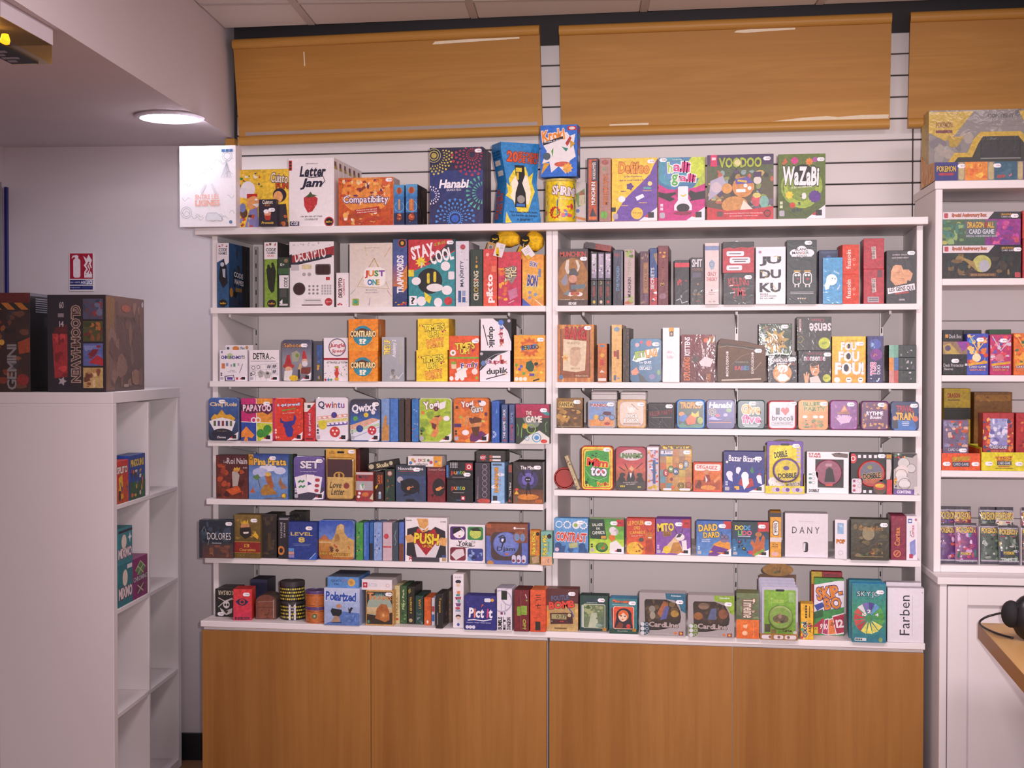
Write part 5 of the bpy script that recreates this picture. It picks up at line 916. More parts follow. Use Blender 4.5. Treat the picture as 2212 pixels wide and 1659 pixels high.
I('L2',G,C_,'amber box with lettered tiles over a green bird and coloured dice',1110,724,1178,825,.08,'e8a028',[('r',0,.5,1,1,'e08c24','e8a030'),('r',0,.485,1,.5,'f0c840'),('s',.5,.26,.34,12,.72,'d06020'),('e',.5,.26,.24,.10,'e0802c')]+[('r',.24+.095*i,.24-.012*i,.325+.095*i,.33-.012*i,['4070b0','d0b030','50a0b0','7a50a0','4080c0','c89838'][i]) for i in range(6)]+[T('PERUDO',.25,.21,.80,.31,'1c1c20',a=4),('p',[(.4,.58),(.56,.54),(.66,.66),(.62,.78),(.48,.78),(.38,.7)],'2c5038'),('e',.72,.62,.07,.04,'30302c'),('p',[(.58,.78),(.75,.7),(.7,.92),(.56,.94)],'c8a830'),('r',.5,.82,.66,.88,'6a4890'),('e',.08,.64,.05,None,'70a038'),('e',.24,.67,.05,None,'5068b0'),('e',.18,.73,.05,None,'7a50a0'),('e',.1,.8,.05,None,'e0c040'),('e',.32,.82,.05,None,'58a048'),('e',.88,.8,.05,None,'d8c840'),('p',[(.7,.66),(.95,.58),(.92,.62),(.74,.7)],'c07028'),('e',.08,.94,.065,None,'f0e4d8'),('e',.22,.94,.065,None,'f0e4d8'),('e',.36,.94,.065,None,'f0e4d8'),('l',[(.62,.98),(.82,.94)],.05,'2c2c28')],right='c88420',st=(.86,.10))

# ================= second shelf, unit by the hutch
I('R2',G,C_,'planked orange box with red title above a tattered wanted poster',1198,700,1283,824,.05,'b8783a',[('r',.0,0,1,1,'c88440','b87034')]+[('r',.12*i,0,.12*i+.06,1,['b06a30','d09450','a8642c'][i % 3]) for i in range(8)]+[('r',.1,.07,.9,.93,'a86030','8a4c28'),('r',.08,.08,.1,.92,'4a2c20'),('r',.88,.08,.9,.92,'4a2c20'),T('BANG!',.22,.05,.80,.26,'b82c2c',o='6a1c18',wt='h'),('p',[(.16,.25),(.8,.29),(.76,.8),(.5,.83),(.15,.8)],'d8c4a4'),T('WANTED',.26,.30,.62,.345,'a08868'),('p',[(.34,.44),(.6,.38),(.66,.6),(.5,.74),(.36,.7)],'c8a888'),('e',.5,.42,.14,.03,'b89878'),('s',.22,.58,.12,5,.5,'e0b868',18),T('POUR 4',.16,.56,.28,.6,'b04838'),T('$10.000',.36,.75,.62,.79,'b08c68'),T('Emiliano Sciarra',.5,.88,.84,.905,'d8c0a0'),('e',.1,.92,.06,.04,'5878a0')],mat='gloss',st=(.83,.06),n=2,blabel='planked orange copy standing behind the wanted poster box',right='b07c3c')
I('R2',CB,CG,'short orange spine with red blot and dice mark',1291,741,1311,824,.10,'c06420',[('r',0,0,1,1,'c86c24','b05818'),('e',.5,.06,.28,.03,'5a80a0'),('e',.5,.3,.22,.05,'d8a838'),('r',.25,.42,.65,.56,'b82c24'),('p',[(.2,.75),(.4,.68),(.8,.75)],'d8ccc0'),('r',.05,.90,.92,.97,'e0d8d0')],right='6a3414',y=-.006)
I('R2',G,C_,'pale wood spine with a small red stamp',1321,700,1343,824,.2,'dcae68',[('r',0,0,1,1,'e0b470','d8a860'),('e',.5,.08,.3,.04,'8098a8'),('r',.2,.46,.5,.56,'a84434'),('r',.5,.44,.75,.6,'8a5034'),('r',.2,.88,.45,.97,'606880'),('r',.55,.92,.8,.95,'8890a8')],mat='gloss',top='e8d0b0')
I('R2', G, C_, 'very dark brown spine with a rough woody texture', 1345, 707, 1360, 824, .18, '3a2c26', [('b', 5, 20, .05, .03, .95, .97, .2, ['5a4030', '2c2420', '4a3830', '6a5040'])], mat='gloss')
I('R2',N_,TN,'teal tin with green and orange title and cartoon travellers',1361,730,1429,824,.035,'28688c',[('r',0,0,1,1,'2f749c','245a80'),('p',[(.06,.5),(.14,.36),(.5,.26),(.94,.2),(.86,.36),(.6,.46),(.2,.54)],'f0e8e0'),T('JET',.12,.29,.5,.47,'98b838',o='284018',wt='h',a=7),T('LAG',.5,.24,.86,.42,'e8a030',o='7a4418',wt='h',a=7),T('Le QUIZ',.30,.52,.68,.58,'f0ecec'),T('completement',.30,.60,.68,.625,'b8c8d8'),T('DECALE !',.30,.64,.68,.72,'f0ecec'),('e',.36,.08,.05,.04,'c03060'),('e',.22,.14,.07,.05,'c8a0a8'),('e',.60,.10,.09,.07,'d0583c'),('p',[(.02,.76),(.2,.66),(.28,.78),(.2,.84),(.06,.84)],'d8845c'),('p',[(.26,.8),(.4,.86),(.56,1),(.3,1)],'2c2c34'),('e',.7,.88,.1,.06,'8070a0'),('e',.92,.78,.05,.06,'70a048')],r=.009,mat='tin',st=(.82,.13),side='7a98a8')
I('R2',G,C_,'tall plain white narrow box with an orange top tab',1431,707,1468,825,.09,'f0e8ec',[('r',.36,0,.66,.07,'e0a030'),('r',.4,.07,.64,.16,'302c28'),('e',.52,.115,.07,.03,'b8a080'),('o',.45,.5,.24,.012,'e8a8b0'),T('les',.3,.42,.55,.47,'e8b0b8'),T('Rouilles',.28,.50,.6,.56,'e8b0b8'),('r',.78,.36,.79,.62,'d0c8d0')],y=-.006,mat='gloss')
I('R2',G,C_,'dark red box with orange and white title written up the side',1471,722,1545,825,.06,'6a2428',[('r',0,0,1,1,'72282c','5c2024'),T('EXPLODING',.08,.48,.26,.96,'d8702c',rot=90,wt='b'),T('KITTENS',.10,.05,.26,.44,'ece4e8',rot=90,wt='b'),('e',.42,.52,.10,.07,'4a3c38'),('l',[(.34,.42),(.4,.48)],.03,'504440'),T('UN JEU DE CARTES',.62,.30,.71,.72,'e4d8d8',rot=90),T('POUR LES CHATONS',.74,.28,.79,.70,'c0a8a8',rot=90),('e',.73,.12,.07,None,'d86830'),('r',.82,.04,.97,.18,'9a6830'),('p',[(.52,.58),(.7,.46),(.95,.52),(.86,.68),(.6,.66)],'dcc8cc'),T('2 HEURES',.74,.82,.86,.98,'c07830',rot=90)],mat='gloss')  # pale patch over the captions is glare painted into the print
# bulging wrapped brown box
X, Y, wd, h = place('R2', 1548, 728, 1655, 823, .0)
ol = [(-.49*wd,.01*h),(-.40*wd,0),(.44*wd,.0),(.49*wd,.03*h),(.5*wd,.5*h),(.485*wd,.80*h),(.40*wd,.84*h),(.12*wd,.92*h),(-.2*wd,.97*h),(-.42*wd,h),(-.47*wd,.92*h),(-.49*wd,.5*h)]
make(G,C_,'bulging brown box in crinkled clear wrap with two white sideways strips',(X,Y,ROWZ['R2']+.0004),0,wd,h,.10,'54300c',[('r',.02,.14,.96,.98,'5e380e','4c2c0a'),('p',[(.04,.10),(.3,.12),(.5,.16),(.96,.24),(.9,.3),(.1,.16)],'3a2412'),T('EXPLOSION',.19,.36,.24,.80,'d8d0d0',rot=90),('e',.215,.32,.025,None,'d8d0d0'),('e',.215,.84,.025,None,'d8d0d0'),T('EXPLOSION',.70,.38,.75,.80,'d8d0d0',rot=90),('e',.725,.34,.025,None,'d8d0d0'),('r',.34,.50,.68,.74,'40342c'),T('WHERE IS',.38,.52,.64,.56,'90806a'),T('BABIES',.37,.62,.66,.72,'b04848',cols=['b03848','c05840','8060a0','4878b0','4090a0','5070b0'],wt='h'),('l',[(.05,.2),(.2,.17),(.5,.2),(.9,.3)],.008,'a89888'),('l',[(.1,.95),(.4,.94),(.9,.92)],.03,'c0b0a0'),('l',[(.3,.6),(.5,.4),(.66,.34)],.008,'8a7458'),('l',[(.76,.72),(.9,.54)],.010,'a8937a')],mat='card',outline=ol,grp=GROUPS['R2'],st=(.84,.28),side='3c2610')
I('R2',CB,CG,'black box with an orange moon portrait and starry title',1658,767,1722,825,.08,'1c1a1e',[('e',.50,.66,.32,None,'d09050'),('e',.52,.48,.17,.15,'ece4e4'),('e',.5,.52,.09,.10,'e0a890'),('p',[(.3,.84),(.42,.68),(.6,.68),(.74,.84),(.6,.96),(.4,.96)],'ece0e0'),T('SHABADABADA',.07,.10,.92,.24,'e8e0e4',wt='b'),('r',.3,.27,.65,.30,'d8d0d4'),T('COULEURS',.62,.29,.94,.34,'c86030'),('b',4,8,.05,.4,.2,.95,.02,['8a80a0']),('b',5,8,.8,.4,.97,.95,.03,['a8a0b8','605870'])],mat='gloss',st=(.84,.13))
I('R2',CB,CG,'dark green box with a golden sunburst set above the starry black box',1639,696,1711,765,.08,'2c4028',[('b',4,24,0,0,1,1,.09,['2c4a30','3c5a34','22301f','4a6838']),('s',.5,.55,.44,9,.5,'b8982c',10),('e',.5,.56,.26,None,'b88828'),('e',.5,.56,.2,None,'a87820'),T('GOBBIT',.28,.55,.78,.70,'4a3018',o='c8a040',a=4),('l',[(.4,.46),(.5,.4),(.62,.46)],.03,'5a4420'),('b',6,5,.05,.03,.3,.2,.05,['b84830','688a38']),('l',[(.3,.98),(.6,.92),(.9,.97)],.04,'d8e0d8')],on='p',mat='gloss',st=(.78,.09),y=.05)
I('R2',CB,CG,'black box with pale lower case title above a face and raised hand',1724,756,1796,825,.08,'28262a',[T('DEVINEZ LES MOTS',.24,.055,.8,.09,'9a4858'),T('ECRIVEZ AU MILIEU',.3,.10,.74,.13,'9a4858'),T('nonsense',.17,.18,.82,.32,'e4dce0',cols=['e4dce0','c06080','e4dce0','e4dce0','e4dce0']),('p',[(.36,.42),(.5,.34),(.62,.42),(.64,.66),(.56,.8),(.42,.76),(.36,.6)],'d8986c'),('p',[(.36,.44),(.48,.34),(.62,.42),(.58,.46),(.4,.5)],'3a2820'),('r',.40,.50,.60,.53,'4a3c38'),('r',.46,.66,.58,.68,'5a4038'),('p',[(.34,.84),(.6,.78),(.7,1),(.36,1)],'d0c4bc'),('p',[(.16,.72),(.2,.72),(.22,.8),(.24,.66),(.27,.66),(.28,.8),(.31,.7),(.34,.72),(.32,.86),(.3,1),(.2,1)],'d8a078'),('b',3,8,.65,.4,.98,.7,.04,['5a5054','443e44']),('e',.86,.86,.12,None,'b8c038'),T('NSP',.8,.84,.92,.88,'607020')],mat='gloss',st=(.88,.12))
I('R2',CB,CG,'black box with its pale title upside down on the face and hand box',1721,681,1796,754,.08,'33322f',[T('sense',.36,.18,.99,.42,'d8d0d4',rot=180,wt='b'),T('Classic',.38,.05,.8,.15,'a04858',rot=180),T('nonsense',.06,.06,.13,.44,'c8a0a0',rot=90),('l',[(.03,.62),(.12,.56),(.2,.66),(.1,.78),(.04,.72)],.015,'a89038'),('e',.80,.78,.17,None,'b8c430'),T('NSP',.73,.75,.87,.81,'687820',a=8)],on='p',mat='gloss',top='4a4846')
I('R2',G,C_,'bright yellow box with stacked bubbly white words and penguin eyes',1797,724,1870,824,.06,'f0b828',[('r',0,0,1,1,'f0c02c','ec9c28'),T('LE JEU QUI VA VOUS RENDRE',.24,.09,.74,.115,'4a3820',a=2),T('FOU',.27,.13,.72,.30,'f0e8e4',o='d0b098',wt='h'),('e',.50,.21,.045,.055,'1c1c28'),T('FOU',.20,.33,.80,.54,'f0e8e4',o='d0b098',wt='h'),('e',.49,.43,.065,.07,'1c1c28'),T('FOU!',.10,.57,.94,.82,'f0e8e4',o='d0b098',wt='h'),('e',.42,.68,.075,.08,'22263c'),('e',.15,.94,.09,.06,'ece4e4'),('e',.5,.94,.09,.06,'ece4e4'),('e',.85,.94,.08,.06,'ece4e4'),('r',.45,.92,.55,.94,'202020'),('r',.81,.92,.9,.94,'202020')],mat='gloss',st=(.83,.16),right='b88820',top='c8a868')
I('R2',CB,CG,'indigo spine with purple discs and white sideways title',1873,724,1908,825,.10,'2c2858',[('r',0,0,1,.4,'34346e','2c2858'),('e',.5,.18,.36,None,'4858a8'),('b',4,6,.25,.1,.75,.26,.12,['88b0d0','303880']),('e',.55,.40,.38,None,'7a2c88'),('l',[(.4,.44),(.5,.38),(.6,.42)],.05,'d09038'),T('TOSS',.2,.56,.55,.84,'c85088',rot=90,o='ece0ec'),T('DUO',.62,.62,.82,.82,'e8e0ec',rot=90),('b',5,7,.1,.9,.95,.98,.08,['80b0d8','e8e8f0','4060a0'])],mat='gloss')
for i, (ya, yb) in enumerate(((798, 825), (770, 797.5), (742, 769.5))):
    I('R2',G,C_,['flat dark box with a red striped end, lowest of three stacked','flat dark box with an orange and blue end, middle of three stacked','flat dark box with a pale green end, top of three stacked'][i],1920,ya,1983,yb,.12,'26302e',[('r',0,0,.34,1,['c88880','d08838','7ab098'][i]),('r',.18,0,.34,1,['b85048','3868a0','6aa088'][i]),('b',8+i,10,.36,.1,.98,.9,.05,['3a4a40','8a8488','2a4030','c8c0c4','5a4858'])],mat='gloss',on='p' if i else None,left='20241f')

# ================= third shelf, tins by the corner
I('L3',N_,TN,'navy tin with gold title, crown and fanned picture cards',450,857,516,950,.035,'2c4a84',[('r',0,0,1,.5,'3c62a8','2c4a80'),('r',0,.5,1,1,'34507c','20283c'),T('Cinq Rois',.05,.10,.95,.22,'d8c098',wt='h'),('p',[(.08,.48),(.2,.38),(.3,.40),(.44,.27),(.58,.4),(.72,.38),(.9,.48),(.84,.54),(.12,.54)],'d8a430'),('p',[(.02,.55),(.2,.50),(.45,.46),(.7,.5),(.9,.55),(.78,.78),(.5,.72),(.2,.78)],'e8e4e8')]+[('r',.17+.135*i,.54,.25+.135*i,.66,['506040','604878','803840','40506a','6a7050'][i]) for i in range(5)]+[('e',.46,.84,.36,.12,'1c2438'),T('Le jeu',.3,.77,.6,.79,'b89858'),T('Chateau',.28,.90,.58,.95,'e4dce0',sh=.2)]+gig(),r=.012,mat='tin',st=(.46,.09),side='5a7098',y=-.014)
I('L3',G,C_,'four coloured box with white outlined title and spade and club',521,858,589,950,.05,'c02c70',[('r',0,0,.5,.56,'c02c70'),('r',.5,0,1,.56,'e09038'),('r',.0,.56,.48,1,'2c4aa0'),('r',.48,.56,1,1,'c8d040'),('l',[(.48,0),(.5,1)],.02,'e8e0e8'),('l',[(0,.55),(1,.58)],.02,'e8e0e8'),('p',[(0,.14),(1,.12),(1,.3),(.85,.38),(.7,.32),(.2,.36),(0,.28)],'5a2040'),T('PAPAYOO',.06,.15,.96,.30,'ece0e8',o='7a1c48',wt='h',cols=['ece0e8','e8b8d0']),('o',.40,.51,.09,.035,'ece4e8'),('o',.54,.51,.09,.035,'ece4e8'),('p',[(.16,.66),(.42,.86),(.34,.94),(.2,.9),(.22,1),(.08,1),(.12,.9),(0,.92),(0,.8)],'e88a38'),('e',.62,.82,.13,None,'3a8c38'),('e',.84,.72,.13,None,'3a8c38'),('e',.8,.86,.10,None,'46983c')]+gig(),y=-.012,st=(.82,.12),mat='gloss')
I('L3',N_,TN,'red patterned tin with a solid blue horned bull head',591,858,655,951,.035,'d43c2c',[('b',5,50,.02,.03,.98,.97,.025,['e88038','d8603a']),T('6 qui prend!',.12,.12,.90,.20,'d8d8ec',o='5860a0',wt='h',a=3),('p',[(.28,.28),(.76,.23),(.76,.25),(.28,.31)],'78a038'),T('Jeu de Vachette',.3,.335,.72,.365,'f0d8c8',a=4),('p',[(.24,.44),(.22,.58),(.34,.60),(.32,.66),(.38,.70),(.42,.86),(.5,.92),(.64,.9),(.68,.74),(.62,.66),(.72,.6),(.78,.46),(.7,.38),(.68,.52),(.58,.54),(.36,.56),(.28,.52)],'34348c'),T('5+',.06,.90,.2,.95,'f0e0d8')]+gig()+ic('f0d8c8')[:2],r=.012,mat='tin',side='c8402c')
I('L3',G,C_,'red spine with a white top corner and blue sideways letters',657,868,681,951,.10,'c83438',[('p',[(0,0),(1,0),(.3,.24),(0,.24)],'e4dcd8'),('r',.3,.06,.6,.14,'3c3834'),T('6 qui prend',.36,.28,.64,.86,'d0c8e0',rot=90),('r',.15,.93,.85,.96,'5a2428')])
I('L3',N_,TN,'white tin with coloured script title, dice and dotted stripes',681,858,752,953,.035,'e6dee6',[T('Qwintu',.08,.08,.90,.27,'303868',cols=['303058','b83440','4a4880','b86030','5858a0','8a4890']),('p',[(.05,.44),(1,.37),(1,.44),(.05,.51)],'e0a088'),('p',[(.05,.53),(1,.46),(1,.53),(.05,.60)],'d8cc80'),('p',[(.05,.62),(1,.55),(1,.62),(.05,.69)],'6a58a0')]+[('e',.12+.16*i,.47-.012*i,.05,.02,'f0e8ec') for i in range(6)]+[('e',.4+.13*i,.615-.01*i,.05,.02,'ece4f0') for i in range(5)]+[('e',.58,.40,.09,None,'483888'),('e',.22,.63,.14,None,'d8c838'),('e',.60,.79,.16,None,'c83c34'),('e',.54,.76,.03,None,'f4e8e8'),('e',.66,.76,.03,None,'f4e8e8'),('e',.6,.84,.03,None,'f4e8e8')]+gig()+ic(),r=.012,mat='tin',side='d8d0d4')
I('L3',N_,TN,'blue black tin with white slanted title and scattered coloured dice',756,862,821,954,.035,'3050a0',[('r',0,0,1,.25,'38343c','3c4468'),('r',0,.25,1,.6,'3c4468','3068b8'),('p',[(0,.62),(.75,.44),(1,.48),(1,1),(0,1)],'d8d8e4'),('p',[(0,.62),(.75,.44),(1,.48),(.3,.72),(0,.72)],'d8a890'),('p',[(0,.74),(1,.56),(1,.62),(0,.82)],'b8d0a8'),('l',[(.02,.94),(.98,.66)],.015,'7080b0'),T('Qwixx',.06,.10,.90,.32,'ece4ec',sh=.15,wt='h',a=6),('s',.18,.46,.09,6,.8,'58a048'),('e',.54,.37,.08,None,'e0c038'),('e',.78,.31,.07,None,'e0d8e0'),('e',.32,.70,.12,None,'2c4890'),('e',.74,.74,.15,None,'c03038'),('e',.69,.71,.03,None,'f0e4e8'),('e',.79,.72,.03,None,'f0e4e8'),('e',.74,.79,.03,None,'f0e4e8')]+gig()+ic('8890a8'),r=.012,mat='tin',st=(.86,.12),side='60708c')
for i,(a,b_,c1,c2,lab) in enumerate(((823,841.5,'7a98c8','c08848','tin spine in pale blue with an orange tower'),(842,860.5,'4a78c0','3a68b8','plain speckled blue tin spine'),(861,874,'3c3430','342c2a','nearly black tin spine beside the speckled blue one'),(874.5,887,'50382c','3a2a26','rusty brown tin spine among dark ones'),(889,904,'3874b8','2c5a98','bright blue tin spine with red specks beside the green tin'))):
    I('L3',N_,TN,lab,a,862,b_,955,.10,c1,[('r',.05,.0,.95,1,c1,c1)]+([('p',[(.1,.7),(.4,.4),(.7,.38),(.7,.6),(.95,.62),(.95,.98),(.05,.98)],c2)] if i == 0 else [('b',30+i,14,.08,.05,.92,.95,.14,[c1,c2] if i != 4 else [c1,c2,'b84840','88b0d8'])]),mat='tin',r=.0045)
I('L3',N_,TN,'lime tin with white script title and a crouching orange figure',905,861,976,957,.035,'a8c038',[('b',4,16,.02,.03,.98,.97,.16,['98b030','b8d048','8aa838','c8d860']),T('Yogi',.14,.07,.62,.30,'f0e8ec',o='6a2838',wt='h',a=8),('p',[(.62,.12),(.84,.06),(.8,.22),(.64,.26)],'e8e0e4'),('p',[(.3,.54),(.52,.40),(.66,.50),(.58,.64),(.6,.78),(.5,.9),(.34,.86),(.44,.74),(.4,.62)],'d8884c'),('e',.62,.46,.10,.06,'d89058'),('p',[(.44,.42),(.66,.38),(.6,.44)],'5a3420'),('p',[(.38,.56),(.54,.6),(.5,.72),(.4,.68)],'6a3428'),('e',.85,.46,.10,.06,'ece4e8'),('r',.06,.3,.16,.37,'d87838'),('r',.6,.06,.66,.1,'90a828'),('e',.1,.72,.08,.06,'5a8030')]+gig()+ic(),r=.012,mat='tin',side='c8c8b0')
I('L3',N_,TN,'orange tin with white script title and a bearded purple robed figure',979,861,1057,958,.035,'d8742c',[('b',4,16,.02,.03,.98,.97,.14,['d06828','e08838','c86030']),T('Yogi',.22,.07,.56,.24,'f0e8ec',o='6a3028',wt='h',a=6),T('Guru',.50,.17,.82,.32,'d0d0cc',o='4a4440',wt='h',a=8),('e',.82,.12,.1,.06,'ece4e8'),('p',[(.42,.98),(.5,.8),(.8,.74),(1,.86),(1,1)],'6a2c60'),('e',.62,.56,.18,.13,'d08c54'),('p',[(.44,.52),(.6,.42),(.8,.46),(.78,.54),(.5,.58)],'6a3a20'),('p',[(.5,.66),(.74,.64),(.7,.84),(.58,.88)],'5a3420'),('p',[(.3,.58),(.34,.42),(.44,.38),(.42,.5),(.38,.66)],'d08c54'),('e',.34,.78,.10,.06,'ece4e8'),('r',.06,.18,.13,.24,'4a3038'),('r',.7,.05,.78,.1,'3a4a70'),('r',.16,.4,.24,.46,'98b048'),('r',.88,.32,.96,.4,'6a3848'),('r',.44,.44,.52,.5,'503848'),('r',.8,.5,.88,.54,'c8d060'),('p',[(.34,.94),(.46,.9),(.48,1),(.34,1)],'e89838'),('r',.02,.58,.22,.66,'50306a')]+gig()+ic(),r=.012,mat='tin',side='b86830')
I('L3',G,C_,'deep blue spine with a white burst at its foot',1062,866,1079,957,.12,'2c5cb0',[('fw',.2,.8,.1,.55,12,'c8d8f0',1),('l',[(.6,.3),(.7,.2)],.08,'7898d0'),('r',.05,.02,.9,.05,'406cc0')],mat='gloss')
I('L3',G,C_,'slate blue spine with white and red sideways words',1083,874,1097,957,.12,'4a5a88',[T('THE GAME QUICK',.25,.12,.7,.88,'d8d0dc',rot=90,cols=['e0d8e4','e0d8e4','e0d8e4','e0d8e4','e0d8e4','e0d8e4','e0d8e4','c85858']),('e',.5,.93,.2,.02,'b84040')],mat='gloss')
I('L3',G,C_,'slate blue spine with a red lower word beside the magenta topped box',1099.5,874,1112,957,.12,'505c8c',[T('GAME',.25,.2,.7,.48,'8898b8',rot=90),T('EXTREME',.25,.52,.7,.92,'c04858',rot=90)],mat='gloss')
I('L3',G,C_,'magenta topped dark green box with cream block title and blue swirl',1114,872,1187,958,.04,'30382c',[('r',0,0,1,.34,'a82050','98203c'),('p',[(.72,.18),(.86,.12),(1,.22),(1,.28),(.9,.28)],'3a8890'),('p',[(.2,.34),(.5,.30),(.8,.34),(.66,.56),(.46,.60),(.3,.52)],'7a8078'),T('THE',.30,.17,.47,.27,'e8dcd0',wt='b'),T('GAME',.30,.29,.78,.46,'e8dcd0',wt='b'),('e',.28,.55,.08,None,'e0a028'),('l',[(.06,.8),(.08,.6),(.04,.5)],.02,'5a9838'),('l',[(.16,.84),(.18,.6),(.22,.48)],.02,'78b040'),('l',[(.9,.7),(.88,.5),(.94,.44)],.02,'5a9838'),('p',[(.1,1),(.4,.78),(.7,.66),(1,.84),(1,1)],'d8d4cc'),('o',.62,.84,.14,.03,'5aa0c8'),('e',.62,.84,.07,None,'4a90d0'),('o',.34,.86,.07,.02,'6aa8c8'),('e',.84,.93,.10,.05,'c84038'),('o',.46,.62,.14,.025,'8ab840')],y=-.030,st=(.83,.15))

# ================= third shelf, tins by the hutch
I('R3',CB,CG,'golden brown box with a carved lion face and framed title',1196,861,1259,925,.04,'6a4a24',[('b',4,26,0,.3,1,1,.12,['8a6430','5a3c1c','a07838','443018','b88840']),('r',0,0,1,.34,'8a6428','7a5424'),('rr',.08,.12,.66,.32,'c8a858',.2),T('FANTASY',.10,.15,.80,.29,'4a3418',wt='b'),('e',.3,.62,.08,.04,'d0a850'),('e',.46,.66,.05,.06,'c09848'),('r',.06,.94,.92,.97,'8a7a60')],mat='gloss',st=(.78,.13))
I('R3',N_,TN,'silver rimmed tin with a cannon crew and red title',1269,866,1330,926,.03,'9a98a0',[('rr',.05,.05,.95,.95,'7a94c0',.12),('r',.06,.7,.94,.94,'d89050'),('rr',.12,.12,.7,.23,'c8b0b0',.2),T('PANICO!',.10,.12,.80,.23,'8a2838',wt='b'),('e',.68,.70,.12,.10,'d8986c'),('p',[(.52,.50),(.6,.40),(.84,.42),(.86,.52),(.7,.56)],'5a2c38'),('o',.50,.64,.12,.04,'606878'),('o',.88,.62,.11,.04,'606878'),('s',.3,.62,.13,9,.5,'d8a838'),('e',.70,.85,.10,.06,'a83c40'),('e',.36,.3,.04,.04,'a88878')],r=.010,mat='tin',st=(.82,.15),side='b8b4b4')
for i in range(4):
    X, Y, wd, h = place('R3', 1277, 905.5, 1333, 925, .045)
    make(N_,TN,'plain silver tin lying flat behind the cannon crew tin, '+['lowest','second lowest','second highest','topmost'][i]+' of its stack',(X,Y,ROWZ['R3']+.0004+i*(h+.0002)),0,wd,h,.085,'b8b0ac',[('r',.02,.30,.98,.38,'6a625e')],r=.0042,mat='tin',grp='flat silver tins behind the cannon crew tin')
I('R3',N_,TN,'cream tin with orange rim, waving figure and bubble lettering',1333,864,1396,926,.03,'d8a048',[('rr',.05,.05,.95,.95,'b89880',.12),('rr',.09,.09,.91,.91,'dcc8b8',.2),('p',[(.32,.26),(.38,.24),(.44,.36),(.56,.36),(.62,.24),(.66,.26),(.58,.44),(.42,.46)],'ece0d8'),('e',.5,.34,.07,.07,'ece4dc'),('l',[(.48,.14),(.74,.36)],.015,'5a4030'),T('OUGA',.28,.50,.70,.64,'f0e8e0',o='5a3424',wt='h'),T('BOUGA',.24,.66,.76,.80,'f0e8e0',o='5a3424',wt='h'),('r',.2,.84,.82,.87,'8a6850')],r=.010,mat='tin',st=(.82,.17),side='c0a078')
for i in range(4):
    X, Y, wd, h = place('R3', 1340, 905.5, 1396, 925, .045)
    make(N_,TN,'plain silver tin lying flat behind the cream tin, '+['lowest','second lowest','second highest','topmost'][i]+' of its stack',(X,Y,ROWZ['R3']+.0004+i*(h+.0002)),0,wd,h,.085,'b8b0ac',[('r',.02,.30,.98,.38,'6a625e')],r=.0042,mat='tin',grp='flat silver tins behind the cream tin')
I('R3',CB,CG,'low black box with dripping dark red title',1400,872,1457,927,.03,'221e20',[T('KILLER PARTY',.06,.30,.94,.48,'8a2c30',wt='b',a=5),('r',.12,.56,.9,.58,'8a7a78'),('b',4,6,.4,.72,.7,.95,.04,['4a4244','8a8084'])],mat='gloss',st=(.80,.13))
I('R3',N_,TN,'bright blue rimmed tin with orange title and tropical animals',1461,865,1523,928,.03,'3a80c8',[('rr',.05,.05,.95,.95,'2c4030',.14),('r',.08,.12,.92,.5,'24382c','305040'),T('TROPICO',.13,.09,.88,.30,'e89828',o='6a3818',wt='h'),('e',.18,.50,.10,.08,'d8803c'),('p',[(.1,.6),(.3,.5),(.4,.6),(.25,.78),(.1,.74)],'3868b0'),('p',[(.32,.7),(.5,.5),(.7,.58),(.66,.84),(.4,.88)],'c85c24'),('p',[(.54,.42),(.66,.5),(.78,.38),(.8,.58),(.66,.62),(.52,.54)],'e0b830'),('e',.84,.72,.10,.12,'98a838'),('p',[(.05,.9),(.2,.8),(.4,.92),(.7,.84),(.95,.9),(.9,.97),(.1,.97)],'3a7a60')],r=.012,mat='tin',st=(.80,.14),side='3a78c0')
I('R3',N_,TN,'violet tin with white brush title and a firework over water',1526,865,1587,928,.03,'34307c',[('r',0,0,1,.6,'34307a','4a4890'),('r',0,.6,1,1,'3c3888','28246a'),T('Hanabi',.08,.08,.92,.28,'ece4f0',sh=.15,wt='h'),('fw',.2,.42,.03,.16,12,'d8cc48',2),('e',.8,.36,.10,.07,'78a068'),('e',.4,.54,.08,.06,'c04860'),('e',.68,.52,.08,.06,'a8a0d8'),('p',[(.05,.68),(.22,.56),(.4,.66),(.6,.66),(.4,.70)],'a0a0d0'),('p',[(.58,.74),(.75,.58),(.9,.72)],'504a78'),('r',.08,.77,.9,.80,'c87858')],r=.010,mat='tin',side='3c3890')
I('R3',N_,TN,'dark green tin with fat orange and pink title words',1592,866,1653,929,.03,'28484c',[('b',5,20,.04,.04,.96,.96,.05,['30585c','4a7880','204044']),T('Give',.16,.15,.82,.48,'e89838',o='f0e0d0',wt='h'),T('five',.18,.50,.84,.80,'d84c88',o='f4e4ec',wt='h'),('r',.2,.85,.8,.88,'b8c8c8'),('r',.26,.90,.74,.93,'b8c8c8')],r=.010,mat='tin',st=(.55,.12),side='3a5a5c')
I('R3',N_,TN,'silver tin with red rim, red heart and typewriter lettering',1659,867,1720,929,.03,'c03038',[('rr',.045,.045,.955,.955,'c8c0c8',.12),('b',5,14,.1,.1,.9,.9,.10,['d4ccd4','bcb4bc']),T('I',.28,.25,.40,.48,'28242c',wt='h'),('p',[(.45,.34),(.48,.26),(.54,.23),(.60,.28),(.66,.22),(.74,.26),(.76,.36),(.62,.52)],'c02c30'),T('brocoli',.13,.52,.90,.70,'28242c',wt='b'),('l',[(.12,.86),(.12,.76),(.88,.74),(.88,.84),(.12,.86)],.012,'48444c'),T('UN JEU TRES QUIZZ',.2,.775,.82,.83,'48444c',a=2)],r=.010,mat='tin',st=(.88,.10),side='b83840')
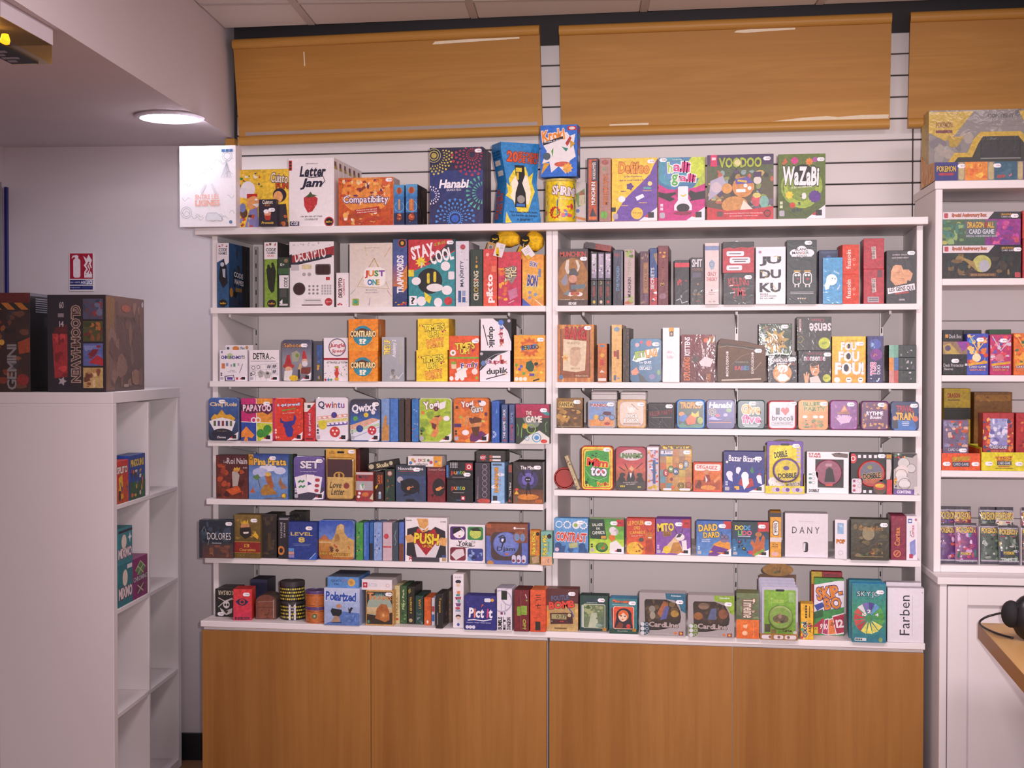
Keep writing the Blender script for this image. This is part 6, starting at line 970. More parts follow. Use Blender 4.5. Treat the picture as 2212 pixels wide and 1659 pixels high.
I('R3',N_,TN,'orange tin with green title above a heap of green creatures',1724,865,1789,929,.03,'e0852c',[('r',0,0,1,1,'e88c30','d87c2c'),T('BLUFF',.16,.07,.74,.20,'4a6a28',o='e8c048',wt='h'),T('PARTY',.19,.22,.92,.37,'4a6a28',o='e8c048',wt='h'),('e',.22,.57,.08,.05,'e8dcd0'),('e',.58,.57,.09,.05,'e8dcd0'),('e',.78,.57,.08,.05,'e8dcd0'),('b',5,22,.14,.66,.86,.95,.08,['5a7028','8a8030','40582a','b06028','6a8838'])],r=.010,mat='tin',st=(.85,.13),side='c8742c')
I('R3',N_,TN,'purple tin with glittering stars and a pale orange pyramid',1792,866,1853,930,.03,'7a3484',[('b',5,30,.04,.04,.96,.96,.06,['8a4498','6a2c74','a868a8','903c70']),('p',[(.38,.4),(.52,.14),(.66,.38)],'c87848'),('p',[(.44,.34),(.52,.18),(.6,.32)],'e8a870'),('r',.26,.40,.72,.46,'9a6038'),T('MASCARA',.28,.50,.74,.62,'e8d8e8'),('p',[(.22,.62),(.5,.5),(.8,.56),(.7,.76),(.4,.8)],'c8a8c8')],r=.010,mat='tin',st=(.75,.14),side='8a3c74')  # pale patch across the title is a flash reflection drawn in colour
I('R3',N_,TN,'plum tin with golden hands and white bold and script title',1859,867,1920,930,.03,'5c2858',[('b',5,12,.04,.06,.96,.3,.07,['c89050','a86c48']),('b',6,9,.04,.32,.2,.95,.07,['c89050','a86c48']),('b',7,9,.3,.76,.97,.96,.08,['c89050','b88868']),T('RYTHME',.20,.36,.80,.49,'ece4ec',wt='h'),T('Boulet',.32,.50,.76,.62,'ece4ec',sh=.25),('r',.4,.65,.62,.67,'b04050')],r=.010,mat='tin',st=(.73,.13),side='6a3468')
I('R3',N_,TN,'navy tin with crimson and yellow stacked title and two faces',1924,868,1985,930,.03,'1f3468',[('r',0,0,1,.4,'1e2c58','203c70'),('e',.5,.9,.4,.35,'2c68b0'),T('TRIVIAL',.2,.13,.82,.36,'a82c40',o='3a1420',wt='h'),T('TRAIN',.18,.38,.82,.64,'e0a838',o='5a3410',wt='h'),('e',.14,.58,.08,.08,'c89868'),('p',[(.06,.66),(.24,.64),(.26,.95),(.1,.95)],'20242c'),('e',.88,.6,.10,.10,'c86848'),('r',.4,.70,.66,.72,'c8d0e0'),('r',.4,.76,.66,.78,'c8d0e0'),('r',.42,.82,.64,.84,'c8d0e0')],r=.010,mat='tin',st=(.82,.14),side='2c4478')
# ================= fourth shelf, unit by the corner
I('L4',CB,CG,'dark red box with a white robed crowned figure and grey title',467,981,536,1075,.04,'5a2420',[('r',0,0,1,1,'50282a','6a2c20'),('b',4,34,.03,.2,.97,.97,.10,['7a3424','4a1c1c','983c28','3a2420','b04c2c']),('p',[(.5,.38),(.64,.34),(.74,.46),(.68,.7),(.52,.72)],'b0a49c'),('e',.64,.34,.10,.05,'c08848'),('p',[(.56,.27),(.62,.30),(.66,.26),(.7,.30),(.76,.27),(.74,.34),(.58,.34)],'d8a838'),('p',[(.3,.8),(.7,.7),(.8,.84),(.5,.92)],'c85828'),('r',0,.02,.10,.2,'6a2c24'),T('Le',.24,.12,.34,.18,'b8a8a8'),T('Roi Nain',.34,.06,.98,.20,'c8bcc0'),T('DE',.85,.27,.98,.30,'c0b0b0')])
I('L4',CB,CG,'blue sky box with a gold outlined title and a pirate on an islet',537,981,622,1078,.04,'4a70b0',[('r',0,0,1,.5,'2c4488','7090c8'),('r',0,.5,1,1,'7a98c8','5078b0'),('e',.5,.3,.22,.08,'d8d8ec'),('e',.3,.4,.2,.1,'b0b8e0'),('e',.8,.36,.15,.08,'c8cce8'),('r',0,0,.12,.24,'c8902c'),('o',.06,.08,.05,.015,'5a3c18'),T('Pina Pirata',.14,.09,.96,.24,'e8b850',o='2a2430',wt='h'),('p',[(.3,.82),(.4,.68),(.55,.66),(.66,.80),(.75,.88),(.35,.92)],'a87838'),('p',[(.42,.48),(.56,.42),(.6,.56),(.66,.72),(.56,.76),(.46,.62)],'a86038'),('e',.5,.44,.08,.05,'d8b060'),('p',[(.1,.5),(.24,.44),(.3,.52),(.2,.58)],'5a8048'),('l',[(.24,.54),(.3,.74)],.02,'6a5838'),('p',[(.76,.62),(.82,.5),(.86,.62),(1,.74),(.85,.78)],'9a6c50'),('p',[(.02,.86),(.12,.74),(.16,.86)],'b85c38'),('e',.90,.92,.07,None,'8a6020'),('e',.90,.92,.05,None,'d8b040'),('l',[(.4,.985),(.9,.96)],.02,'6a4820')],st=(.62,.08))
I('L4', G, C_, 'dark green sliver of a box between the islet box and purple tin', 624, 984, 633, 1080, .05, '2c4038', [('b', 4, 6, .1, .1, .9, .9, .3, ['3a5848', '203028'])], y=.03)
I('L4',N_,TN,'purple tin with three white symbol cards and stencilled title',634,987,701,1081,.035,'5c4888',[('r',0,0,1,.7,'6a5898','54448a'),('r',0,.7,1,1,'443c5c','3c3848'),T('SET',.22,.10,.84,.27,'e0d8e8',o='201c28',wt='h'),T('Le mange par Mars',.22,.33,.76,.36,'d0c8e0'),('p',[(.03,.48),(.4,.41),(.5,.82),(.12,.88)],'e8e0e8'),('p',[(.42,.41),(.68,.42),(.66,.84),(.46,.82)],'f0e8ee'),('p',[(.68,.44),(.94,.47),(.86,.88),(.66,.84)],'e8e0e8'),('l',[(.15,.60),(.22,.56),(.28,.59),(.35,.55)],.06,'388858'),('l',[(.17,.72),(.24,.68),(.30,.71),(.37,.67)],.06,'388858'),('p',[(.46,.57),(.60,.63),(.46,.67)],'503c90'),('rr',.70,.50,.86,.58,'b03c48',.5),('rr',.69,.63,.84,.71,'b03c48',.5),('rr',.68,.75,.82,.82,'b03c48',.5)]+gig()+ic('d0c8d8'),r=.012,mat='tin',st=(.84,.10),side='6a5890')
# hanging blister with a window
def blister(row, x0, y0, x1, y1, label, card, art, wx, wart, wcol, d=.012, y=.01, grp=None, hang=True, st=None, rad=.006, round_=False):
    X, Y, wd, h = place(row, x0, y0, x1, y1, y)
    e = make('blister_pack', 'blister pack', label, (X, Y, ROWZ[row]+.0004), 0, wd-.001, h, .003, card, art, grp=grp or GROUPS[row], r=.0038, st=None)
    if hang: link('hang_hole', Art(wd, h).draw([('rr', .38, .045, .62, .085, '1a1418', .5)]).mesh('hang_hole'), M['card'], e, (0, -.0012, 0))
    u0, v0, u1, v1 = wx; ww, hh = (u1-u0)*wd, (v1-v0)*h
    pts = rrect(ww, hh, min(ww, hh)*.5 if round_ else .012, 8)
    b_ = shell(pts, .018, .004, wcol, wcol).build('blister_case', M['tin'], e, ((u0+u1-1)/2*wd, -.0175, (1-v1)*h), colored=True)
    p = link('case_print', Art(ww*.94, hh*.94).draw(wart).mesh('case_print'), M['card'], e); p.location = ((u0+u1-1)/2*wd, -.0178, (1-v1)*h+hh*.03)
    cl = shell(rrect(ww*1.05,hh*1.04,min(ww,hh)*.5 if round_ else .014,8),.0205,.004,'ffffff','ffffff').build('clear_shell',M['clear'],e,((u0+u1-1)/2*wd,-.0205,(1-v1)*h-hh*.02),colored=True)
    if st: s = link('price_sticker', sticker_mesh(), None, e); s.location = ((st[0]-.5)*wd, -.004, (1-st[1])*h)
    return e
blister('L4',704,970,769,1081,'gold hanging pack holding a maroon velvet case and script letter','c8943c',[('r',0,0,1,.2,'d8a848','c89440'),('r',0,.9,1,1,'5a2420'),T('AEG',.1,.035,.28,.10,'8a5c28')],(.08,.17,.96,.97),
        [('r',0,0,1,.48,'481414','3c1012'),('e',.46,.42,.22,.10,'c89838'),('e',.46,.42,.15,.07,'481414'),('r',.42,.36,.5,.46,'c89838'),('r',0,.46,1,1,'d8b468','d0a858'),('l',[(0,.48),(.4,.66)],.01,'b08840'),T('Love',.08,.58,.56,.74,'3a2018',sh=.3),T('Letter',.14,.75,.68,.92,'3a2018',sh=.3),('e',.76,.68,.12,None,'9a4030'),('e',.76,.68,.08,None,'883428')],'c8a050',st=(.86,.05),y=.018)
I('L4', G, C_, 'dark maroon box row standing behind the gold hanging pack', 768, 972, 778, 1081, .12, '5a1c1c', [('r', 0, 0, 1, .5, '6a2420', '501818')], y=.05, right='4a1818')
I('L4',CB,CG,'small red and grey wrapped card box with tiny figures',769,1020,806,1083,.05,'9a3438',[('r',0,.3,1,.62,'a8a0a4'),('r',0,0,1,.08,'c8b8b8'),T('MAKI',.15,.10,.75,.2,'3c4850'),('e',.35,.5,.14,.12,'d8d4d0'),('p',[(.3,.4),(.45,.38),(.42,.6)],'58a070'),('e',.55,.76,.2,.08,'c87038'),('e',.2,.72,.08,None,'e8e0e0'),('e',.15,.84,.08,None,'e8e0e0'),('p',[(.8,.9),(1,.7),(1,.95)],'c8c8a8')],y=-.006,mat='gloss',right='8a4838')
I('L4',CB,CG,'brown spine with orange sideways title and small pale figure',810,1021,829,1084,.10,'3c2424',[T('OOPS',.30,.10,.62,.42,'d8702c',rot=-90,wt='b'),('r',.68,.1,.85,.4,'b85028'),('e',.55,.72,.14,.05,'c8d0dc'),('r',.4,.76,.7,.92,'88a0b8'),('p',[(0,.52),(.3,.42),(.3,.5),(.1,.6)],'d8b030')])
zA = LAST['p']
I('L4',CB,CG,'dark green spine with a red seal and faint leaves',831,1015,853,1085,.10,'26382e',[('e',.5,.14,.28,None,'8a3838'),('e',.5,.14,.2,None,'b8a898'),('b',4,8,.15,.3,.85,.95,.16,['3a5a40','506848','9a5030','1c2c24'])],mat='gloss')
zB = LAST['p']
I('L4',CB,CG,'flat dark box with cream skull lettering leaning across two spines',795,1004,852,1019,.09,'2a2622',[T('Skulls',.34,.2,.8,.8,'d8c8a0',o='6a5a3c'),('e',.14,.5,.10,.35,'b8ac90'),('e',.9,.4,.07,.3,'b8ac90')],z=zA+.0105,tilt=-9,mat='gloss',y=.02)
I('L4',CB,CG,'night blue box with a black prowling wolf ring and moon',855,1008,920,1087,.05,'34405e',[('r',0,0,1,.3,'30343c','384560'),('r',0,.3,1,1,'3c4c74','34405a'),T('Nouvelle Lune',.07,.05,.92,.14,'d0c8cc',wt='b'),('r',.12,.16,.7,.18,'9a4038'),('e',.14,.40,.10,None,'b0a8b0'),('e',.48,.58,.32,.22,'1c1c24'),('p',[(.14,.44),(.3,.4),(.3,.6),(.2,.56)],'1c1c24'),('p',[(.3,.78),(.24,.86),(.5,.82)],'1c1c24'),('p',[(.7,.7),(.78,.8),(.8,.64)],'1c1c24'),('p',[(.36,.62),(.54,.54),(.6,.60),(.48,.62),(.46,.68),(.38,.68)],'d88c58'),('e',.51,.57,.05,.03,'301c1c'),('r',.34,.94,.62,.99,'14141a')],mat='gloss',st=(.70,.12))
I('L4',CB,CG,'blood red box with a black wolf ring and orange jaw',923,1012,962,1088,.05,'7a242c',[('r',0,0,1,.22,'5a2428','802830'),T('Loups-Garo',.08,.04,1,.12,'b88888'),('e',.64,.58,.36,.26,'241a1e'),('p',[(.45,.62),(.85,.52),(.95,.58),(.75,.64),(.65,.68),(.5,.68)],'d88c50'),('e',.85,.55,.08,.04,'4a1820'),('p',[(.2,.8),(.4,.75),(.3,.88)],'241a1e')],mat='gloss')
I('L4',CB,CG,'flat white box with coloured dots and an orange end',881,983,955,1006,.08,'e0d8d6',[('r',.75,0,1,1,'d89438'),T('DICE',.30,.26,.52,.52,'4858a0',cols=['b84050','5060a8','c89038','5a9050'],wt='h'),T('collection',.22,.62,.58,.86,'6a6068',sh=.2),('e',.08,.65,.05,None,'6080b0'),('e',.14,.35,.05,None,'c8a060'),('e',.60,.4,.04,None,'5a7858'),('e',.68,.58,.05,None,'c04860'),('e',.2,.5,.04,None,'b88878'),('r',.8,.4,.86,.6,'6878a0'),('r',.9,.5,.96,.8,'c8b868')],on='p',z=None,y=.012)
I('L4',CB,CG,'black glossy card box with rainbow lower case title, lower of its pair',965,1038,1022,1088,.05,'1c1a1c',[T('punto',.18,.28,.70,.52,'c8c040',cols=['c83838','d89030','4a90c0','60a850','c8b838'],wt='b'),('r',.24,.57,.66,.59,'a8a0a4'),('r',.54,.72,.70,.9,'b83038'),('e',.62,.81,.05,None,'e8d8d8'),T('Cocktail',.36,.86,.52,.92,'5880b0')],mat='gloss')
I('L4',CB,CG,'black glossy card box with a dotted corner, upper of its pair',964,999,1022,1037,.07,'1a181c',[T('punto',.18,.50,.72,.80,'c8c040',cols=['c83838','d89030','4a90c0','60a850','c8b838'],wt='b'),('r',.72,.08,.98,.48,'b83038'),('o',.85,.28,.08,.03,'e8d8d8')]+[('e',.16+.06*i,.08+.08*j,.018,None,'d0ccd0') for i in range(5) for j in range(4)]+[('r',0,.2,.08,.9,'3a70b0'),('r',.22,.86,.72,.89,'a8a0a4')],on='p',mat='gloss',st=(.78,.72))
I('L4',G,C_,'charcoal spine with a column of six ringed gems',1026,1005,1059,1092,.10,'3c3440',[('o',.64,.10+.14*i,.17,.03,'988c98') for i in range(6)]+[('e',.6,.95,.45,.06,'b84840'),T('Bijoux',.1,.55,.25,.9,'8a7878',rot=90),('r',.18,.35,.22,.6,'7a6a70')],mat='gloss')
zC = LAST['p']
I('L4',G,C_,'sky blue spine with orange sideways title and white clouds',1061,1005,1090,1093,.10,'88b0d8',[('e',.3,.6,.3,.05,'d0dcec'),('e',.7,.3,.3,.04,'d0dcec'),T('SAMARIAGE',.24,.12,.52,.74,'e09830',rot=90,o='7a4c20',wt='h'),T('a la pelle',.62,.2,.72,.7,'c87060',rot=90),('r',.1,.03,.8,.08,'4a5868'),('r',.12,.82,.45,.94,'2c2c30'),('e',.3,.98,.4,.04,'f0ecf0')])
I('L4',G,C_,'flat black box with red star and white captions over two spines',1028,979,1092,1004,.09,'33302c',[('s',.24,.6,.12,8,.7,'b84048'),T('BOY',.15,.48,.33,.72,'e8dce0'),('r',.46,.42,.54,.62,'c86038'),('r',.46,.72,.54,.92,'c86038'),('r',.56,.44,.84,.60,'d8d0d0'),('r',.56,.74,.84,.90,'d8d0d0')],z=max(zC,LAST['p']),mat='gloss',top='4a4440',y=.016)
I('L4',G,C_,'black spine with white sideways title beside the rabbit eared figure',1097,1006,1107,1092,.07,'2a2422',[T('The Mind',.3,.48,.7,.84,'d0c8c8',rot=90),('r',.15,.04,.85,.22,'9a4a38'),('b',3,5,.1,.86,.9,.97,.3,['a84838','4a7048'])],mat='gloss')
I('L4',CB,CG,'dark box with a rabbit eared figure glowing in blue and orange',1108,1004,1173,1094,.04,'2c2620',[('r',0,0,1,.3,'302820','2a2430'),('e',.5,.42,.34,.24,'3c3468'),('e',.5,.42,.2,.16,'6a60b0'),('r',0,.66,1,1,'5a3420','8a4c1c'),('e',.5,.84,.36,.07,'d0802c'),T('The Mind',.25,.09,.72,.18,'e8e0e4',wt='b'),('p',[(.36,.34),(.3,.22),(.36,.20),(.42,.34)],'14121c'),('p',[(.62,.34),(.62,.22),(.68,.20),(.64,.36)],'14121c'),('e',.5,.42,.11,.07,'14121c'),('e',.46,.42,.03,.015,'b0a8d8'),('e',.54,.42,.03,.015,'b0a8d8'),('p',[(.47,.5),(.55,.5),(.6,.68),(.42,.68)],'14121c'),('l',[(.45,.55),(.32,.57)],.02,'14121c'),('l',[(.56,.55),(.68,.57)],.02,'14121c'),('l',[(.46,.68),(.46,.8)],.03,'14121c'),('l',[(.56,.68),(.6,.78)],.03,'14121c'),('e',.12,.66,.06,.03,'c83c30'),('p',[(.04,.78),(.12,.68),(.2,.78)],'d8a838'),T('OYA',.75,.90,.98,.97,'d87028',wt='h'),('r',.05,.82,.16,.98,'6a5848')],mat='gloss',n=3,blabel='dark copy standing behind the rabbit eared figure box',st=(.82,.13))

# ================= fourth shelf, unit by the hutch
X, Y, wd, h = place('R4', 1198, 1014, 1241, 1061, .031)
rt_ = tag(empty('round_game_tin', (X, Y, ROWZ['R4'])), 'round red disc tin standing on edge behind the leaning box', 'game tin', GROUPS['R4'])
Td = lambda x, y, z: (x, z, y+h/2)
MB().lathe([(h*.47,0),(h*.5,.003),(h*.5,.014),(h*.49,.016),(h*.49,.017),(h*.5,.019),(h*.5,.03),(h*.47,.033)],36,T=Td,cols=['b83c30','a83428','802820','802820','802820','a83428','a83428','a83428']).build('tin_body',M['tin'],rt_,colored=True)
MB().lathe([(h*.44, -.0012), (h*.41, -.0012), (h*.41, 0), (h*.44, 0)], 36, T=Td).build('embossed_ring', plain('red_tin_ring', 'a03028', .4), rt_)
X, Y, wd, h = place('R4', 1222, 990, 1252, 1062, .0)
make(CB,CG,'thin beige box leaning at a slant beside the green masked tin',(at_y(1250,1062,Y).x,Y,ROWZ['R4']+.0030),0,.012,.118,.028,'b8a880',[('b',4,16,.1,.04,.9,.96,.3,['d8cca8','6a5a48','8a3c30','404038','a89868'])],mat='gloss',grp=GROUPS['R4'],rot=(0,R(-21),0))
I('R4',N_,TN,'lime and yellow tin with red and white bubble title',1255,967,1325,1062,.035,'e0cc38',[('rr',.06,.06,.94,.96,'c83c30',.1),('rr',.08,.075,.92,.945,'d8c838',.1),('p',[(.14,.12),(.5,.08),(.86,.12),(.9,.5),(.86,.9),(.4,.94),(.12,.84),(.1,.4)],'3a9838'),('b',3,7,.2,.12,.8,.28,.05,['1c3018']),('b',4,7,.12,.74,.5,.92,.05,['1c3018']),T('Mim',.18,.28,.84,.46,'d02c28',o='e8d83c',wt='h',a=-5),T('too',.30,.47,.80,.68,'ece4f0',o='58305a',wt='h',a=-3),('e',.56,.58,.03,.04,'d03850'),('e',.68,.58,.03,.04,'d03850'),T('Famille',.5,.82,.86,.90,'d05828',o='f0d840'),('l',[(.14,.56),(.3,.72),(.56,.78),(.82,.7)],.012,'b0d8a8')],r=.012,mat='tin',st=(.80,.08),side='c85038')
I('R4',N_,TN,'crimson tin with pale oval title above three caped figures',1330,968,1395,1062,.035,'a83444',[('r',0,0,1,.45,'a02c44','c05048'),('r',0,.45,1,.8,'c86048','8a5038'),('r',0,.78,1,1,'48423c','3c3a38'),('e',.52,.18,.38,.13,'d0c0c4'),T('UNANIMO',.12,.14,.92,.25,'688848',o='383c30',wt='h'),('p',[(.44,.5),(.52,.42),(.62,.5),(.54,.56)],'e0a878'),('p',[(.36,.74),(.44,.54),(.5,.72),(.58,.54),(.66,.74),(.6,.8),(.4,.8)],'2c2a2c'),('e',.22,.64,.10,.05,'302c2c'),('e',.8,.64,.10,.05,'302c2c'),('p',[(.04,.8),(.14,.64),(.3,.72),(.34,.84)],'302c2c'),('p',[(.96,.8),(.86,.64),(.7,.72),(.66,.84)],'302c2c'),('p',[(.46,.6),(.5,.72),(.54,.6)],'e8e0e0'),('l',[(.1,.46),(.3,.55)],.03,'302c2c'),('l',[(.3,.38),(.4,.52)],.03,'302c2c'),('l',[(.9,.36),(.68,.5)],.03,'302c2c'),T('Soyez uni en mots,',.24,.80,.74,.83,'c8c0b8',a=3),T('sur 1 seule !',.34,.84,.66,.87,'c8c0b8',a=3),T('III',.14,.89,.3,.93,'c8b838'),T('II',.74,.9,.84,.94,'c8b838')],r=.011,mat='tin',side='a04048')
I('R4',N_,TN,'tin spine crowded with small red blue and yellow shapes',1396.5,966,1424,1062,.10,'c8b8c0',[('b',4,60,.06,.08,.94,.82,.12,['d8b030','3868b8','c83838','e8e0e4','4a88c8','d07030']),('r',.5,.3,.72,.84,'405888'),('b',6,5,.1,.86,.9,.98,.25,['d8b828','c8a020']),('r',.05,.02,.95,.07,'ece4e8')],mat='tin',r=.0045)
I('R4',N_,TN,'mosaic patterned tin with a row of egg shaped title letters',1425,966,1495,1064,.035,'b88c48',[('r',0,0,1,.06,'3a3428'),('b',4,20,.05,0,.95,.06,.04,['d8b838'])]+[('r',.2*i,.08+.15*j,.2*i+.19,.08+.15*j+.145,[['5878a0','48688c','b07848','a8886c','c8a038'],['a07858','c8a838','b88040','98704c','c08438'],['b86038','c89838','b06c38','5a88a0','b88c40'],['688890','c86c38','a88858','b8a048','a87840'],['5a8898','b07040','b88c50','c09038','b86c40'],['a8683c','5c8490','b88440','b8a03c','a06040']][j][i]) for i in range(5) for j in range(6)]+[('o',.36,.74,.10,.03,'c8883c'),('e',.36,.74,.05,None,'6a2c28'),('o',.66,.88,.10,.025,'2c2820'),('o',.66,.88,.06,.02,'2c2820'),('s',.4,.92,.09,5,.5,'d0602c'),('o',.9,.86,.1,.03,'8a3428')]+[('e',.18+.16*i,[.60,.52,.56,.44,.40][i],.09,.085,'2c2a30') for i in range(5)]+[('e',.18+.16*i,[.60,.52,.56,.44,.40][i],.075,.072,['b84438','6a9040','3a6490','d8a038','9098a0'][i]) for i in range(5)]+[T('t',.15,.565,.21,.64,'ece4e4'),T('w',.29,.49,.39,.545,'ece4e4'),T('in',.45,.525,.55,.59,'ece4e4'),T('it',.61,.405,.70,.475,'ece4e4'),T('!',.80,.37,.84,.43,'ece4e4'),('rr',.02,.10,.40,.18,'d0ccd8',.3),T('3',.10,.105,.16,.165,K_),T('MODES',.2,.11,.36,.13,'303038'),T('DE JEU',.2,.14,.36,.16,'303038'),('rr',.1,.94,.36,.99,'e0d8dc',.3),('rr',.62,.94,.95,.99,'e0d8dc',.3)],r=.012,mat='tin',st=(.84,.14),side='c8a040')
I('R4',CB,CG,'low orange red box with a seated figure and red pale title band',1497,1001,1560,1064,.05,'c84428',[('rr',.04,.05,.96,.95,'d06c2c',.06),('r',.05,.6,.95,.94,'a84c24'),('rr',.05,.06,.95,.28,'ecdcd8',.3),T('DEGAGEZ',.12,.10,.84,.22,'c84838',wt='b',a=-3),('e',.46,.32,.09,.09,'c8845c'),('p',[(.34,.64),(.42,.42),(.56,.42),(.62,.66)],'8a3028'),('p',[(.42,.44),(.5,.6),(.44,.7)],'e8e0dc'),('p',[(.06,.85),(.2,.6),(.3,.66),(.26,.9)],'6a2c1c'),('p',[(.94,.38),(.7,.62),(.74,.7),(.96,.5)],'d88c4c'),('e',.52,.86,.26,.08,'d88c40')],mat='gloss',top='d86040')
I('R4',CB,CG,'deep blue box with white ghosts, red cloth and ragged title',1563,977,1652,1065,.05,'2c3080',[('r',0,0,1,1,'302e70','2c3890'),('b',4,16,.05,.3,.95,.95,.012,['5068b8','80a0d0']),T('Bazar Bizarre',.12,.10,.88,.25,'ece4e8',wt='b',a=-2),('e',.14,.56,.08,.08,'e0dce8'),('p',[(.06,.58),(.2,.56),(.22,.74),(.12,.7)],'e0dce8'),('e',.36,.43,.06,.05,'e4e0ec'),('p',[(.3,.44),(.42,.44),(.36,.56),(.30,.52)],'e4e0ec'),('p',[(.36,.80),(.42,.66),(.7,.66),(.74,.84),(.56,.9)],'b03034'),('e',.52,.60,.09,.10,'ece8f0'),('p',[(.44,.62),(.6,.6),(.62,.78),(.5,.94),(.46,.8)],'ece8f0'),('p',[(.64,.48),(.7,.36),(.74,.5),(.7,.54)],'3a8050'),('e',.86,.62,.06,.05,'e8e4ee'),('p',[(.8,.64),(.92,.62),(.94,.8),(.84,.76)],'e8e4ee'),('p',[(.82,.57),(.92,.56),(.88,.52)],'b83038'),('r',.26,.85,.38,.94,'e0a830'),('e',.08,.26,.03,.03,'d8d8c0'),('r',.0,.9,.3,.98,'2c3478')]+gig()+ic('c0c0d8'),st=(.84,.17))
# display tray with hanging packs
def tray(row, x0, x1, yf0, yf1, ys0, d, label, c, art, cat='display tray', y=-.006, headc=None, head=None):
    X, Y, wd, h = place(row, x0, yf0, x1, yf1, y); hs = at_y((x0+x1)/2, ys0, Y).z-at_y((x0+x1)/2, yf1, Y).z
    e = tag(empty('display_tray', (X, Y, ROWZ[row]+.0004)), label, cat, GROUPS[row])
    t = .0012
    MB().box((-wd/2, 0, 0), (wd/2, t, h), c).build('front_wall', M['card'], e, colored=True)
    for s in (-1, 1):
        x_ = s*(wd/2-t/2)
        pr = [(t, 0), (d, 0), (d, hs), (t+.012, hs), (t, h)]
        MB().add([(x_-t/2,a,b_) for a,b_ in pr]+[(x_+t/2,a,b_) for a,b_ in pr],[list(range(5)),list(range(5,10))[::-1]]+[(i,(i+1) % 5,5+(i+1) % 5,5+i) for i in range(5)],c).build('side_wall',M['card'],e,colored=True)
    MB().box((-wd/2, t, 0), (wd/2, d, t), c).build('tray_floor', M['card'], e, colored=True)
    hb_ = hs if not head else head
    MB().box((-wd/2, d, 0), (wd/2, d+t, hb_), headc or c).build('back_wall', M['card'], e, colored=True)
    link('front_print', Art(wd*.98, h*.96).draw(art).mesh('front_print'), M['card'], e, (0, -.0003, h*.02))
    return e, wd, h, X, Y
e,wt_,hh_,Xt,Yt = tray('R4',1653,1738,1051,1067,1028,.10,'yellow display tray with three small lilac labels on its front','e0cc24',[('rr',.16,.2,.38,.85,'c8b8d0',.4),('rr',.42,.2,.64,.85,'c8b8d0',.4),('rr',.68,.2,.97,.85,'c8b8d0',.4),('e',.31,.5,.05,None,'6a4490'),('e',.57,.5,.05,None,'6a4490'),('e',.83,.5,.05,None,'6a4490')],head=.150,headc='8a7818')
hd = MB(); pts = [(-.040, 0)]+[(.040*-math.cos(math.pi*k/14), .012*math.sin(math.pi*k/14)+.008) for k in range(15)]+[(.040, 0)]
hd.add([(x, .1015, z+.150) for x, z in pts]+[(x, .1027, z+.150) for x, z in pts], [list(range(len(pts)))], '7a6a18').build('header_arc', M['card'], e, colored=True)
ROWZ['tray'] = ROWZ['R4']+.002; ROWY['tray'] = ROWY['R4']
GROUPS['tray'] = GROUPS['R4']
blister('tray',1656,954,1735,1064,'yellow and purple hanging pack holding a round yellow tin','6a4aa0',[('rr',.07,.08,.93,.98,'e0cc28',.08),('p',[(.12,.30),(.3,.12),(.62,.12),(.66,.26),(.2,.38)],'e8d83c'),T('DOBBLE',.20,.20,.56,.32,K_,wt='h',a=9)]+[('r',.82,.14+.06*i,.92,.18+.06*i,'b8a8d0') for i in range(5)]+[('e',.17,.80,.13,None,'ece4e0'),('e',.38,.88,.12,None,'ece4e0')]+[('b',5,12,.08,.74,.46,.95,.02,['c83838','3a7a4a','4a68a8','d8a030'])]+[('p',[(.54,.84),(.94,.78),(.94,.90),(.54,.96)],'6a5a30'),T('TROUVEZ',.57,.80,.92,.90,'ece4e0',a=6)],(.17,.33,.89,.80),[('e',.5,.5,.5,.5,'7a6098'),('e',.5,.5,.46,.46,'dcc830'),T('DOBBLE',.18,.62,.92,.84,K_,wt='h',a=4),('e',.5,.40,.12,.10,'5a4088')],'7a6098',y=.018,st=(.80,.09),round_=True)
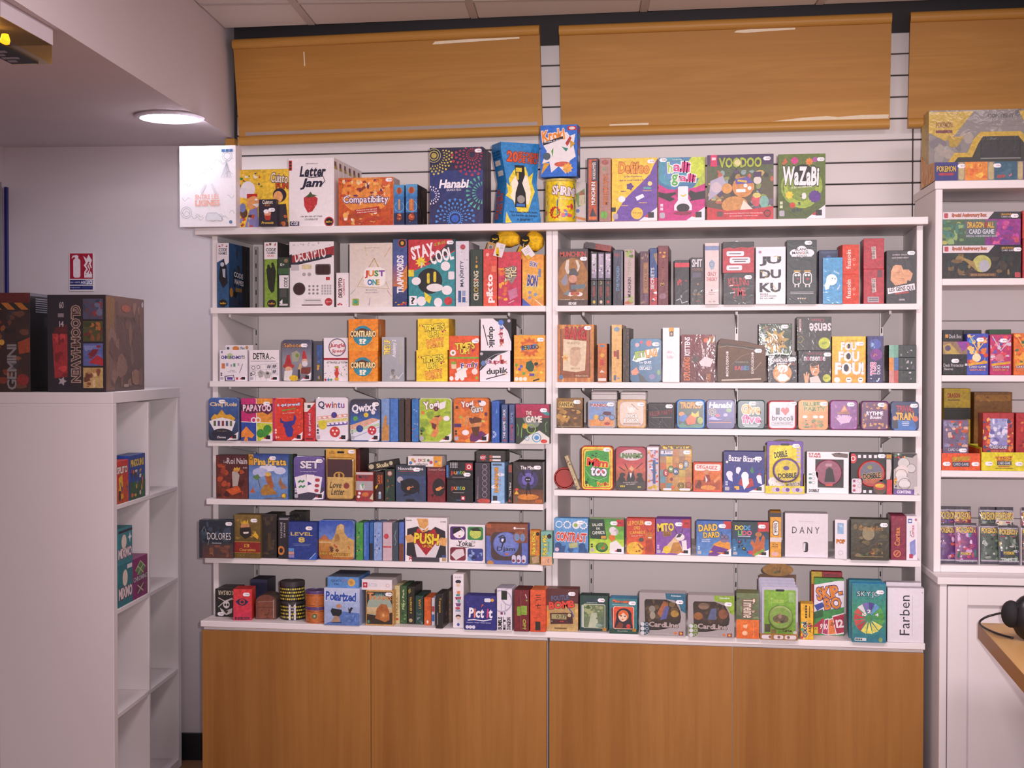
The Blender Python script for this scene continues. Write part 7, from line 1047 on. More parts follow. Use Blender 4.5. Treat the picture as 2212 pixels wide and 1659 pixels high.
def window_box(row, x0, y0, x1, y1, label, c, art, win, inside, d=.055, **kw):
    """open fronted carton: frame round a window, a clear pane, and what stands inside"""
    X, Y, wd, h = place(row, x0, y0, x1, y1, kw.get('y'))
    e = tag(empty('window_box', (X, Y, ROWZ[row]+.0004)), label, 'board game', GROUPS[row])
    wp = [((u-.5)*wd, (1-v)*h) for u, v in win]
    mb = MB(); n_ = len(wp)
    # frame face: outline with hole, triangulated by bmesh
    bm = bmesh.new(); ov = [bm.verts.new((x, 0, z)) for x, z in ((-wd/2, 0), (wd/2, 0), (wd/2, h), (-wd/2, h))]; iv = [bm.verts.new((x, 0, z)) for x, z in wp]
    es = [bm.edges.new((ov[i], ov[(i+1) % 4])) for i in range(4)]+[bm.edges.new((iv[i], iv[(i+1) % n_])) for i in range(n_)]
    bmesh.ops.triangle_fill(bm, use_beauty=True, edges=es); bm.verts.index_update()
    mb.add([v.co for v in bm.verts], [[v.index for v in f.verts] for f in bm.faces], c); bm.free()
    s = kw.get('side', c)
    mb.add([(-wd/2, 0, 0), (-wd/2, d, 0), (-wd/2, d, h), (-wd/2, 0, h)], [(0, 1, 2, 3)], s); mb.add([(wd/2, 0, 0), (wd/2, d, 0), (wd/2, d, h), (wd/2, 0, h)], [(3, 2, 1, 0)], s)
    mb.add([(-wd/2, 0, h), (-wd/2, d, h), (wd/2, d, h), (wd/2, 0, h)], [(0, 1, 2, 3)], kw.get('top', s)); mb.add([(-wd/2, 0, 0), (-wd/2, d, 0), (wd/2, d, 0), (wd/2, 0, 0)], [(3, 2, 1, 0)], s)
    mb.add([(-wd/2, d, 0), (-wd/2, d, h), (wd/2, d, h), (wd/2, d, 0)], [(0, 1, 2, 3)], s)
    mb.add([(x, 0, z) for x, z in wp]+[(x, .016, z) for x, z in wp], [(i, (i+1) % n_, n_+(i+1) % n_, n_+i) for i in range(n_)], kw.get('rim', '2a262a'))
    mb.build('carton', M['card'], e, colored=True)
    MB().box((-wd/2+.002, .017, .002), (wd/2-.002, .0175, h-.002), inside[0]).build('inner_tray', M['card'], e, colored=True)
    if art: link('cover_print', Art(wd, h).draw(art).mesh('cover_print'), M['card'], e, (0, -.0003, 0))
    if inside[1]: link('content_print', Art(wd, h).draw(inside[1]).mesh('content_print'), M['card'], e, (0, .0163, 0))
    if kw.get('disc'):
        cx, cz, r_, cols_ = kw['disc']
        MB().lathe([(r_*wd*.92, -.006), (r_*wd, -.002), (r_*wd, .008), (r_*wd*.95, .010)], 32, T=lambda x, y, z: (x+(cx-.5)*wd, z+.006, y+(1-cz)*h), cols=cols_).build('round_tin', M['tin'], e, colored=True)
        if kw.get('dprint'): link('tin_print', Art(wd, h).draw(kw['dprint']).mesh('tin_print'), M['card'], e, (0, -.0003, 0))
    mp = MB(); mp.add([(x, .002, z) for x, z in wp], [list(range(n_))], 'ffffff'); mp.build('clear_window', M['clear'], e, colored=True)
    if kw.get('st'): s_ = link('price_sticker', sticker_mesh(), None, e); s_.location = ((kw['st'][0]-.5)*wd, -.0015, (1-kw['st'][1])*h)
    return e
window_box('R4',1743,975,1833,1065,'white window carton with red corner lettering round a dark pink tin','ece4e6',[T('STAR',.04,.03,.33,.08,'b02c34',wt='h'),T('WARS',.04,.09,.33,.14,'b02c34',wt='h'),('p',[(.58,.05),(.7,.02),(.98,.04),(.98,.14),(.66,.12)],'6a5a54'),('r',.74,.02,.8,.06,'33414e'),('e',.08,.54,.04,.02,'5a9088'),('e',.08,.64,.04,.03,'5a9088'),('e',.08,.74,.04,.03,'5a9088'),('o',.16,.54,.04,.01,'a8a0a4'),('o',.16,.64,.04,.01,'a8a0a4'),('o',.16,.74,.04,.01,'a8a0a4'),T('DOBBLE',.05,.90,.29,.97,K_,wt='h')],
           [(.20,.18),(.88,.18),(.88,.86),(.26,.86),(.26,.50),(.20,.46)],('34302c',[]),disc=(.52,.50,.33,['8a4058','a05068','703848','703848']),dprint=[('r',.44,.28,.6,.35,'b88898'),('p',[(.42,.72),(.46,.42),(.54,.36),(.62,.42),(.68,.72)],'2a2428'),('rr',.44,.76,.62,.82,'b84840',.4)],rim='c8c0c0')
window_box('R4',1838,978,1927,1066,'black checker framed window carton round a red rimmed yellow tin','26242a',[('r',.0,0,1,.13,'2a282e')]+[('r',.17+.13*i,.04,.24+.13*i,.11,'e4dce0') for i in range(5)]+[('r',.86,.02,.98,.12,'c89030'),('e',.05,.13,.09,.12,'c83038'),('o',.05,.13,.06,.02,'ece0e0'),('p',[(.86,.14),(.97,.14),(.98,.36),(.95,.62),(.86,.64)],'c8bcbc'),('r',.87,.64,1,1,'c03038'),('rr',.02,.62,.26,.98,'d8ccd4',.2),('s',.08,.68,.05,6,.5,'8a3468'),('s',.08,.80,.05,6,.5,'a83c50'),('s',.08,.91,.05,6,.5,'a83c50'),('o',.21,.68,.05,.012,'a898a0'),('o',.21,.80,.05,.012,'a898a0'),('r',.3,.90,.37,.97,'e4dce0'),('r',.44,.90,.51,.97,'e4dce0'),('e',.70,.84,.16,.16,'5a4838'),('e',.70,.80,.14,.09,'c03438'),('e',.70,.79,.11,.05,'d0b038')],
           [(.12,.15),(.84,.15),(.84,.62),(.70,.66),(.60,.72),(.54,.88),(.28,.88),(.28,.62),(.10,.60)],('2a2420',[]),disc=(.50,.50,.34,['b03834','b03834','802824','702420']),dprint=[('e',.50,.48,.27,.27,'6a6878'),('p',[(.25,.56),(.75,.46),(.74,.62),(.6,.74),(.4,.74)],'b05c44'),T('DOBBLE',.30,.48,.72,.62,'1c1a20',wt='h',a=6,o='c8b070'),('e',.46,.34,.06,.05,'908848')],st=(.74,.06))
I('R4',G,C_,'grey contents side of a carton with a tower of white discs',1930,977,1982,1066,.06,'b0aaa8',[('p',[(0,0),(1,0),(.8,.1),(.4,.08),(.2,.3),(0,.4)],'34343a'),('b',4,12,0,0,.95,.12,.06,['c83838','e0c038','e8e0e4','2c2c30','4a7a50']),('e',.42,.24,.26,None,'c8c4c2'),('o',.42,.24,.26,.02,'6a6668'),('e',.75,.36,.2,None,'c8c4c2'),('o',.75,.36,.2,.02,'6a6668'),('e',.36,.42,.26,None,'d8ccc8'),('e',.32,.52,.26,.08,'d8d4d2'),('o',.32,.52,.26,.02,'6a6668'),('e',.36,.62,.26,.08,'d0ccca'),('e',.46,.74,.26,.08,'d8d4d2'),('o',.46,.74,.26,.02,'6a6668'),('b',8,10,.0,.6,.14,.88,.08,['34343a','c86838','d8a838']),('r',0,.87,.88,1,'6a5090'),T('CONTENU',.14,.90,.74,.97,'e4dce8',wt='h'),('r',.88,.8,1,1,'d0c8c8')])

# ================= fifth shelf, unit by the corner
I('L5',CB,CG,'blue black box with white swirling title and rusty lower half',430,1118,504,1200,.04,'232b38',[('b',4,24,.02,.04,.98,.6,.10,['2c3a4c','1e2430','38485a','30404c']),('r',.1,.6,1,1,'3c3438','5a3830'),('b',6,14,.3,.66,.98,.97,.10,['6a4034','4c3838','7a4c38']),T('DOLORES',.24,.32,.94,.52,'d8d4d4',wt='n'),('r',.38,.59,.66,.62,'8a8a90'),('l',[(.08,.3),(.16,.16),(.2,.3),(.3,.5),(.26,.66)],.014,'8a98a0'),('l',[(.3,.9),(.36,.86),(.44,.94)],.014,'b06848')],mat='gloss',st=(.88,.09),y=-.02)
I('L5',CB,CG,'olive gold box with a crowned bearded king over a red band',506,1110,563,1204,.05,'6a5424',[('r',0,0,1,.6,'7a6230','64501f'),('b',4,14,.05,.1,.95,.58,.10,['8a7034','5a481e','a08038']),('e',.42,.28,.17,.12,'c88c5c'),('p',[(.22,.30),(.62,.28),(.66,.48),(.42,.56),(.22,.46)],'28201c'),('p',[(.34,.40),(.56,.39),(.54,.43),(.36,.44)],'e8e0d4'),('p',[(.24,.16),(.3,.19),(.38,.13),(.46,.18),(.52,.1),(.54,.2),(.28,.22)],'d8ac28'),('p',[(.7,.48),(.8,.38),(.94,.5),(.9,.56)],'d8a828'),('r',.0,.62,1,.88,'8a2420'),('r',0,.62,1,.63,'c89038'),('r',0,.87,1,.88,'c89038'),T('13',.38,.67,.58,.75,'c89838'),T('Couronnes',.2,.77,.82,.84,'c89838'),T('V A A',.1,.92,.4,.95,'a88838')],y=-.006,st=(.76,.13),mat='gloss')
I('L5',G,C_,'dark walnut box with a faint gold figure beside the crowned king',566,1111,598,1205,.10,'2c2622',[('b',4,18,.04,.04,.96,.96,.18,['3a302a','231e1c','4a3c2c']),('p',[(.4,.44),(.6,.4),(.66,.8),(.4,.84)],'4c3c24')],mat='gloss')
I('L5',G,C_,'black slim box with white sideways lines and an orange half disc',601,1116,626,1206,.06,'26242a',[T('PASTICHE',.2,.12,.36,.5,'b0a8ac',rot=90),T('DE MARS',.48,.14,.62,.48,'b0a8ac',rot=90),('e',.25,.80,.3,.11,'c87838'),('e',.25,.80,.16,.06,'26242a'),('r',.1,.02,.9,.06,'88848c')],mat='gloss',y=.0)
I('L5',G,C_,'dark patterned box standing behind the royal blue number box',628,1111,661,1206,.05,'2c2824',[('b',4,14,.05,.05,.95,.3,.16,['3a342c','4c443c','1e1c1a'])],y=.09,mat='gloss')
I('L5',CB,CG,'royal blue box with gold block word and large figure eight',623,1128,684,1209,.04,'2a3c84',[('r',0,0,1,1,'2c3c84','28408c'),T('LEVEL',.08,.27,.86,.36,'d8bc60',wt='b'),T('8',.36,.40,.58,.54,'d8bc60',wt='h'),('r',.16,.58,.8,.59,'7880a8'),('r',.2,.62,.76,.63,'7880a8'),('r',0,.7,.2,.78,'5890c8'),('r',0,.79,.2,.87,'d09888'),('r',0,.88,.2,.95,'9088c0'),('p',[(.7,1),(1,.78),(1,1)],'3460b8'),('l',[(.76,.98),(.96,.82)],.015,'d0d8ec')],st=(.74,.16),y=-.008)
I('L5',N_,TN,'blue sky tin with a sandy sphinx statue and desert walkers',688,1128,766,1213,.035,'3860b0',[('r',0,0,1,.5,'3454b0','6a88c8'),('r',0,.5,1,1,'c89048','a8642c'),('p',[(.0,.5),(.16,.36),(.3,.5)],'b86c48'),('p',[(.34,.56),(.46,.36),(.52,.14),(.62,.08),(.72,.12),(.72,.3),(.8,.42),(1,.5),(1,.94),(.4,.94)],'c8a060'),('p',[(.46,.36),(.56,.34),(.6,.5),(.44,.56)],'a87c48'),('e',.64,.17,.06,.07,'d8b88c'),('r',0,.55,.36,.58,'d8b88c'),('b',4,12,.3,.6,.9,.82,.05,['5a3c2c','7a5030','b84c34','8a6a48']),T('Luxor',.03,.80,.25,.88,'d8b048',o='7a4c20'),T('Pharaons',.3,.82,.86,.90,'d8a848',o='7a4820')],r=.012,mat='tin',side='6a80a8')
for i,(a,b_,c1,c2,lab) in enumerate(((768.5,784.5,'4a9848','a87850','green tin spine with brown figures beside the sphinx tin'),(785,797,'4068b8','5880c8','cobalt blue tin spine next to the green one'),(798,806.5,'3868a8','30343c','narrow blue tin spine with a dark foot'),(807,825,'88a0d0','5878b8','pale blue tin spine with small dark doodles'),(826,847,'c8b0b8','c04850','pinkish white tin spine with a red band'),(848,861,'44505c','8a98a4','slate tin spine with a pale handwritten stroke'),(861.5,873,'5870b8','7a4838','blue over brown tin spine beside the white hero box'))):
    yb = 1213+i*.45
    op = [('r', .05, 0, .95, 1, c1, c1)]
    if i in (0, 3): op += [('b', 40+i, 12, .1, .2, .9, .95, .14, [c2, '30343c', 'c8a070' if i == 0 else 'a8b8e0'])]
    if i in (2, 6): op += [('r', .05, .55, .95, 1, c2)]
    if i == 4: op += [('r', .05, .62, .95, .66, c2), ('e', .4, .36, .26, .07, c2)]
    if i == 5: op += [('l', [(.6, .2), (.35, .35), (.6, .5), (.4, .6)], .1, c2)]
    if i == 1: op += [('r', .1, .05, .5, .9, c2)]
    I('L5', N_, TN, lab, a, 1132, b_, yb, .09, c1, op, mat='tin', r=.0045)
I('L5',G,C_,'white box with hands tearing a shirt open over a yellow word',875,1124,966,1219,.05,'e6dee0',[('p',[(.05,.26),(.3,.2),(.4,.28),(.62,.28),(.72,.2),(.96,.3),(.98,.9),(.03,.9)],'2c2a30'),('p',[(.3,.24),(.5,.36),(.7,.24),(.82,.5),(.5,.86),(.2,.5)],'a8262c'),('p',[(.28,.02),(.55,.02),(.56,.16),(.46,.26),(.34,.22)],'d8a060'),('p',[(.32,.24),(.45,.3),(.56,.2),(.54,.3),(.42,.34)],'d8a060'),('p',[(.2,.5),(.5,.86),(.8,.5),(.84,.6),(.72,.92),(.28,.92)],'d8d0d4'),T('PUSH',.22,.36,.80,.60,'e8d038',o='7a1c1c',wt='h',a=-3),T('UP ON',.42,.62,.64,.68,'d8c030'),('p',[(.0,.42),(.14,.38),(.22,.46),(.2,.56),(.04,.58)],'d8a060'),('p',[(1,.46),(.86,.44),(.78,.5),(.84,.62),(.98,.64)],'d8a060'),('r',.16,.90,.82,1,'403c44'),('p',[(.0,.85),(.16,.9),(.14,1),(0,1)],'e6dee0'),T('A',.08,.86,.18,.98,'b82c38'),T('PHILIPPE',.02,.05,.16,.08,'4a464c'),T('ALVAREZ',.84,.07,.98,.10,'4a464c'),('r',.88,.84,.98,.9,'3c4c78'),('r',.88,.91,.98,.98,'b89868')],top='ece4e6')
I('L5',CB,CG,'white box divided into four coloured portrait panels with brush title',969,1140,1048,1222,.04,'e6dee2',[('rr',.04,.05,.47,.40,'5a3474',.15),('e',.28,.22,.16,.14,'ece4e8'),('p',[(.1,.1),(.3,.06),(.42,.2),(.34,.14),(.12,.26)],'201c24'),('e',.3,.3,.03,.015,'a83440'),('rr',.52,.05,.95,.40,'3a8848',.15),('e',.74,.23,.16,.13,'c0cc60'),('p',[(.58,.1),(.8,.06),(.9,.16),(.66,.16)],'28342c'),('rr',.04,.60,.47,.95,'7a2838',.15),('p',[(.06,.8),(.2,.66),(.4,.64),(.44,.8),(.2,.94)],'d8ccd0'),('rr',.52,.62,.95,.95,'3c4488',.15),('b',4,14,.55,.66,.93,.92,.06,['5a70b0','2c3058','8aa0d0','b86070']),('p',[(.52,.95),(.52,.82),(.66,.95)],'7aa0c8'),T('Yokai',.26,.42,.66,.56,'28242c',sh=.15),('l',[(.2,.54),(.46,.6),(.72,.55)],.015,'28242c'),T('FF',.68,.43,.74,.5,'a89098')])
I('L5',G,C_,'blue and brown box with a round grey blue face shaped tin window',1050,1138,1140,1226,.05,'5868b0',[('r',0,0,1,.46,'8a4c30','7a4430'),('rr',.12,.20,.86,.90,'4a3a38',.2),('e',.48,.50,.31,.30,'6070b8'),('e',.46,.46,.26,.24,'7080c4'),('o',.40,.40,.08,.03,'2c2c38'),('e',.40,.40,.03,None,'ece4e8'),('l',[(.3,.34),(.4,.28),(.46,.34),(.40,.5),(.38,.58)],.03,'24242c'),T('Djam',.26,.56,.70,.70,'2c2c3c',wt='b'),('r',.46,.72,.54,.77,'b86858'),('e',.80,.32,.15,.15,'8a5034'),('e',.74,.32,.07,.09,'7088b0'),('e',.88,.33,.06,.10,'7088b0'),T('asmodee',.72,.08,.94,.12,'e0d8d8'),('e',.69,.10,.03,None,'e8e0e4'),('r',.0,.0,.12,.1,'a85838'),('r',.0,.3,.1,.9,'5c70b8'),('e',.10,.97,.08,.07,'c08848')]+[('rr',.62+.12*i,.76,.72+.12*i,.96,'c8c4dc',.5) for i in range(3)]+[('e',.66+.12*i,.90,.035,None,'7a3844') for i in range(3)],y=-.010,top='8a5438')
I('L5',CB,CG,'narrow orange box with sideways yellow letters and a cartoon dog foot',1144,1152,1166,1225,.04,'d8842c',[('r',0,.74,1,1,'7a6c38'),('p',[(.2,.8),(.9,.74),(.95,.94),(.3,.98)],'b89870'),T('Pick a DOG',.2,.05,.56,.70,'e8d038',rot=90,o='4a3818',wt='h'),('e',.8,.10,.17,.06,'241c18'),('r',.68,.3,.72,.62,'5870a0')],y=.012)
I('L5',CB,CG,'narrow mint box with sideways yellow letters and a pink pig foot',1168,1152,1193,1225,.04,'7ab0a0',[('r',0,.74,1,1,'d8a070'),('p',[(.1,.8),(.9,.76),(.95,.98),(.1,.98)],'d8a888'),('l',[(.7,.8),(.6,.88),(.7,.92)],.04,'4a3428'),T('Pick a PIG',.16,.12,.52,.70,'e8d038',rot=90,o='4a4c20',wt='h'),('e',.75,.14,.2,.07,'241c18'),('r',.66,.3,.7,.6,'4a7080')],y=-.005)

# ================= fifth shelf, unit by the hutch
I('R5',CB,CG,'pale blue box with white bubbles and bent red lettering',1197,1122,1271,1196,.04,'5a94c8',[('r',0,0,1,1,'64a0d0','4a80b8'),('o',.14,.18,.10,.02,'ece8ec'),('s',.38,.19,.13,10,.75,'e8e4ea'),('e',.38,.19,.08,None,'6a9cc8'),('e',.64,.20,.11,None,'e0dce4'),('e',.63,.2,.06,None,'98b858'),('s',.86,.20,.13,10,.75,'e8e4ea'),('e',.86,.2,.08,None,'78a8d0'),T('CONTRAST',.05,.42,.95,.68,'d04838',o='f0dcd4',wt='h',a=-2),('e',.12,.80,.10,.10,'2c5080'),('e',.82,.82,.10,.10,'2c5080'),('p',[(.02,1),(.1,.84),(.34,.8),(.3,1)],'2c5080'),('p',[(.7,1),(.74,.86),(.94,.86),(1,1)],'2c5080'),('e',.48,.92,.08,.08,'30588c'),('p',[(.42,.74),(.68,.70),(.70,.84),(.46,.88)],'b0b078'),('e',.08,.92,.06,None,'d8b8c8')],mat='gloss',st=(.76,.12))
I('R5',CB,CG,'bright green box with an orange chef and a salad bowl',1273,1123,1348,1198,.04,'70b038',[('r',0,0,1,.6,'3c8838','78b838'),('r',0,.6,1,1,'a0c838','c8d84c'),('p',[(.0,.02),(.42,.02),(.50,.60),(.02,.58)],'26382c'),T('SALADE',.08,.14,.38,.22,'d8e0d0',a=3),T('DE',.20,.26,.30,.32,'d8e0d0'),T('CAFARDS',.08,.36,.44,.46,'d8e0d0',a=3),('e',.68,.33,.11,.10,'d8d0d4'),('e',.78,.38,.07,.08,'b0a8a8'),('r',.62,.36,.78,.48,'d8d0d0'),('p',[(.56,.56),(.6,.46),(.72,.48),(.76,.58),(.64,.66)],'d8702c'),('p',[(.6,.70),(.78,.62),(.95,.8),(.9,.98),(.58,.98)],'e0dcdc'),('e',.36,.83,.18,.14,'2c6030'),('e',.37,.81,.14,.10,'4a9038'),('b',5,8,.24,.72,.5,.9,.035,['d86838','c83830','68b040']),('r',.34,.5,.48,.58,'c89038'),('r',.78,.02,1,.22,'b82c30'),T('DREI',.82,.09,.92,.14,'3a1c1c')]+gig()+ic(),right='88949c',st=(.71,.13),top='b8c8a0')
I('R5',CB,CG,'red orange box with a grinning striped insect and yellow writing',1353,1121,1415,1198,.04,'c8402c',[('r',0,0,1,1,'b83028','d8602c'),('e',.3,.86,.3,.2,'e0b038'),T('LE POKER',.04,.07,.62,.19,'d8a838',a=4),T('DES',.26,.22,.48,.31,'d8a838',a=4),T('CAFARDS',.12,.35,.66,.44,'d8a838',a=4),T('Prie par bluff',.18,.47,.58,.51,'e0b8a8',a=4),('e',.80,.48,.13,.10,'b86c2c'),('p',[(.68,.6),(.9,.58),(1,1),(.66,1)],'a83c28'),('r',.76,.52,.88,.55,'ece0d0'),('l',[(.8,.38),(.7,.28)],.02,'4a2418'),('l',[(.84,.38),(.92,.28)],.02,'4a2418'),('e',.52,.60,.09,.06,'50483c'),('l',[(.4,.72),(.56,.88),(.7,.78)],.05,'b84c30'),('b',5,5,.2,.8,.6,.95,.04,['8a3424'])],st=(.76,.13))
I('R5',CB,CG,'violet box with a pale moth and bold yellow title',1416,1123,1492,1200,.04,'7a489c',[('r',0,0,1,1,'744494','8450a4'),T('MITO',.05,.12,.52,.34,'ecd03c',o='6a4820',wt='h',a=4),('r',.76,.0,1,.24,'b82c30'),T('DREI',.82,.08,.94,.14,'3a1c1c'),('p',[(.2,.36),(.44,.33),(.45,.46),(.22,.50)],'9a6c30'),T('AVIS A',.24,.37,.42,.41,'4a3018',a=5),T('TRICHE',.24,.43,.42,.47,'4a3018',a=5),('p',[(.16,.95),(.36,.70),(.56,.48),(.66,.6),(.84,.96)],'d8b890'),('p',[(.4,.95),(.5,.66),(.68,.64),(.8,.98)],'b8803c'),('e',.70,.50,.13,.10,'e0d8d8'),('p',[(.58,.52),(.66,.40),(.76,.42),(.7,.5)],'3a3038'),('l',[(.62,.42),(.56,.28)],.02,'3a2c30'),('l',[(.74,.40),(.78,.26)],.02,'3a2c30'),('p',[(.74,.6),(.88,.58),(.9,.86),(.78,.9)],'e0d8dc'),('e',.32,.86,.11,None,'e0c034')]+gig()+ic('c8b0d8'),right='7a2830',st=(.66,.14),n=2,blabel='red edged copy standing behind the violet moth box')
I('R5',CB,CG,'sky blue box with a fat striped bee and yellow twin words',1504,1125,1580,1200,.04,'3a68ac',[('r',0,0,1,1,'3460a8','5888c0'),T('DARD',.06,.10,.60,.29,'e4b83c',o='4a3418',wt='h',a=4),T('DARD',.20,.32,.66,.48,'e4b83c',o='4a3418',wt='h',a=4),('r',.78,0,1,.22,'b82c30'),T('UN CLASSEMENT',.16,.52,.4,.55,'d8dcec'),T('DE PATTE !',.16,.57,.4,.61,'d8dcec'),('p',[(.36,.92),(.5,.66),(.76,.52),(.96,.62),(.98,.84),(.7,.98)],'d8902c'),('p',[(.4,.84),(.5,.7),(.9,.8),(.94,.9),(.5,.9)],'6a3488'),('p',[(.34,.95),(.5,.88),(.8,.97),(.7,1),(.36,1)],'6a3488'),('e',.80,.50,.13,.12,'7a6a8a'),('o',.74,.46,.06,.015,'283048'),('o',.86,.46,.06,.015,'283048'),('l',[(.74,.4),(.7,.3)],.02,'28202c')]+gig()+ic('b0c8e0'),st=(.74,.14))
I('R5',CB,CG,'dark blue box with a spread orange lizard and four coloured syllables',1581,1126,1661,1201,.04,'24405c',[('r',0,0,1,.5,'22302c','24405c'),('r',0,.5,1,1,'24608c','2870a8'),T('DODE',.08,.11,.50,.24,'e0c038',wt='h',cols=['e8c838','d8c040','48a0d0','4890c8']),T('LIDO',.16,.26,.54,.39,'60a848',wt='h',cols=['60b048','60b048','c84868','d85878']),('r',.16,.41,.5,.43,'b8c0c8'),('b',4,9,.08,.5,.5,.9,.05,['203048','1c2838','283850']),('e',.2,.60,.05,.05,'1c2430'),('e',.2,.58,.02,.02,'d83c68'),('e',.32,.78,.05,.05,'1c2430'),('e',.32,.77,.02,.02,'d8c038'),('e',.5,.88,.06,.06,'c83858'),('p',[(.54,.98),(.58,.74),(.5,.62),(.54,.5),(.62,.62),(.66,.44),(.72,.42),(.76,.6),(.84,.36),(.9,.46),(.88,.7),(.92,1)],'b8602c'),('e',.72,.36,.09,.07,'b07030'),('p',[(.6,.92),(.86,.76),(.88,.84),(.62,.99)],'78a038'),('r',.70,0,1,.28,'b82c30')]+gig()+ic('90b0c8'),st=(.81,.13),right='b04040')
I('R5',CB,CG,'narrow amber box with a black top and bubble outlined word',1663,1105,1688,1201,.10,'d8982c',[('r',0,0,1,.10,'2a2626'),('rr',.24,.18,.78,.52,'2a2422',.4),('rr',.29,.195,.73,.505,'ece0d8',.4),T('blank',.36,.24,.66,.47,'28242c',rot=-90),('r',0,.56,1,.66,'d8c8c0'),T('ALTER',.2,.70,.7,.73,'5a3c18'),T('NATIVE',.2,.75,.7,.78,'5a3c18'),('e',.45,.93,.34,.05,'d8a8a0')],right='4a2c18')
I('R5',G,C_,'large plain white box with thin black letters and a tiny doorway',1695,1104,1789,1199,.06,'d8d0d6',[T('D A N Y',.16,.30,.81,.46,'28262e',wt='n',sh=.05),T('UN JEU SCHIZOIDE',.32,.175,.66,.195,'b0a8b0'),('rr',.42,.65,.54,.88,'24222a',.4),('p',[(.43,.68),(.48,.67),(.47,.86),(.42,.85)],'d8d0d6'),('r',.42,.8,.44,.87,'c8c0c8')],y=.02,side='b8b0b8')
I('R5',CB,CG,'narrow white box with pale blue squares and an orange word',1803,1117,1829,1202,.06,'e8e2e8',[('r',.22,.08,.75,.36,'98b8d8'),T('fun',.36,.12,.6,.18,'d0e0ec'),T('POP',.15,.50,.85,.60,'d8843c',o='9a4c28',wt='h'),('o',.5,.84,.2,.04,'c0c0d0')],left='c8c4d0',yaw=-16,y=-.002)
I('R5',G,C_,'dim brown painted box with a thin gold frame and orange title',1837,1117,1921,1206,.05,'33301f',[('r',.02,.02,.98,.98,'4a4a3c','383220'),('b',4,60,.05,.1,.95,.92,.08,['4a4028','5a5438','38301c','6a5c34','2c2818','7a6a48']),('e',.46,.36,.16,.16,'8a8060'),T('Citadelles',.20,.16,.84,.28,'b07830',wt='n'),('r',.18,.90,.84,.92,'8a7848'),('b',5,8,.2,.6,.8,.9,.05,['a8782c','6a3c28','486038'])],mat='gloss',y=-.012,st=(.86,.14),right='2a261a')
I('R5',CB,CG,'crimson spine with orange sideways title and a brain emblem',1924,1109,1957,1204,.10,'84203c',[T('Cortex',.24,.26,.60,.68,'d88048',rot=90,o='4a1020',wt='h'),('e',.42,.86,.26,.07,'9a2c38'),('o',.42,.86,.24,.05,'d8945c'),('l',[(.32,.9),(.52,.82)],.05,'d8945c'),('l',[(.68,.1),(.74,.05)],.05,'c04040')],mat='gloss')
I('R5',CB,CG,'white spine with crimson script and blue and pink patches',1957.5,1109,1988,1204,.10,'e4dce4',[('r',.14,.06,.5,.16,'5068a8'),('r',.2,.09,.44,.13,'e4dce4'),T('Cortex',.42,.2,.72,.48,'b84860',rot=90),T('XXL',.3,.32,.42,.46,'50586a',rot=90),('p',[(.3,.6),(.8,.52),(.85,.86),(.6,.92),(.34,.86)],'8890c8'),('r',.26,.86,.6,.96,'b83858'),('e',.85,.08,.1,.03,'b07080')],mat='gloss')
# ================= counter
I('C',CB,CG,'black box with upside down title and a white pirate skull',461,1273,503,1333,.05,'20201e',[T('KORSAR',.14,.06,.98,.22,'c8bca0',rot=180),('l',[(.15,.32),(.5,.44),(.95,.36)],.04,'d0c8c0'),('l',[(.9,.32),(.5,.44),(.16,.66)],.04,'d0c8c0'),('e',.58,.56,.17,.14,'d8d4d4'),('e',.52,.57,.05,.05,'20201e'),('e',.65,.57,.05,.05,'20201e'),('p',[(.24,.68),(.5,.8),(.9,.68),(.86,.86),(.58,.94),(.34,.86)],'d0ccc8'),('p',[(.42,.78),(.7,.78),(.58,.9)],'20201e')],st=(.30,.90),mat='gloss',n=2,blabel='black copy standing behind the pirate skull box')
I('C',CB,CG,'bright red box with a navy eye and dark title at its foot',505,1275,543,1342,.075,'d02c40',[('r',0,0,1,1,'d83838','c82c50'),('p',[(.12,.40),(.3,.32),(.5,.30),(.68,.34),(.84,.40),(.68,.50),(.48,.54),(.28,.50)],'2c2448'),('e',.48,.41,.15,None,'d03838'),('e',.48,.41,.09,None,'2c2448'),T('INSIDER',.08,.90,.92,.98,'4a1c30',wt='h')],yaw=9,right='d84034',top='c83030',st=(.72,.17))
I('C', CB, CG, 'navy box standing behind the bright red eye box', 541, 1262, 578, 1336, .09, '2a2c48', [('r', 0, 0, 1, .1, '3c3e5c')], y=.16, right='24263c')
# chest with an arched lid
X, Y, wd, h = place('C', 553, 1288, 596, 1341)
arch = [(-wd/2, 0), (wd/2, 0), (wd/2, .72*h)]+[(wd/2*math.cos(math.pi*k/10), .72*h+.28*h*math.sin(math.pi*k/10)) for k in range(1, 10)]+[(-wd/2, .72*h)]
make(G,C_,'brown arched treasure chest box in clear wrap',(X,Y,ROWZ['C']+.0004),R(6),wd,h,.085,'6a3c2c',[('rr',.12,.22,.88,.96,'7a4430',.2),('r',.1,.5,.9,.54,'5a3424'),('l',[(.1,.3),(.9,.26)],.015,'a89890'),('r',.85,.2,.9,.95,'9a8c84'),('b',5,10,.2,.6,.8,.94,.08,['8a5038','5a3020','904c38'])],side='544238',outline=arch,mat='gloss',grp=GROUPS['C'])
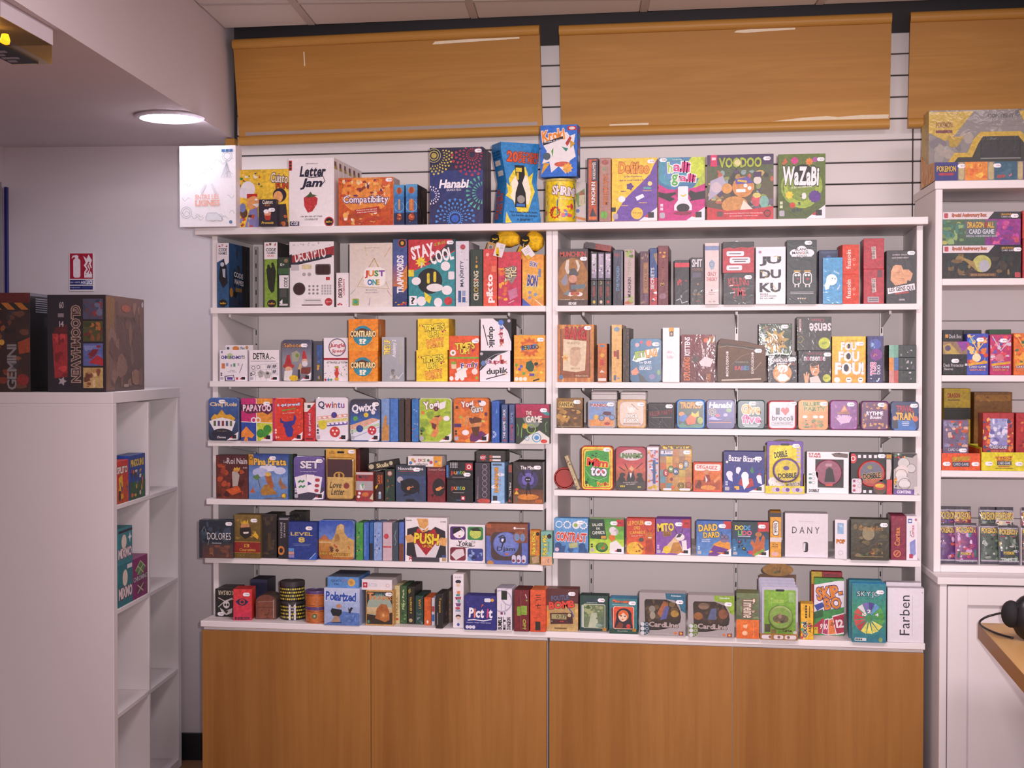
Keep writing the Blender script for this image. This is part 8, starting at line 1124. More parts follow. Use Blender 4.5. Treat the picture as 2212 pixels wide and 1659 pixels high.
# stacked round tins
def rtin(x0, x1, yt, yb, z0, Y, label, cb, cl, lidh, name='round_game_tin', dots=None, bands=None, grp=None, lab=None):
    a = at_y(x0, yb, Y); b_ = at_y(x1, yb, Y); r_ = (b_.x-a.x)/2; h = at_y(x0, yt, Y).z-at_y(x0, yb, Y).z
    e = tag(empty(name, ((a.x+b_.x)/2, Y+r_*.2, z0)), label, 'game tin', grp)
    zl = h-lidh
    MB().lathe([(r_*.96, 0), (r_*.98, .002), (r_*.98, zl)], 40, cols=[cb, cb, cb]).build('tin_body', M['tin'], e, colored=True)
    MB().lathe([(r_, zl), (r_, h-.002), (r_*.97, h), (r_*.93, h), (r_*.92, h-.002)], 40, cols=[cl, cl, '8a8488', cl, cl]).build('lid', M['tin'], e, colored=True)
    mb = MB()
    if dots:
        n_ = 34
        for j, zz_ in enumerate((.18, .40, .62, .84)):
            for i in range(n_):
                t = 2*math.pi*(i+.5*(j % 2))/n_
                if math.sin(t) > .35: continue
                rr_ = r_*.985; q = .0037
                pts = [(rr_*math.cos(t+q*math.cos(k*math.pi/3)/rr_), rr_*math.sin(t+q*math.cos(k*math.pi/3)/rr_), zl*zz_+q*math.sin(k*math.pi/3)) for k in range(6)]
                mb.add(pts, [list(range(6))], dots[(i+j) % len(dots)])
    if bands:
        for za, zb_, c in bands: mb.lathe([(r_*.987, zl*za), (r_*.99, zl*(za+zb_)/2), (r_*.987, zl*zb_)], 40, c=c)
        mb.f = [f for f in mb.f if len(f) == 4]; mb.c = mb.c[:len(mb.f)] if len({str(c) for c in mb.c}) == 1 else [bands[0][2]]*len(mb.f)
    if mb.f: mb.build('band_print', M['tin'], e, colored=True)
    if lab:
        A_ = Art(.030, zl*.98+.012).draw(lab).mesh('paper_label')
        for v in A_.vertices: t = -math.pi/2+.25+v.co.x/r_; rr_ = r_*1.006-v.co.y; v.co = (rr_*math.cos(t), rr_*math.sin(t), v.co.z)
        link('paper_label', A_, M['card'], e)
    return z0+h
Yc = (cedge(631)-1343)/127+.02
dcol = ['d8c840', 'c8b038', 'a8a060', 'e0d050', '908850']
z1 = rtin(605,658,1304,1343,ROWZ['C'],Yc,'black tin drum with yellow dots and a white paper seal, under its twin','1e1c1c','3a3638',.009,dots=dcol,grp='dotted round tins',lab=[('r',.1,.1,.9,.98,'d8d4e4'),('r',.2,.3,.8,.36,'a8a4b8'),('r',.2,.45,.8,.5,'a8a4b8')])
rtin(604, 656, 1267, 1309, z1+.0003, Yc, 'black tin drum with yellow dots, stacked on its twin', '1e1c1c', '3a3638', .016, dots=dcol, grp='dotted round tins')
Yc = (cedge(680)-1350)/127+.004
z1 = rtin(659,707,1315,1350,ROWZ['C'],Yc,'orange barrel tin with a violet band and green badge, under its twin','c06c34','5c4478',.010,bands=[(.1,.14,'7a4020'),(.86,.9,'7a4020')],grp='barrel tins',lab=[('e',.3,.55,.28,None,'4a6838'),('e',.3,.55,.14,None,'a8b090')])
rtin(659, 706, 1280, 1314, z1+.0003, Yc, 'orange barrel tin with a violet band, stacked on its twin', 'c06c34', '5c4478', .010, bands=[(.1, .14, '7a4020'), (.86, .9, '7a4020')], grp='barrel tins')
I('C',CB,CG,'icy blue box with a dark spiny creature and blue title',700,1277,777,1357,.065,'a0b0d8',[('r',0,0,1,.5,'c0cae4','a0b4dc'),('p',[(0,.98),(.3,.86),(.5,.62),(1,.66),(1,1),(0,1)],'5878b8'),T('Polarized',.05,.10,.90,.34,'3858b0',o='d0d8f0',wt='h',a=-2),('p',[(.18,.62),(.22,.54),(.36,.56),(.5,.58),(.5,.68),(.40,.78),(.24,.74)],'24282c'),('e',.42,.48,.08,.06,'b88c70'),('p',[(.3,.74),(.42,.76),(.46,.9),(.2,.92)],'a88870'),('l',[(.22,.94),(.5,.92)],.02,'24282c'),('p',[(.68,.5),(.72,.56),(.76,.5),(.82,.52),(.76,.62),(.74,.68),(.7,.66)],'282c38'),('b',5,6,.6,.72,.9,.9,.06,['4868b0','7090c8'])],top='c8d0e8',y=-.004)
zq = LAST['p']
I('C',CB,CG,'flat light blue box with a round sun face on the icy blue box',707,1248,775,1272,.15,'5a8cc8',[T('QUICK',.12,.25,.48,.50,'2c3c68',wt='n'),T('ET',.50,.24,.62,.46,'b85060',wt='n'),T('PIK',.22,.60,.4,.78,'2c3c68',wt='n'),('e',.77,.5,.12,None,'d8a858'),('s',.77,.5,.07,6,.6,'c89048')],top='4c5868',z=zq,right='4a78b0',y=.006)
I('C',CB,CG,'cream and brown box with a copper steam engine',790,1285,850,1360,.04,'c89850',[('rr',.03,.03,.97,.97,'3c3a38',.04),('e',.5,.5,.46,.40,'9aa898'),('r',.04,.48,.96,.68,'d0b890','b89c70'),('p',[(.04,.68),(.4,.72),(.96,.62),(.96,.97),(.04,.97)],'3a2c24'),('p',[(.34,.8),(.4,.52),(.56,.38),(.76,.40),(.86,.6),(.86,.84),(.7,.9)],'a86434'),('e',.68,.74,.17,.15,'b8743c'),('e',.64,.70,.05,.05,'d8a068'),T('GAME',.34,.06,.9,.16,'4a7878'),T('TRAINS',.12,.15,.94,.27,'d0884c',wt='b'),('r',.06,.06,.28,.1,'d0884c'),('r',.13,.06,.2,.26,'d0884c'),('e',.1,.9,.05,.05,'5a8068')],n=2,blabel='brown copy standing behind the steam engine box',st=(.84,.10))
zq = LAST['p']
I('C',CB,CG,'flat white box with a red square resting on the steam engine box',781,1258,847,1281,.14,'e4dce0',[('r',.04,.28,.19,.78,'c03844'),('s',.115,.52,.05,5,.4,'e8d0d0'),T('INTER',.22,.36,.52,.70,'c8c8d0'),('o',.86,.55,.06,.015,'d0a0a0')],z=zq,top='b8b0b0',y=.025,right='c0b4b4')
for (a, yt, b_, yb, c1, d_, lab, op) in (
    (852, 1276, 864, 1358, 'c8b888', .12, 'cream spine with tiny dark sideways text', [T('STRATA', .35, .3, .6, .8, '6a5838', rot=90), ('e', .5, .88, .25, .03, 'b84838')]),
    (865,1274,879,1356,'3c5c38',.12,'leafy green spine with pale sideways title',[('b',4,14,.05,.45,.95,.97,.2,['5a8848','2c4830','78a058']),T('Fairy Park',.3,.08,.7,.62,'c8d0a8',rot=90)]),
    (880,1277,896,1358,'26241c',.12,'black spine with gold sideways title',[T('3 SECRETS',.34,.28,.62,.72,'d0a838',rot=90),('p',[(.1,.1),(.4,.04),(.5,.14),(.2,.2)],'8a8030'),('e',.45,.9,.25,.05,'b0a070')]),
    (897, 1297, 915, 1359, '26443c', .12, 'short teal spine with an orange emblem', [T('LAMA', .4, .12, .7, .45, 'c89038', rot=90), ('b', 4, 10, .1, .6, .95, .97, .16, ['3c5a50', '7a8088', '4a6860'])]),
    (916, 1299, 931, 1359, 'd8642c', .10, 'short bright orange spine with a small diamond', [('p', [(.3, .88), (.5, .8), (.7, .88), (.5, .96)], 'e8d0c0'), ('r', .1, .02, .9, .05, 'c05020')]),
    (932, 1300, 939.5, 1359, 'd0ccd4', .10, 'very thin white spine with blue and red marks', [('r', .1, .3, .9, .5, 'b84048'), ('r', .1, .6, .9, .85, '3868b0')])):
    I('C', CB, CG, lab, a, yt, b_, yb, d_, c1, op, y=.055 if a < 916 else .045, mat='gloss')
I('C',CB,CG,'black wrapped box with gold sideways title and glossy side',941,1292,957,1367,.10,'22201f',[T('Tempete',.4,.12,.75,.55,'c89838',rot=-90,wt='b'),('r',.2,.55,.3,.9,'8a8488')],y=-.004,right='3a3634',mat='gloss',sart=[('b',5,12,.1,.1,.9,.9,.12,['4c4844','6a6460','2a2826'])])
I('C', CB, CG, 'grey brown box set back between the black box and the tall white box', 962, 1288, 976, 1356, .09, '6a5a4c', [('b', 5, 8, .1, .3, .9, .9, .2, ['7a6858', 'a06050', '5a4a40'])], y=.10)
I('C',CB,CG,'tall white slim box with a stacked doll figure down its front',978,1250,1002,1366,.12,'e4dce2',[T('KEM',.2,.045,.78,.075,'a09098',wt='n'),('e',.5,.14,.26,.035,'28283a'),('e',.5,.20,.2,.035,'e0c0a8'),('p',[(.3,.25),(.66,.24),(.6,.3),(.4,.32)],'e8dcd0'),('p',[(.36,.32),(.7,.31),(.66,.38),(.42,.38)],'d8885c'),('r',.3,.375,.66,.415,'4a9898'),('p',[(.2,.43),(.78,.42),(.7,.48),(.3,.48)],'a83450'),('r',.42,.46,.68,.53,'78a8a8'),('p',[(.24,.54),(.76,.54),(.66,.6),(.34,.6)],'7a4c80'),('e',.45,.635,.22,.025,'c04858'),('r',.24,.66,.7,.70,'88a8c0'),('e',.5,.785,.24,.03,'3c3038'),('e',.5,.815,.2,.03,'e0c0a8'),('e',.5,.94,.12,.03,'4858a0')],right='c0b4ac',top='d8ccc8')
I('C',CB,CG,'indigo square box with white underlined script and a rocket',1003,1297,1072,1371,.06,'2c2c74',[('r',0,0,1,1,'30307a','2a2c78'),T('Pict it',.14,.36,.88,.64,'ece8f0',sh=.08,wt='h',cols=['ece8f0','d87858','ece8f0','ece8f0','d84878','ece8f0']),('l',[(.1,.72),(.3,.70),(.6,.73),(.86,.68)],.03,'ece8f0'),T('Imaginez - Posez - Faites deviner',.07,.77,.84,.81,'b8b8d8'),('rr',.63,.07,.83,.18,'d8dce4',.3),('e',.88,.12,.05,None,'d8a040'),('p',[(.52,.34),(.56,.24),(.62,.26)],'c85848'),('b',4,6,.05,.1,.6,.3,.012,['8a6890','c88068']),('e',.09,.92,.055,None,'d8d4e8'),('e',.19,.92,.055,None,'d8d4e8'),('e',.29,.92,.055,None,'d8d4e8')],top='3c3c80')
I('C',CB,CG,'white box with grey arcs, a dark square and heavy black lettering',1073,1285,1106,1377,.09,'dcd6e0',[('o',.3,.3,.75,.10,'b0a8bc'),('o',.9,.2,.6,.08,'b8b0c4'),('r',.3,.06,.68,.27,'20281e'),('r',.28,.36,.3,.52,'6a6878'),('r',.55,.36,.57,.52,'6a6878'),('r',.24,.56,.4,.62,'8a3c58'),('r',.5,.56,.56,.62,'4a5890'),T('BUMBLE',.08,.68,.34,.97,'1c1a20',rot=90,wt='h'),T('ET',.42,.68,.58,.97,'1c1a20',rot=90,wt='h'),T('DUNGEON',.66,.68,.92,.97,'1c1a20',rot=90,wt='h')],top='a8a4b0',y=-.01)
I('C',CB,CG,'dark crimson box with two lime green blocks and letters',1110,1286,1143,1376,.09,'701c24',[('r',.2,.40,.44,.62,'78a030'),('r',.48,.38,.86,.60,'88a838'),('l',[(.45,.02),(.45,.98)],.01,'a07878'),T('OP?',.58,.70,.80,.95,'a8b038',rot=-90),('l',[(.76,.1),(.86,.2)],.06,'c8b0b0'),('e',.84,.25,.06,.02,'88a838')],top='5a2824',mat='gloss')
I('C',CB,CG,'orange box with black brush marks and a dark square at its foot',1145,1287,1179,1378,.09,'d0502c',[('r',0,0,1,1,'d85830','cc4c28'),('l',[(.35,.13),(.7,.12)],.05,'4a2018'),('l',[(.4,.18),(.66,.17)],.05,'4a2018'),('l',[(.34,.24),(.72,.23)],.05,'4a2018'),('l',[(.34,.38),(.7,.36)],.06,'4a2018'),('l',[(.52,.33),(.46,.44),(.62,.42)],.05,'4a2018'),('o',.52,.62,.12,.02,'a03c20'),('r',.33,.75,.66,.96,'2c2820')],top='c86838',y=-.012)
I('C',CB,CG,'brown and sand box with a red bomb word and a digital timer',1181,1283,1249,1374,.06,'5a2c28',[('r',0,.34,1,1,'b0905c','b89c64'),('p',[(0,0),(1,0),(1,.28),(0,.40)],'5a2c2c'),T('FOUTUE',.14,.15,.72,.27,'5a6080',o='28283a',wt='h',a=5),T('BOMB',.07,.29,.88,.46,'d84838',o='5a1c1c',wt='h',a=6),('p',[(.10,.58),(.82,.56),(.84,.82),(.12,.84)],'4a2424'),('r',.15,.60,.63,.72,'a09868'),T('0:37',.30,.61,.62,.71,'28281c',wt='n'),('e',.72,.62,.06,None,'c8b888'),('e',.73,.75,.06,None,'302420'),('e',.16,.77,.02,None,'88a070'),('r',.42,.76,.54,.78,'c04038'),('p',[(0,.5),(.08,.56),(.04,.9),(0,.9)],'e08838'),('p',[(.9,.44),(1,.38),(1,.8),(.92,.72)],'d0a860'),('l',[(.7,.46),(.8,.54),(.86,.66)],.03,'4858a0'),('r',.24,.92,.64,.95,'6a5430')],top='6a3c34',st=(.80,.11))
I('C',CB,CG,'dark green box with a misty jungle river photograph',1252,1297,1314,1374,.012,'26443c',[('rr',.06,.27,.14,.90,'b0b8b0',.3),('rr',.12,.24,.90,.92,'c8ccc0',.08),('rr',.14,.255,.88,.91,'6a7a58',.08),('b',4,26,.15,.26,.87,.6,.09,['5a7848','88906c','486038','789058','a0a878']),('p',[(.3,.9),(.4,.5),(.6,.48),(.66,.9)],'b0b89c'),('b',5,10,.56,.6,.87,.88,.09,['7a9480','5a7060','88a090']),T('ALTIPLANO',.2,.08,.66,.17,'38405c'),('r',.24,.195,.62,.21,'98a8a0'),('r',0,.93,1,1,'1c3430'),('r',.8,.9,.94,.99,'b07828')],n=4,blabel='dark green copy standing behind the jungle river box',st=(.76,.13),top='1e3834')
I('C',CB,CG,'teal box with a red haired hooded portrait on an orange card',1316,1304,1377,1380,.012,'2f7078',[('r',0,0,1,.7,'3a7c84','2c6c74'),('r',0,.86,1,1,'28483c'),T('Matryoshka',.12,.04,.80,.14,'d86838',o='5a2018',wt='h',a=-2),('r',.1,.17,.7,.185,'a8c8c8'),('p',[(.06,.28),(.14,.26),(.18,.86),(.12,.86)],'7a2828'),('rr',.14,.22,.88,.86,'e8c8b0',.08),('rr',.16,.235,.86,.85,'d8502c',.08),('e',.52,.48,.28,.21,'20202c'),('p',[(.26,.5),(.78,.5),(.84,.84),(.18,.84)],'2a2430'),('e',.5,.48,.19,.16,'d87838'),('e',.48,.51,.15,.14,'ecc4a8'),('p',[(.32,.42),(.5,.32),(.66,.4),(.66,.5),(.5,.40),(.36,.5)],'d86430'),('e',.42,.49,.03,.02,'2c3c48'),('e',.56,.50,.03,.02,'2c3c48'),('e',.48,.59,.03,.012,'b03c40'),('p',[(.2,.84),(.36,.66),(.5,.72),(.46,.85)],'7a3c28'),('e',.68,.78,.08,.06,'c83830'),T('Ensemble',.3,.90,.66,.94,'90a898'),('r',.82,.84,.95,.93,'b07828')],n=5,blabel='blue topped copy standing behind the hooded portrait box',st=(.82,.12),top='4080a0')
def cardline(x0, y0, x1, y1, label, tint, ann, inside, dk):
    win = [(.11, .14), (.56, .14), (.58, .08), (.6, .14), (.74, .16), (.82, .24), (.88, .45), (.90, .62), (.84, .72), (.60, .80), (.34, .86), (.13, .87), (.12, .6)]
    win = [(.11, .20), (.14, .15), (.58, .15), (.80, .24), (.88, .40), (.90, .56), (.88, .68), (.72, .80), (.40, .87), (.13, .88)]
    e = window_box('C',x0,y0,x1,y1,label,'a09898',[('p',[(.56,0),(1,0),(1,.46),(.90,.40),(.86,.26),(.76,.16),(.58,.14)],tint),T(ann,.68,.035,.90,.075,'d0dce0'),('rr',.015,.68,.22,.99,dk,.4)]+[('o',.07,.74+.105*i,.045,.045,'c8ccd0') for i in range(3)]+[('o',.165,.74+.105*i,.035,.01,'b8bcc4') for i in range(3)]+
                   [T('CardLine',.21,.68,.84,.80,'a89894',o='3a302e',wt='h',a=-1),T('Frederic Henry',.34,.935,.64,.96,'c8c0c0'),('s',.78,.93,.045,4,.5,'c86838'),('r',.85,.89,.95,.98,'8a2440'),('s',.9,.935,.04,5,.5,'d8b038')],
                   win, ('3a2c22', inside), top='b8b0b0', side='989090', d=.06, st=(.87, .20))
    return e
cardline(1381,1292,1481,1384,'grey window carton with a deep teal corner and animal cards','25627c','Animaux',[('b',4,22,.12,.15,.88,.7,.07,['4a3a28','5a4830','6a5030','38301f']),('e',.27,.40,.07,.08,'8a8478'),('e',.28,.55,.06,.09,'a09484'),('p',[(.38,.5),(.52,.2),(.62,.24),(.6,.5),(.48,.62)],'a8643c'),('p',[(.44,.66),(.56,.32),(.64,.34),(.58,.62)],'5c60a0'),('e',.76,.5,.09,.08,'b08838'),('e',.70,.28,.07,.06,'8a7040')],'2c4454')
cardline(1486,1297,1586,1388,'grey window carton with a lime corner and dinosaur cards','86a828','Dinosaures',[('b',6,22,.12,.15,.88,.7,.07,['5a4030','6a4a30','4a3424','7a5838']),('e',.34,.28,.12,.08,'8a7058'),('e',.22,.52,.10,.09,'9a6030'),('p',[(.42,.6),(.5,.34),(.62,.32),(.6,.6)],'5a6488'),('e',.55,.22,.05,.05,'3a2820'),('e',.76,.46,.10,.12,'8a5434')],'6a7c34')
I('C',CB,CG,'upright carton with mossy upper half and orange lower half',1590,1292,1640,1390,.08,'5a6a48',[('r',0,0,1,.56,'6a7850','5a6444'),('b',4,14,0,.1,1,.56,.14,['4c5c3c','78885c','6a6a50']),T('Timeline',.30,.12,.82,.54,'d8c8b4',rot=-90,o='6a4038'),('r',0,.58,1,1,'dc7028','d86420'),('p',[(.3,.70),(.5,.68),(.46,.78),(.32,.76)],'e8b890'),('e',.38,.88,.12,.05,'e8b890'),('r',.75,.64,.77,.95,'e09860')],top='7a8058')
e,wt_,hh_,Xt,Yt = tray('C',1642,1723,1383,1396,1360,.13,'brown display tray with pale labels and an oval amber header','9a6a24',[('rr',.03,.2,.3,.9,'d8ccd0',.4),('rr',.36,.2,.62,.9,'d8ccd0',.4),('rr',.66,.2,.97,.9,'d8ccd0',.4),('e',.26,.55,.04,None,'8a5c38'),('e',.5,.55,.04,None,'8a5c38'),('e',.76,.55,.04,None,'8a5c38')],y=-.015,head=.19,headc='6a4420')
ov = [(.050*math.cos(2*math.pi*k/28), .021*math.sin(2*math.pi*k/28)+.205) for k in range(28)]
MB().add([(x,.1285,z) for x,z in ov]+[(x,.1297,z) for x,z in ov],[list(range(28)),list(range(28,56))[::-1]]+[(i,(i+1) % 28,28+(i+1) % 28,28+i) for i in range(28)],'a8782c').build('header_oval',M['card'],e,colored=True)
link('header_print', Art(.08, .03).draw([('b', 5, 10, .3, .2, .7, .9, .06, ['4a3018', '7a5428', '5a7038'])]).mesh('header_print'), M['card'], e, (0, .1280, .19))
ROWZ['tray2'] = ROWZ['C']+.002; ROWY['tray2'] = 0; GROUPS['tray2'] = GROUPS['C']
tl = [('rr',.06,.06,.94,.97,'7aa832',.04),('r',.1,.1,.9,.5,'80b038','70a030'),T('TimeLine',.24,.22,.60,.32,'a8c858',sh=.1),('r',.08,.74,.24,.90,'504830'),('r',.26,.84,.4,.94,'8a6c3c'),T('Cartes',.58,.83,.84,.89,'403818',wt='h',o='b0b848'),('e',.92,.9,.05,None,'e0dcd0'),('r',.74,.1,.9,.3,'90b868')]
blister('tray2',1645,1282,1724,1391,'lime green hanging pack with a clear ring over a small scene','b8b4c4',tl,(.20,.36,.84,.82),[('e',.5,.5,.48,.48,'86ac48'),('e',.5,.55,.36,.2,'6a5c3c'),('e',.46,.42,.08,.12,'a08070'),('b',5,10,.2,.5,.8,.74,.06,['504028','303c30','b08838'])],'a8b878',y=.014,round_=True)
for i in range(1, 4):
    X, Y, wd, h = place('tray2', 1643, 1282, 1722, 1391, .010)
    make('blister_pack','blister pack','pale edged hanging pack filed behind the lime green one, '+['nearest','middle','hindmost'][i-1]+' of three',(X-.002*i,Y+.024*i,ROWZ['C']+.0022),0,wd,h+.012*i*.55,.003,'b0acc0',(),r=.0038,grp='hanging packs filed behind')
I('C',CB,CG,'narrow yellow box with black sideways word and paint splashes',1729,1312,1757,1389,.06,'e8b024',[('b',4,16,.02,.5,.98,.98,.16,['d86038','4a98c8','e8d8d0','c83c50','58a060']),T('COLOR',.2,.48,.5,.94,'1c1a20',rot=90,wt='h',o='e8e0d8'),T('Addict',.62,.52,.84,.80,'28303c',rot=90),T('IIIII',.36,.04,.5,.40,'28241c',rot=90),('r',.66,.06,.74,.38,'6a5020')],top='d8a840')
I('C',CB,CG,'green and white box with bulging orange word over a fan of number cards',1758,1256,1823,1379,.03,'3c8c48',[('p',[(0,.12),(1,.02),(1,.5),(0,.60)],'e4dce6'),('r',0,0,1,.04,'488c40'),T('SKIP-',.08,.14,.94,.36,'d8842c',o='3c2c78',wt='h',a=9),T('BO',.34,.34,.90,.54,'d8842c',o='3c2c78',wt='h',a=7),('p',[(.0,.48),(.28,.42),(.34,.5),(.1,.58)],'34489a'),('p',[(0,.60),(.3,.54),(.3,.68),(0,.72)],'2c6038'),('p',[(0,.84),(.3,.70),(.34,.74),(.24,.98),(.04,.96)],'b02848'),('p',[(.26,.98),(.36,.72),(.5,.70),(.48,1)],'d8d0d8'),('p',[(.28,.97),(.37,.74),(.49,.72),(.47,.99)],'a82c58'),('p',[(.46,1),(.48,.72),(.64,.69),(.76,.98)],'d8d0d8'),('p',[(.48,.99),(.5,.735),(.63,.71),(.73,.97)],'d8783c'),('p',[(.60,.66),(1,.60),(1,.97),(.74,.99)],'e0d8dc'),('p',[(.63,.68),(1,.62),(1,.94),(.76,.97)],'b02444'),T('9',.2,.80,.28,.90,'ece0e4',a=-10),T('10',.34,.80,.46,.90,'ece0e4'),T('SKIP',.56,.77,.68,.84,'5a3018',a=-15),T('12',.74,.72,.98,.86,'ece0e4',a=8,wt='h'),('r',0,.86,.13,.98,'e0c02c'),T('7+',.02,.88,.10,.92,K_)],left='c8a828')
I('C',CB,CG,'yellow and red box top showing behind the fan of number cards',1752,1240,1819,1372,.03,'b02430',[('r',0,0,.34,.2,'e0c028'),('r',.4,.04,.9,.06,'701820')],y=.125,top='b83440',left='d8b028')
I('C',CB,CG,'teal green box with a wheel of coloured number cards',1840,1267,1914,1394,.04,'28807c',[('r',0,0,1,.5,'2a7c90','3a9468'),('r',0,.5,1,1,'3a9068','28748c'),T('SKYJO',.14,.13,.82,.24,'c8d4d4',o='205860',wt='n')]+[('p',[(.50+.10*math.cos(R(a)),.585-.10*.58*math.sin(R(a))),(.50+.44*math.cos(R(a-11)),.585-.44*.60*math.sin(R(a-11))),(.50+.46*math.cos(R(a+11)),.585-.46*.60*math.sin(R(a+11)))],c) for a,c in zip(range(80,80+360,24),['503c90','7a68b0','d8d0d8','c85048','b84040','c85048','b03c40','d8d060','e0d868','d8d060','e0d868','58a048','489038','58a048','6898d0'])]+[('e',.50,.585,.07,.05,'4a8c48'),T('2',.44,.44,.56,.50,'ece4f0'),T('10',.3,.50,.42,.55,'ece0e0'),T('4',.68,.50,.78,.55,'ece8f4'),('r',.08,.925,.42,.975,'d0d8d8'),T('IIII',.1,.935,.3,.965,'24343c'),('e',.84,.95,.06,.04,'88a060')],y=-.012,left='3a8c98',top='3a98c8',st=(.82,.14))
I('C', CB, CG, 'teal green copy set back behind the wheel of number cards', 1833, 1262, 1905, 1388, .04, '2a7c88', [], y=.05, top='34788c', left='2c7084')
I('C',G,C_,'large white box with a thin black word running up it',1916,1271,1996,1389,.035,'e2dce4',[T('Farben',.33,.13,.62,.87,'30303c',rot=90,wt='n'),('r',.68,.13,.69,.87,'c0b8c8'),('e',.95,.08,.015,None,'8878b8')],y=.006,side='b8b0b8')
I('C', G, C_, 'white copy standing behind the large white box with the thin word', 1913, 1263, 1990, 1387, .035, 'd8d0d8', [], y=.05, side='b0a8b0')
# ================= boxes on and in the cube shelf
def kplace(name, cat, label, px0, px1, py0, py1, z, v, d, c, art, side=None, sart=None, mat='gloss', grp=None, top=None, right=None):
    """stands on the cube shelf top, front parallel to the shelf's end panel"""
    o = KO+K2*v; a = at_plane(px0, py1, o, K2); b_ = at_plane(px1, py1, o, K2); t = at_plane((px0+px1)/2, py0, o, K2)
    s = at_plane((px0+px1)/2, py1, o, K2); wd = (b_-a).length; h = t.z-s.z
    m_ = (a+b_)/2
    return make(name, cat, label, (m_.x, m_.y, z+.0004), KA, wd-.001, h, d, c, art, mat=mat, grp=grp, sart=sart, side=side, top=top, right=right)
GK = 'large games on the cube shelf'
kplace(G, C_, 'large dark box with outlined sideways title and four painted panels', 103, 230, 634, 844, KH, .012, .40, '241c22',
       [('r',0,0,.36,1,'221d28'),('p',[(.08,.40),(.34,.36),(.34,.84),(.12,.86)],'a02c30'),('p',[(.12,.34),(.34,.30),(.34,.40),(.1,.42)],'5a1c20'),('b',4,10,.1,.4,.34,.85,.08,['b03438','7a2024','c84040']),T('60',.2,.07,.28,.14,'b0a4a8'),('r',.18,.19,.28,.23,'8a7c84'),T('14',.2,.27,.28,.33,'b0a4a8'),('s',.25,.89,.08,5,.5,'a8a0a4'),T('GLOOMHAVEN',.41,.11,.56,.90,'3a2624',rot=-90,o='a88c80',wt='n'),
        ('r',.61,.04,.95,.25,'4a4c66'),('b',5,14,.62,.05,.94,.24,.07,['6a6c88','8a3438','5a4050','303850']),('r',.61,.27,.95,.48,'4a4c28'),('b',6,14,.62,.28,.94,.47,.07,['8a4c2c','a8682c','3a4020','6a2c24']),('r',.61,.50,.95,.73,'5a64a0'),('b',7,9,.62,.52,.94,.66,.07,['7a84b8','8a2c3c','6a74b0']),('p',[(.7,.70),(.85,.62),(.95,.66),(.95,.73)],'b02c34'),('p',[(.68,.62),(.78,.56),(.88,.56),(.8,.64)],'7a2030'),('r',.61,.75,.95,.96,'c0a068'),('b',8,12,.62,.76,.94,.95,.07,['8a4c34','d8bc88','6a3c28','b08850'])],
       right='6a5048',sart=[('r',0,0,1,1,'7a5a50','5a4640'),('r',0,.02,.2,.98,'8a6438','7a5c48'),('b',4,30,.05,.05,.95,.95,.13,['7a5c50','8a6a5c','6a4e46','94705c']),T('GLOOMHAVEN',.26,.20,.76,.28,'6a5a50',wt='n'),('e',.5,.12,.12,.04,'a85c48'),('r',.44,.93,.56,.96,'a89488'),('e',.95,.06,.025,None,'c8bcc0')],grp=GK,top='3a2c30')
kplace(G,C_,'large box with a dark red top and orange hazard stripes',-66,66,630,844,KH,.018,.38,'3a2824',[('r',0,0,1,.10,'6a2624','5c2220'),('r',0,.10,1,.17,'2a2422')]+[('p',[(.08+.22*i,.10),(.20+.22*i,.10),(.32+.22*i,.17),(.20+.22*i,.17)],'b8702c') for i in range(4)]+[('b',4,50,.02,.18,.98,.97,.09,['4a2c20','2c2422','6a4430','7a3828','3a3438','8a5030']),T('GEMINI',.62,.52,.78,.98,'8a8486',rot=90,wt='b'),('e',.54,.5,.04,.03,'e0a848'),('e',.88,.88,.1,.06,'8a2c28'),('p',[(.8,.5),(1,.45),(1,.6),(.82,.62)],'9a4428')],grp=GK,right='141216',sart=[('r',0,0,1,.03,'6a6870')]+[('r',.12,.05+.022*i,.95,.06+.022*i,'8a8690') for i in range(7)]+[('r',.3,.24,.95,.34,'2a262c')])
def kcell(label, name, cat, px0, px1, py0, py1, row, back, d, c, art, grp, left=None, z=None, top=None):
    """stands in a compartment, its front facing out of the shelf's open side"""
    zb = KZ[row] if z is None else z
    o = KO-K1*back; n_ = K1
    a = at_plane(px0, py1, o, n_); b_ = at_plane(px1, py1, o, n_); t = at_plane((px0+px1)/2, py0, o, n_); s = at_plane((px0+px1)/2, py1, o, n_)
    va = (a-KO).dot(K2)
    if va < .040: a = a+K2*(.040-va)
    wd = (b_-a).length; h = t.z-s.z; m_ = (a+b_)/2
    e = make(name, cat, label, (m_.x, m_.y, zb+.0006), KA+math.pi/2, wd-.001, h, d, c, art, grp=grp, left=left, top=top)
    return zb+h
GK2 = 'small games in the cube shelf'
kcell('red box with white title and a yellow figure in an upper compartment',CB,CG,250,278,1006,1098,3,.004,.06,'c83c30',[('r',0,.5,1,1,'c05028'),T('SPLITO',.1,.14,.9,.3,'e8e0d8',wt='h',o='602018'),('p',[(.2,.4),(.5,.32),(.55,.6),(.3,.8)],'e0b030'),('b',4,12,.2,.5,.95,.95,.1,['3a3c30','e0a028','5a5868','3858a0'])],GK2)
kcell('blue box with yellow title and crowded small figures',CB,CG,280,314,998,1093,3,.004,.06,'2c4890',[('r',0,.6,1,1,'38583c'),T('PINGOUINS',.08,.10,.9,.26,'e0c038',wt='h'),('b',4,26,.1,.34,.95,.95,.08,['c86838','d8d0c8','3a7048','5868a8','c8a040','4a3c40'])],GK2,left='2c50a8')
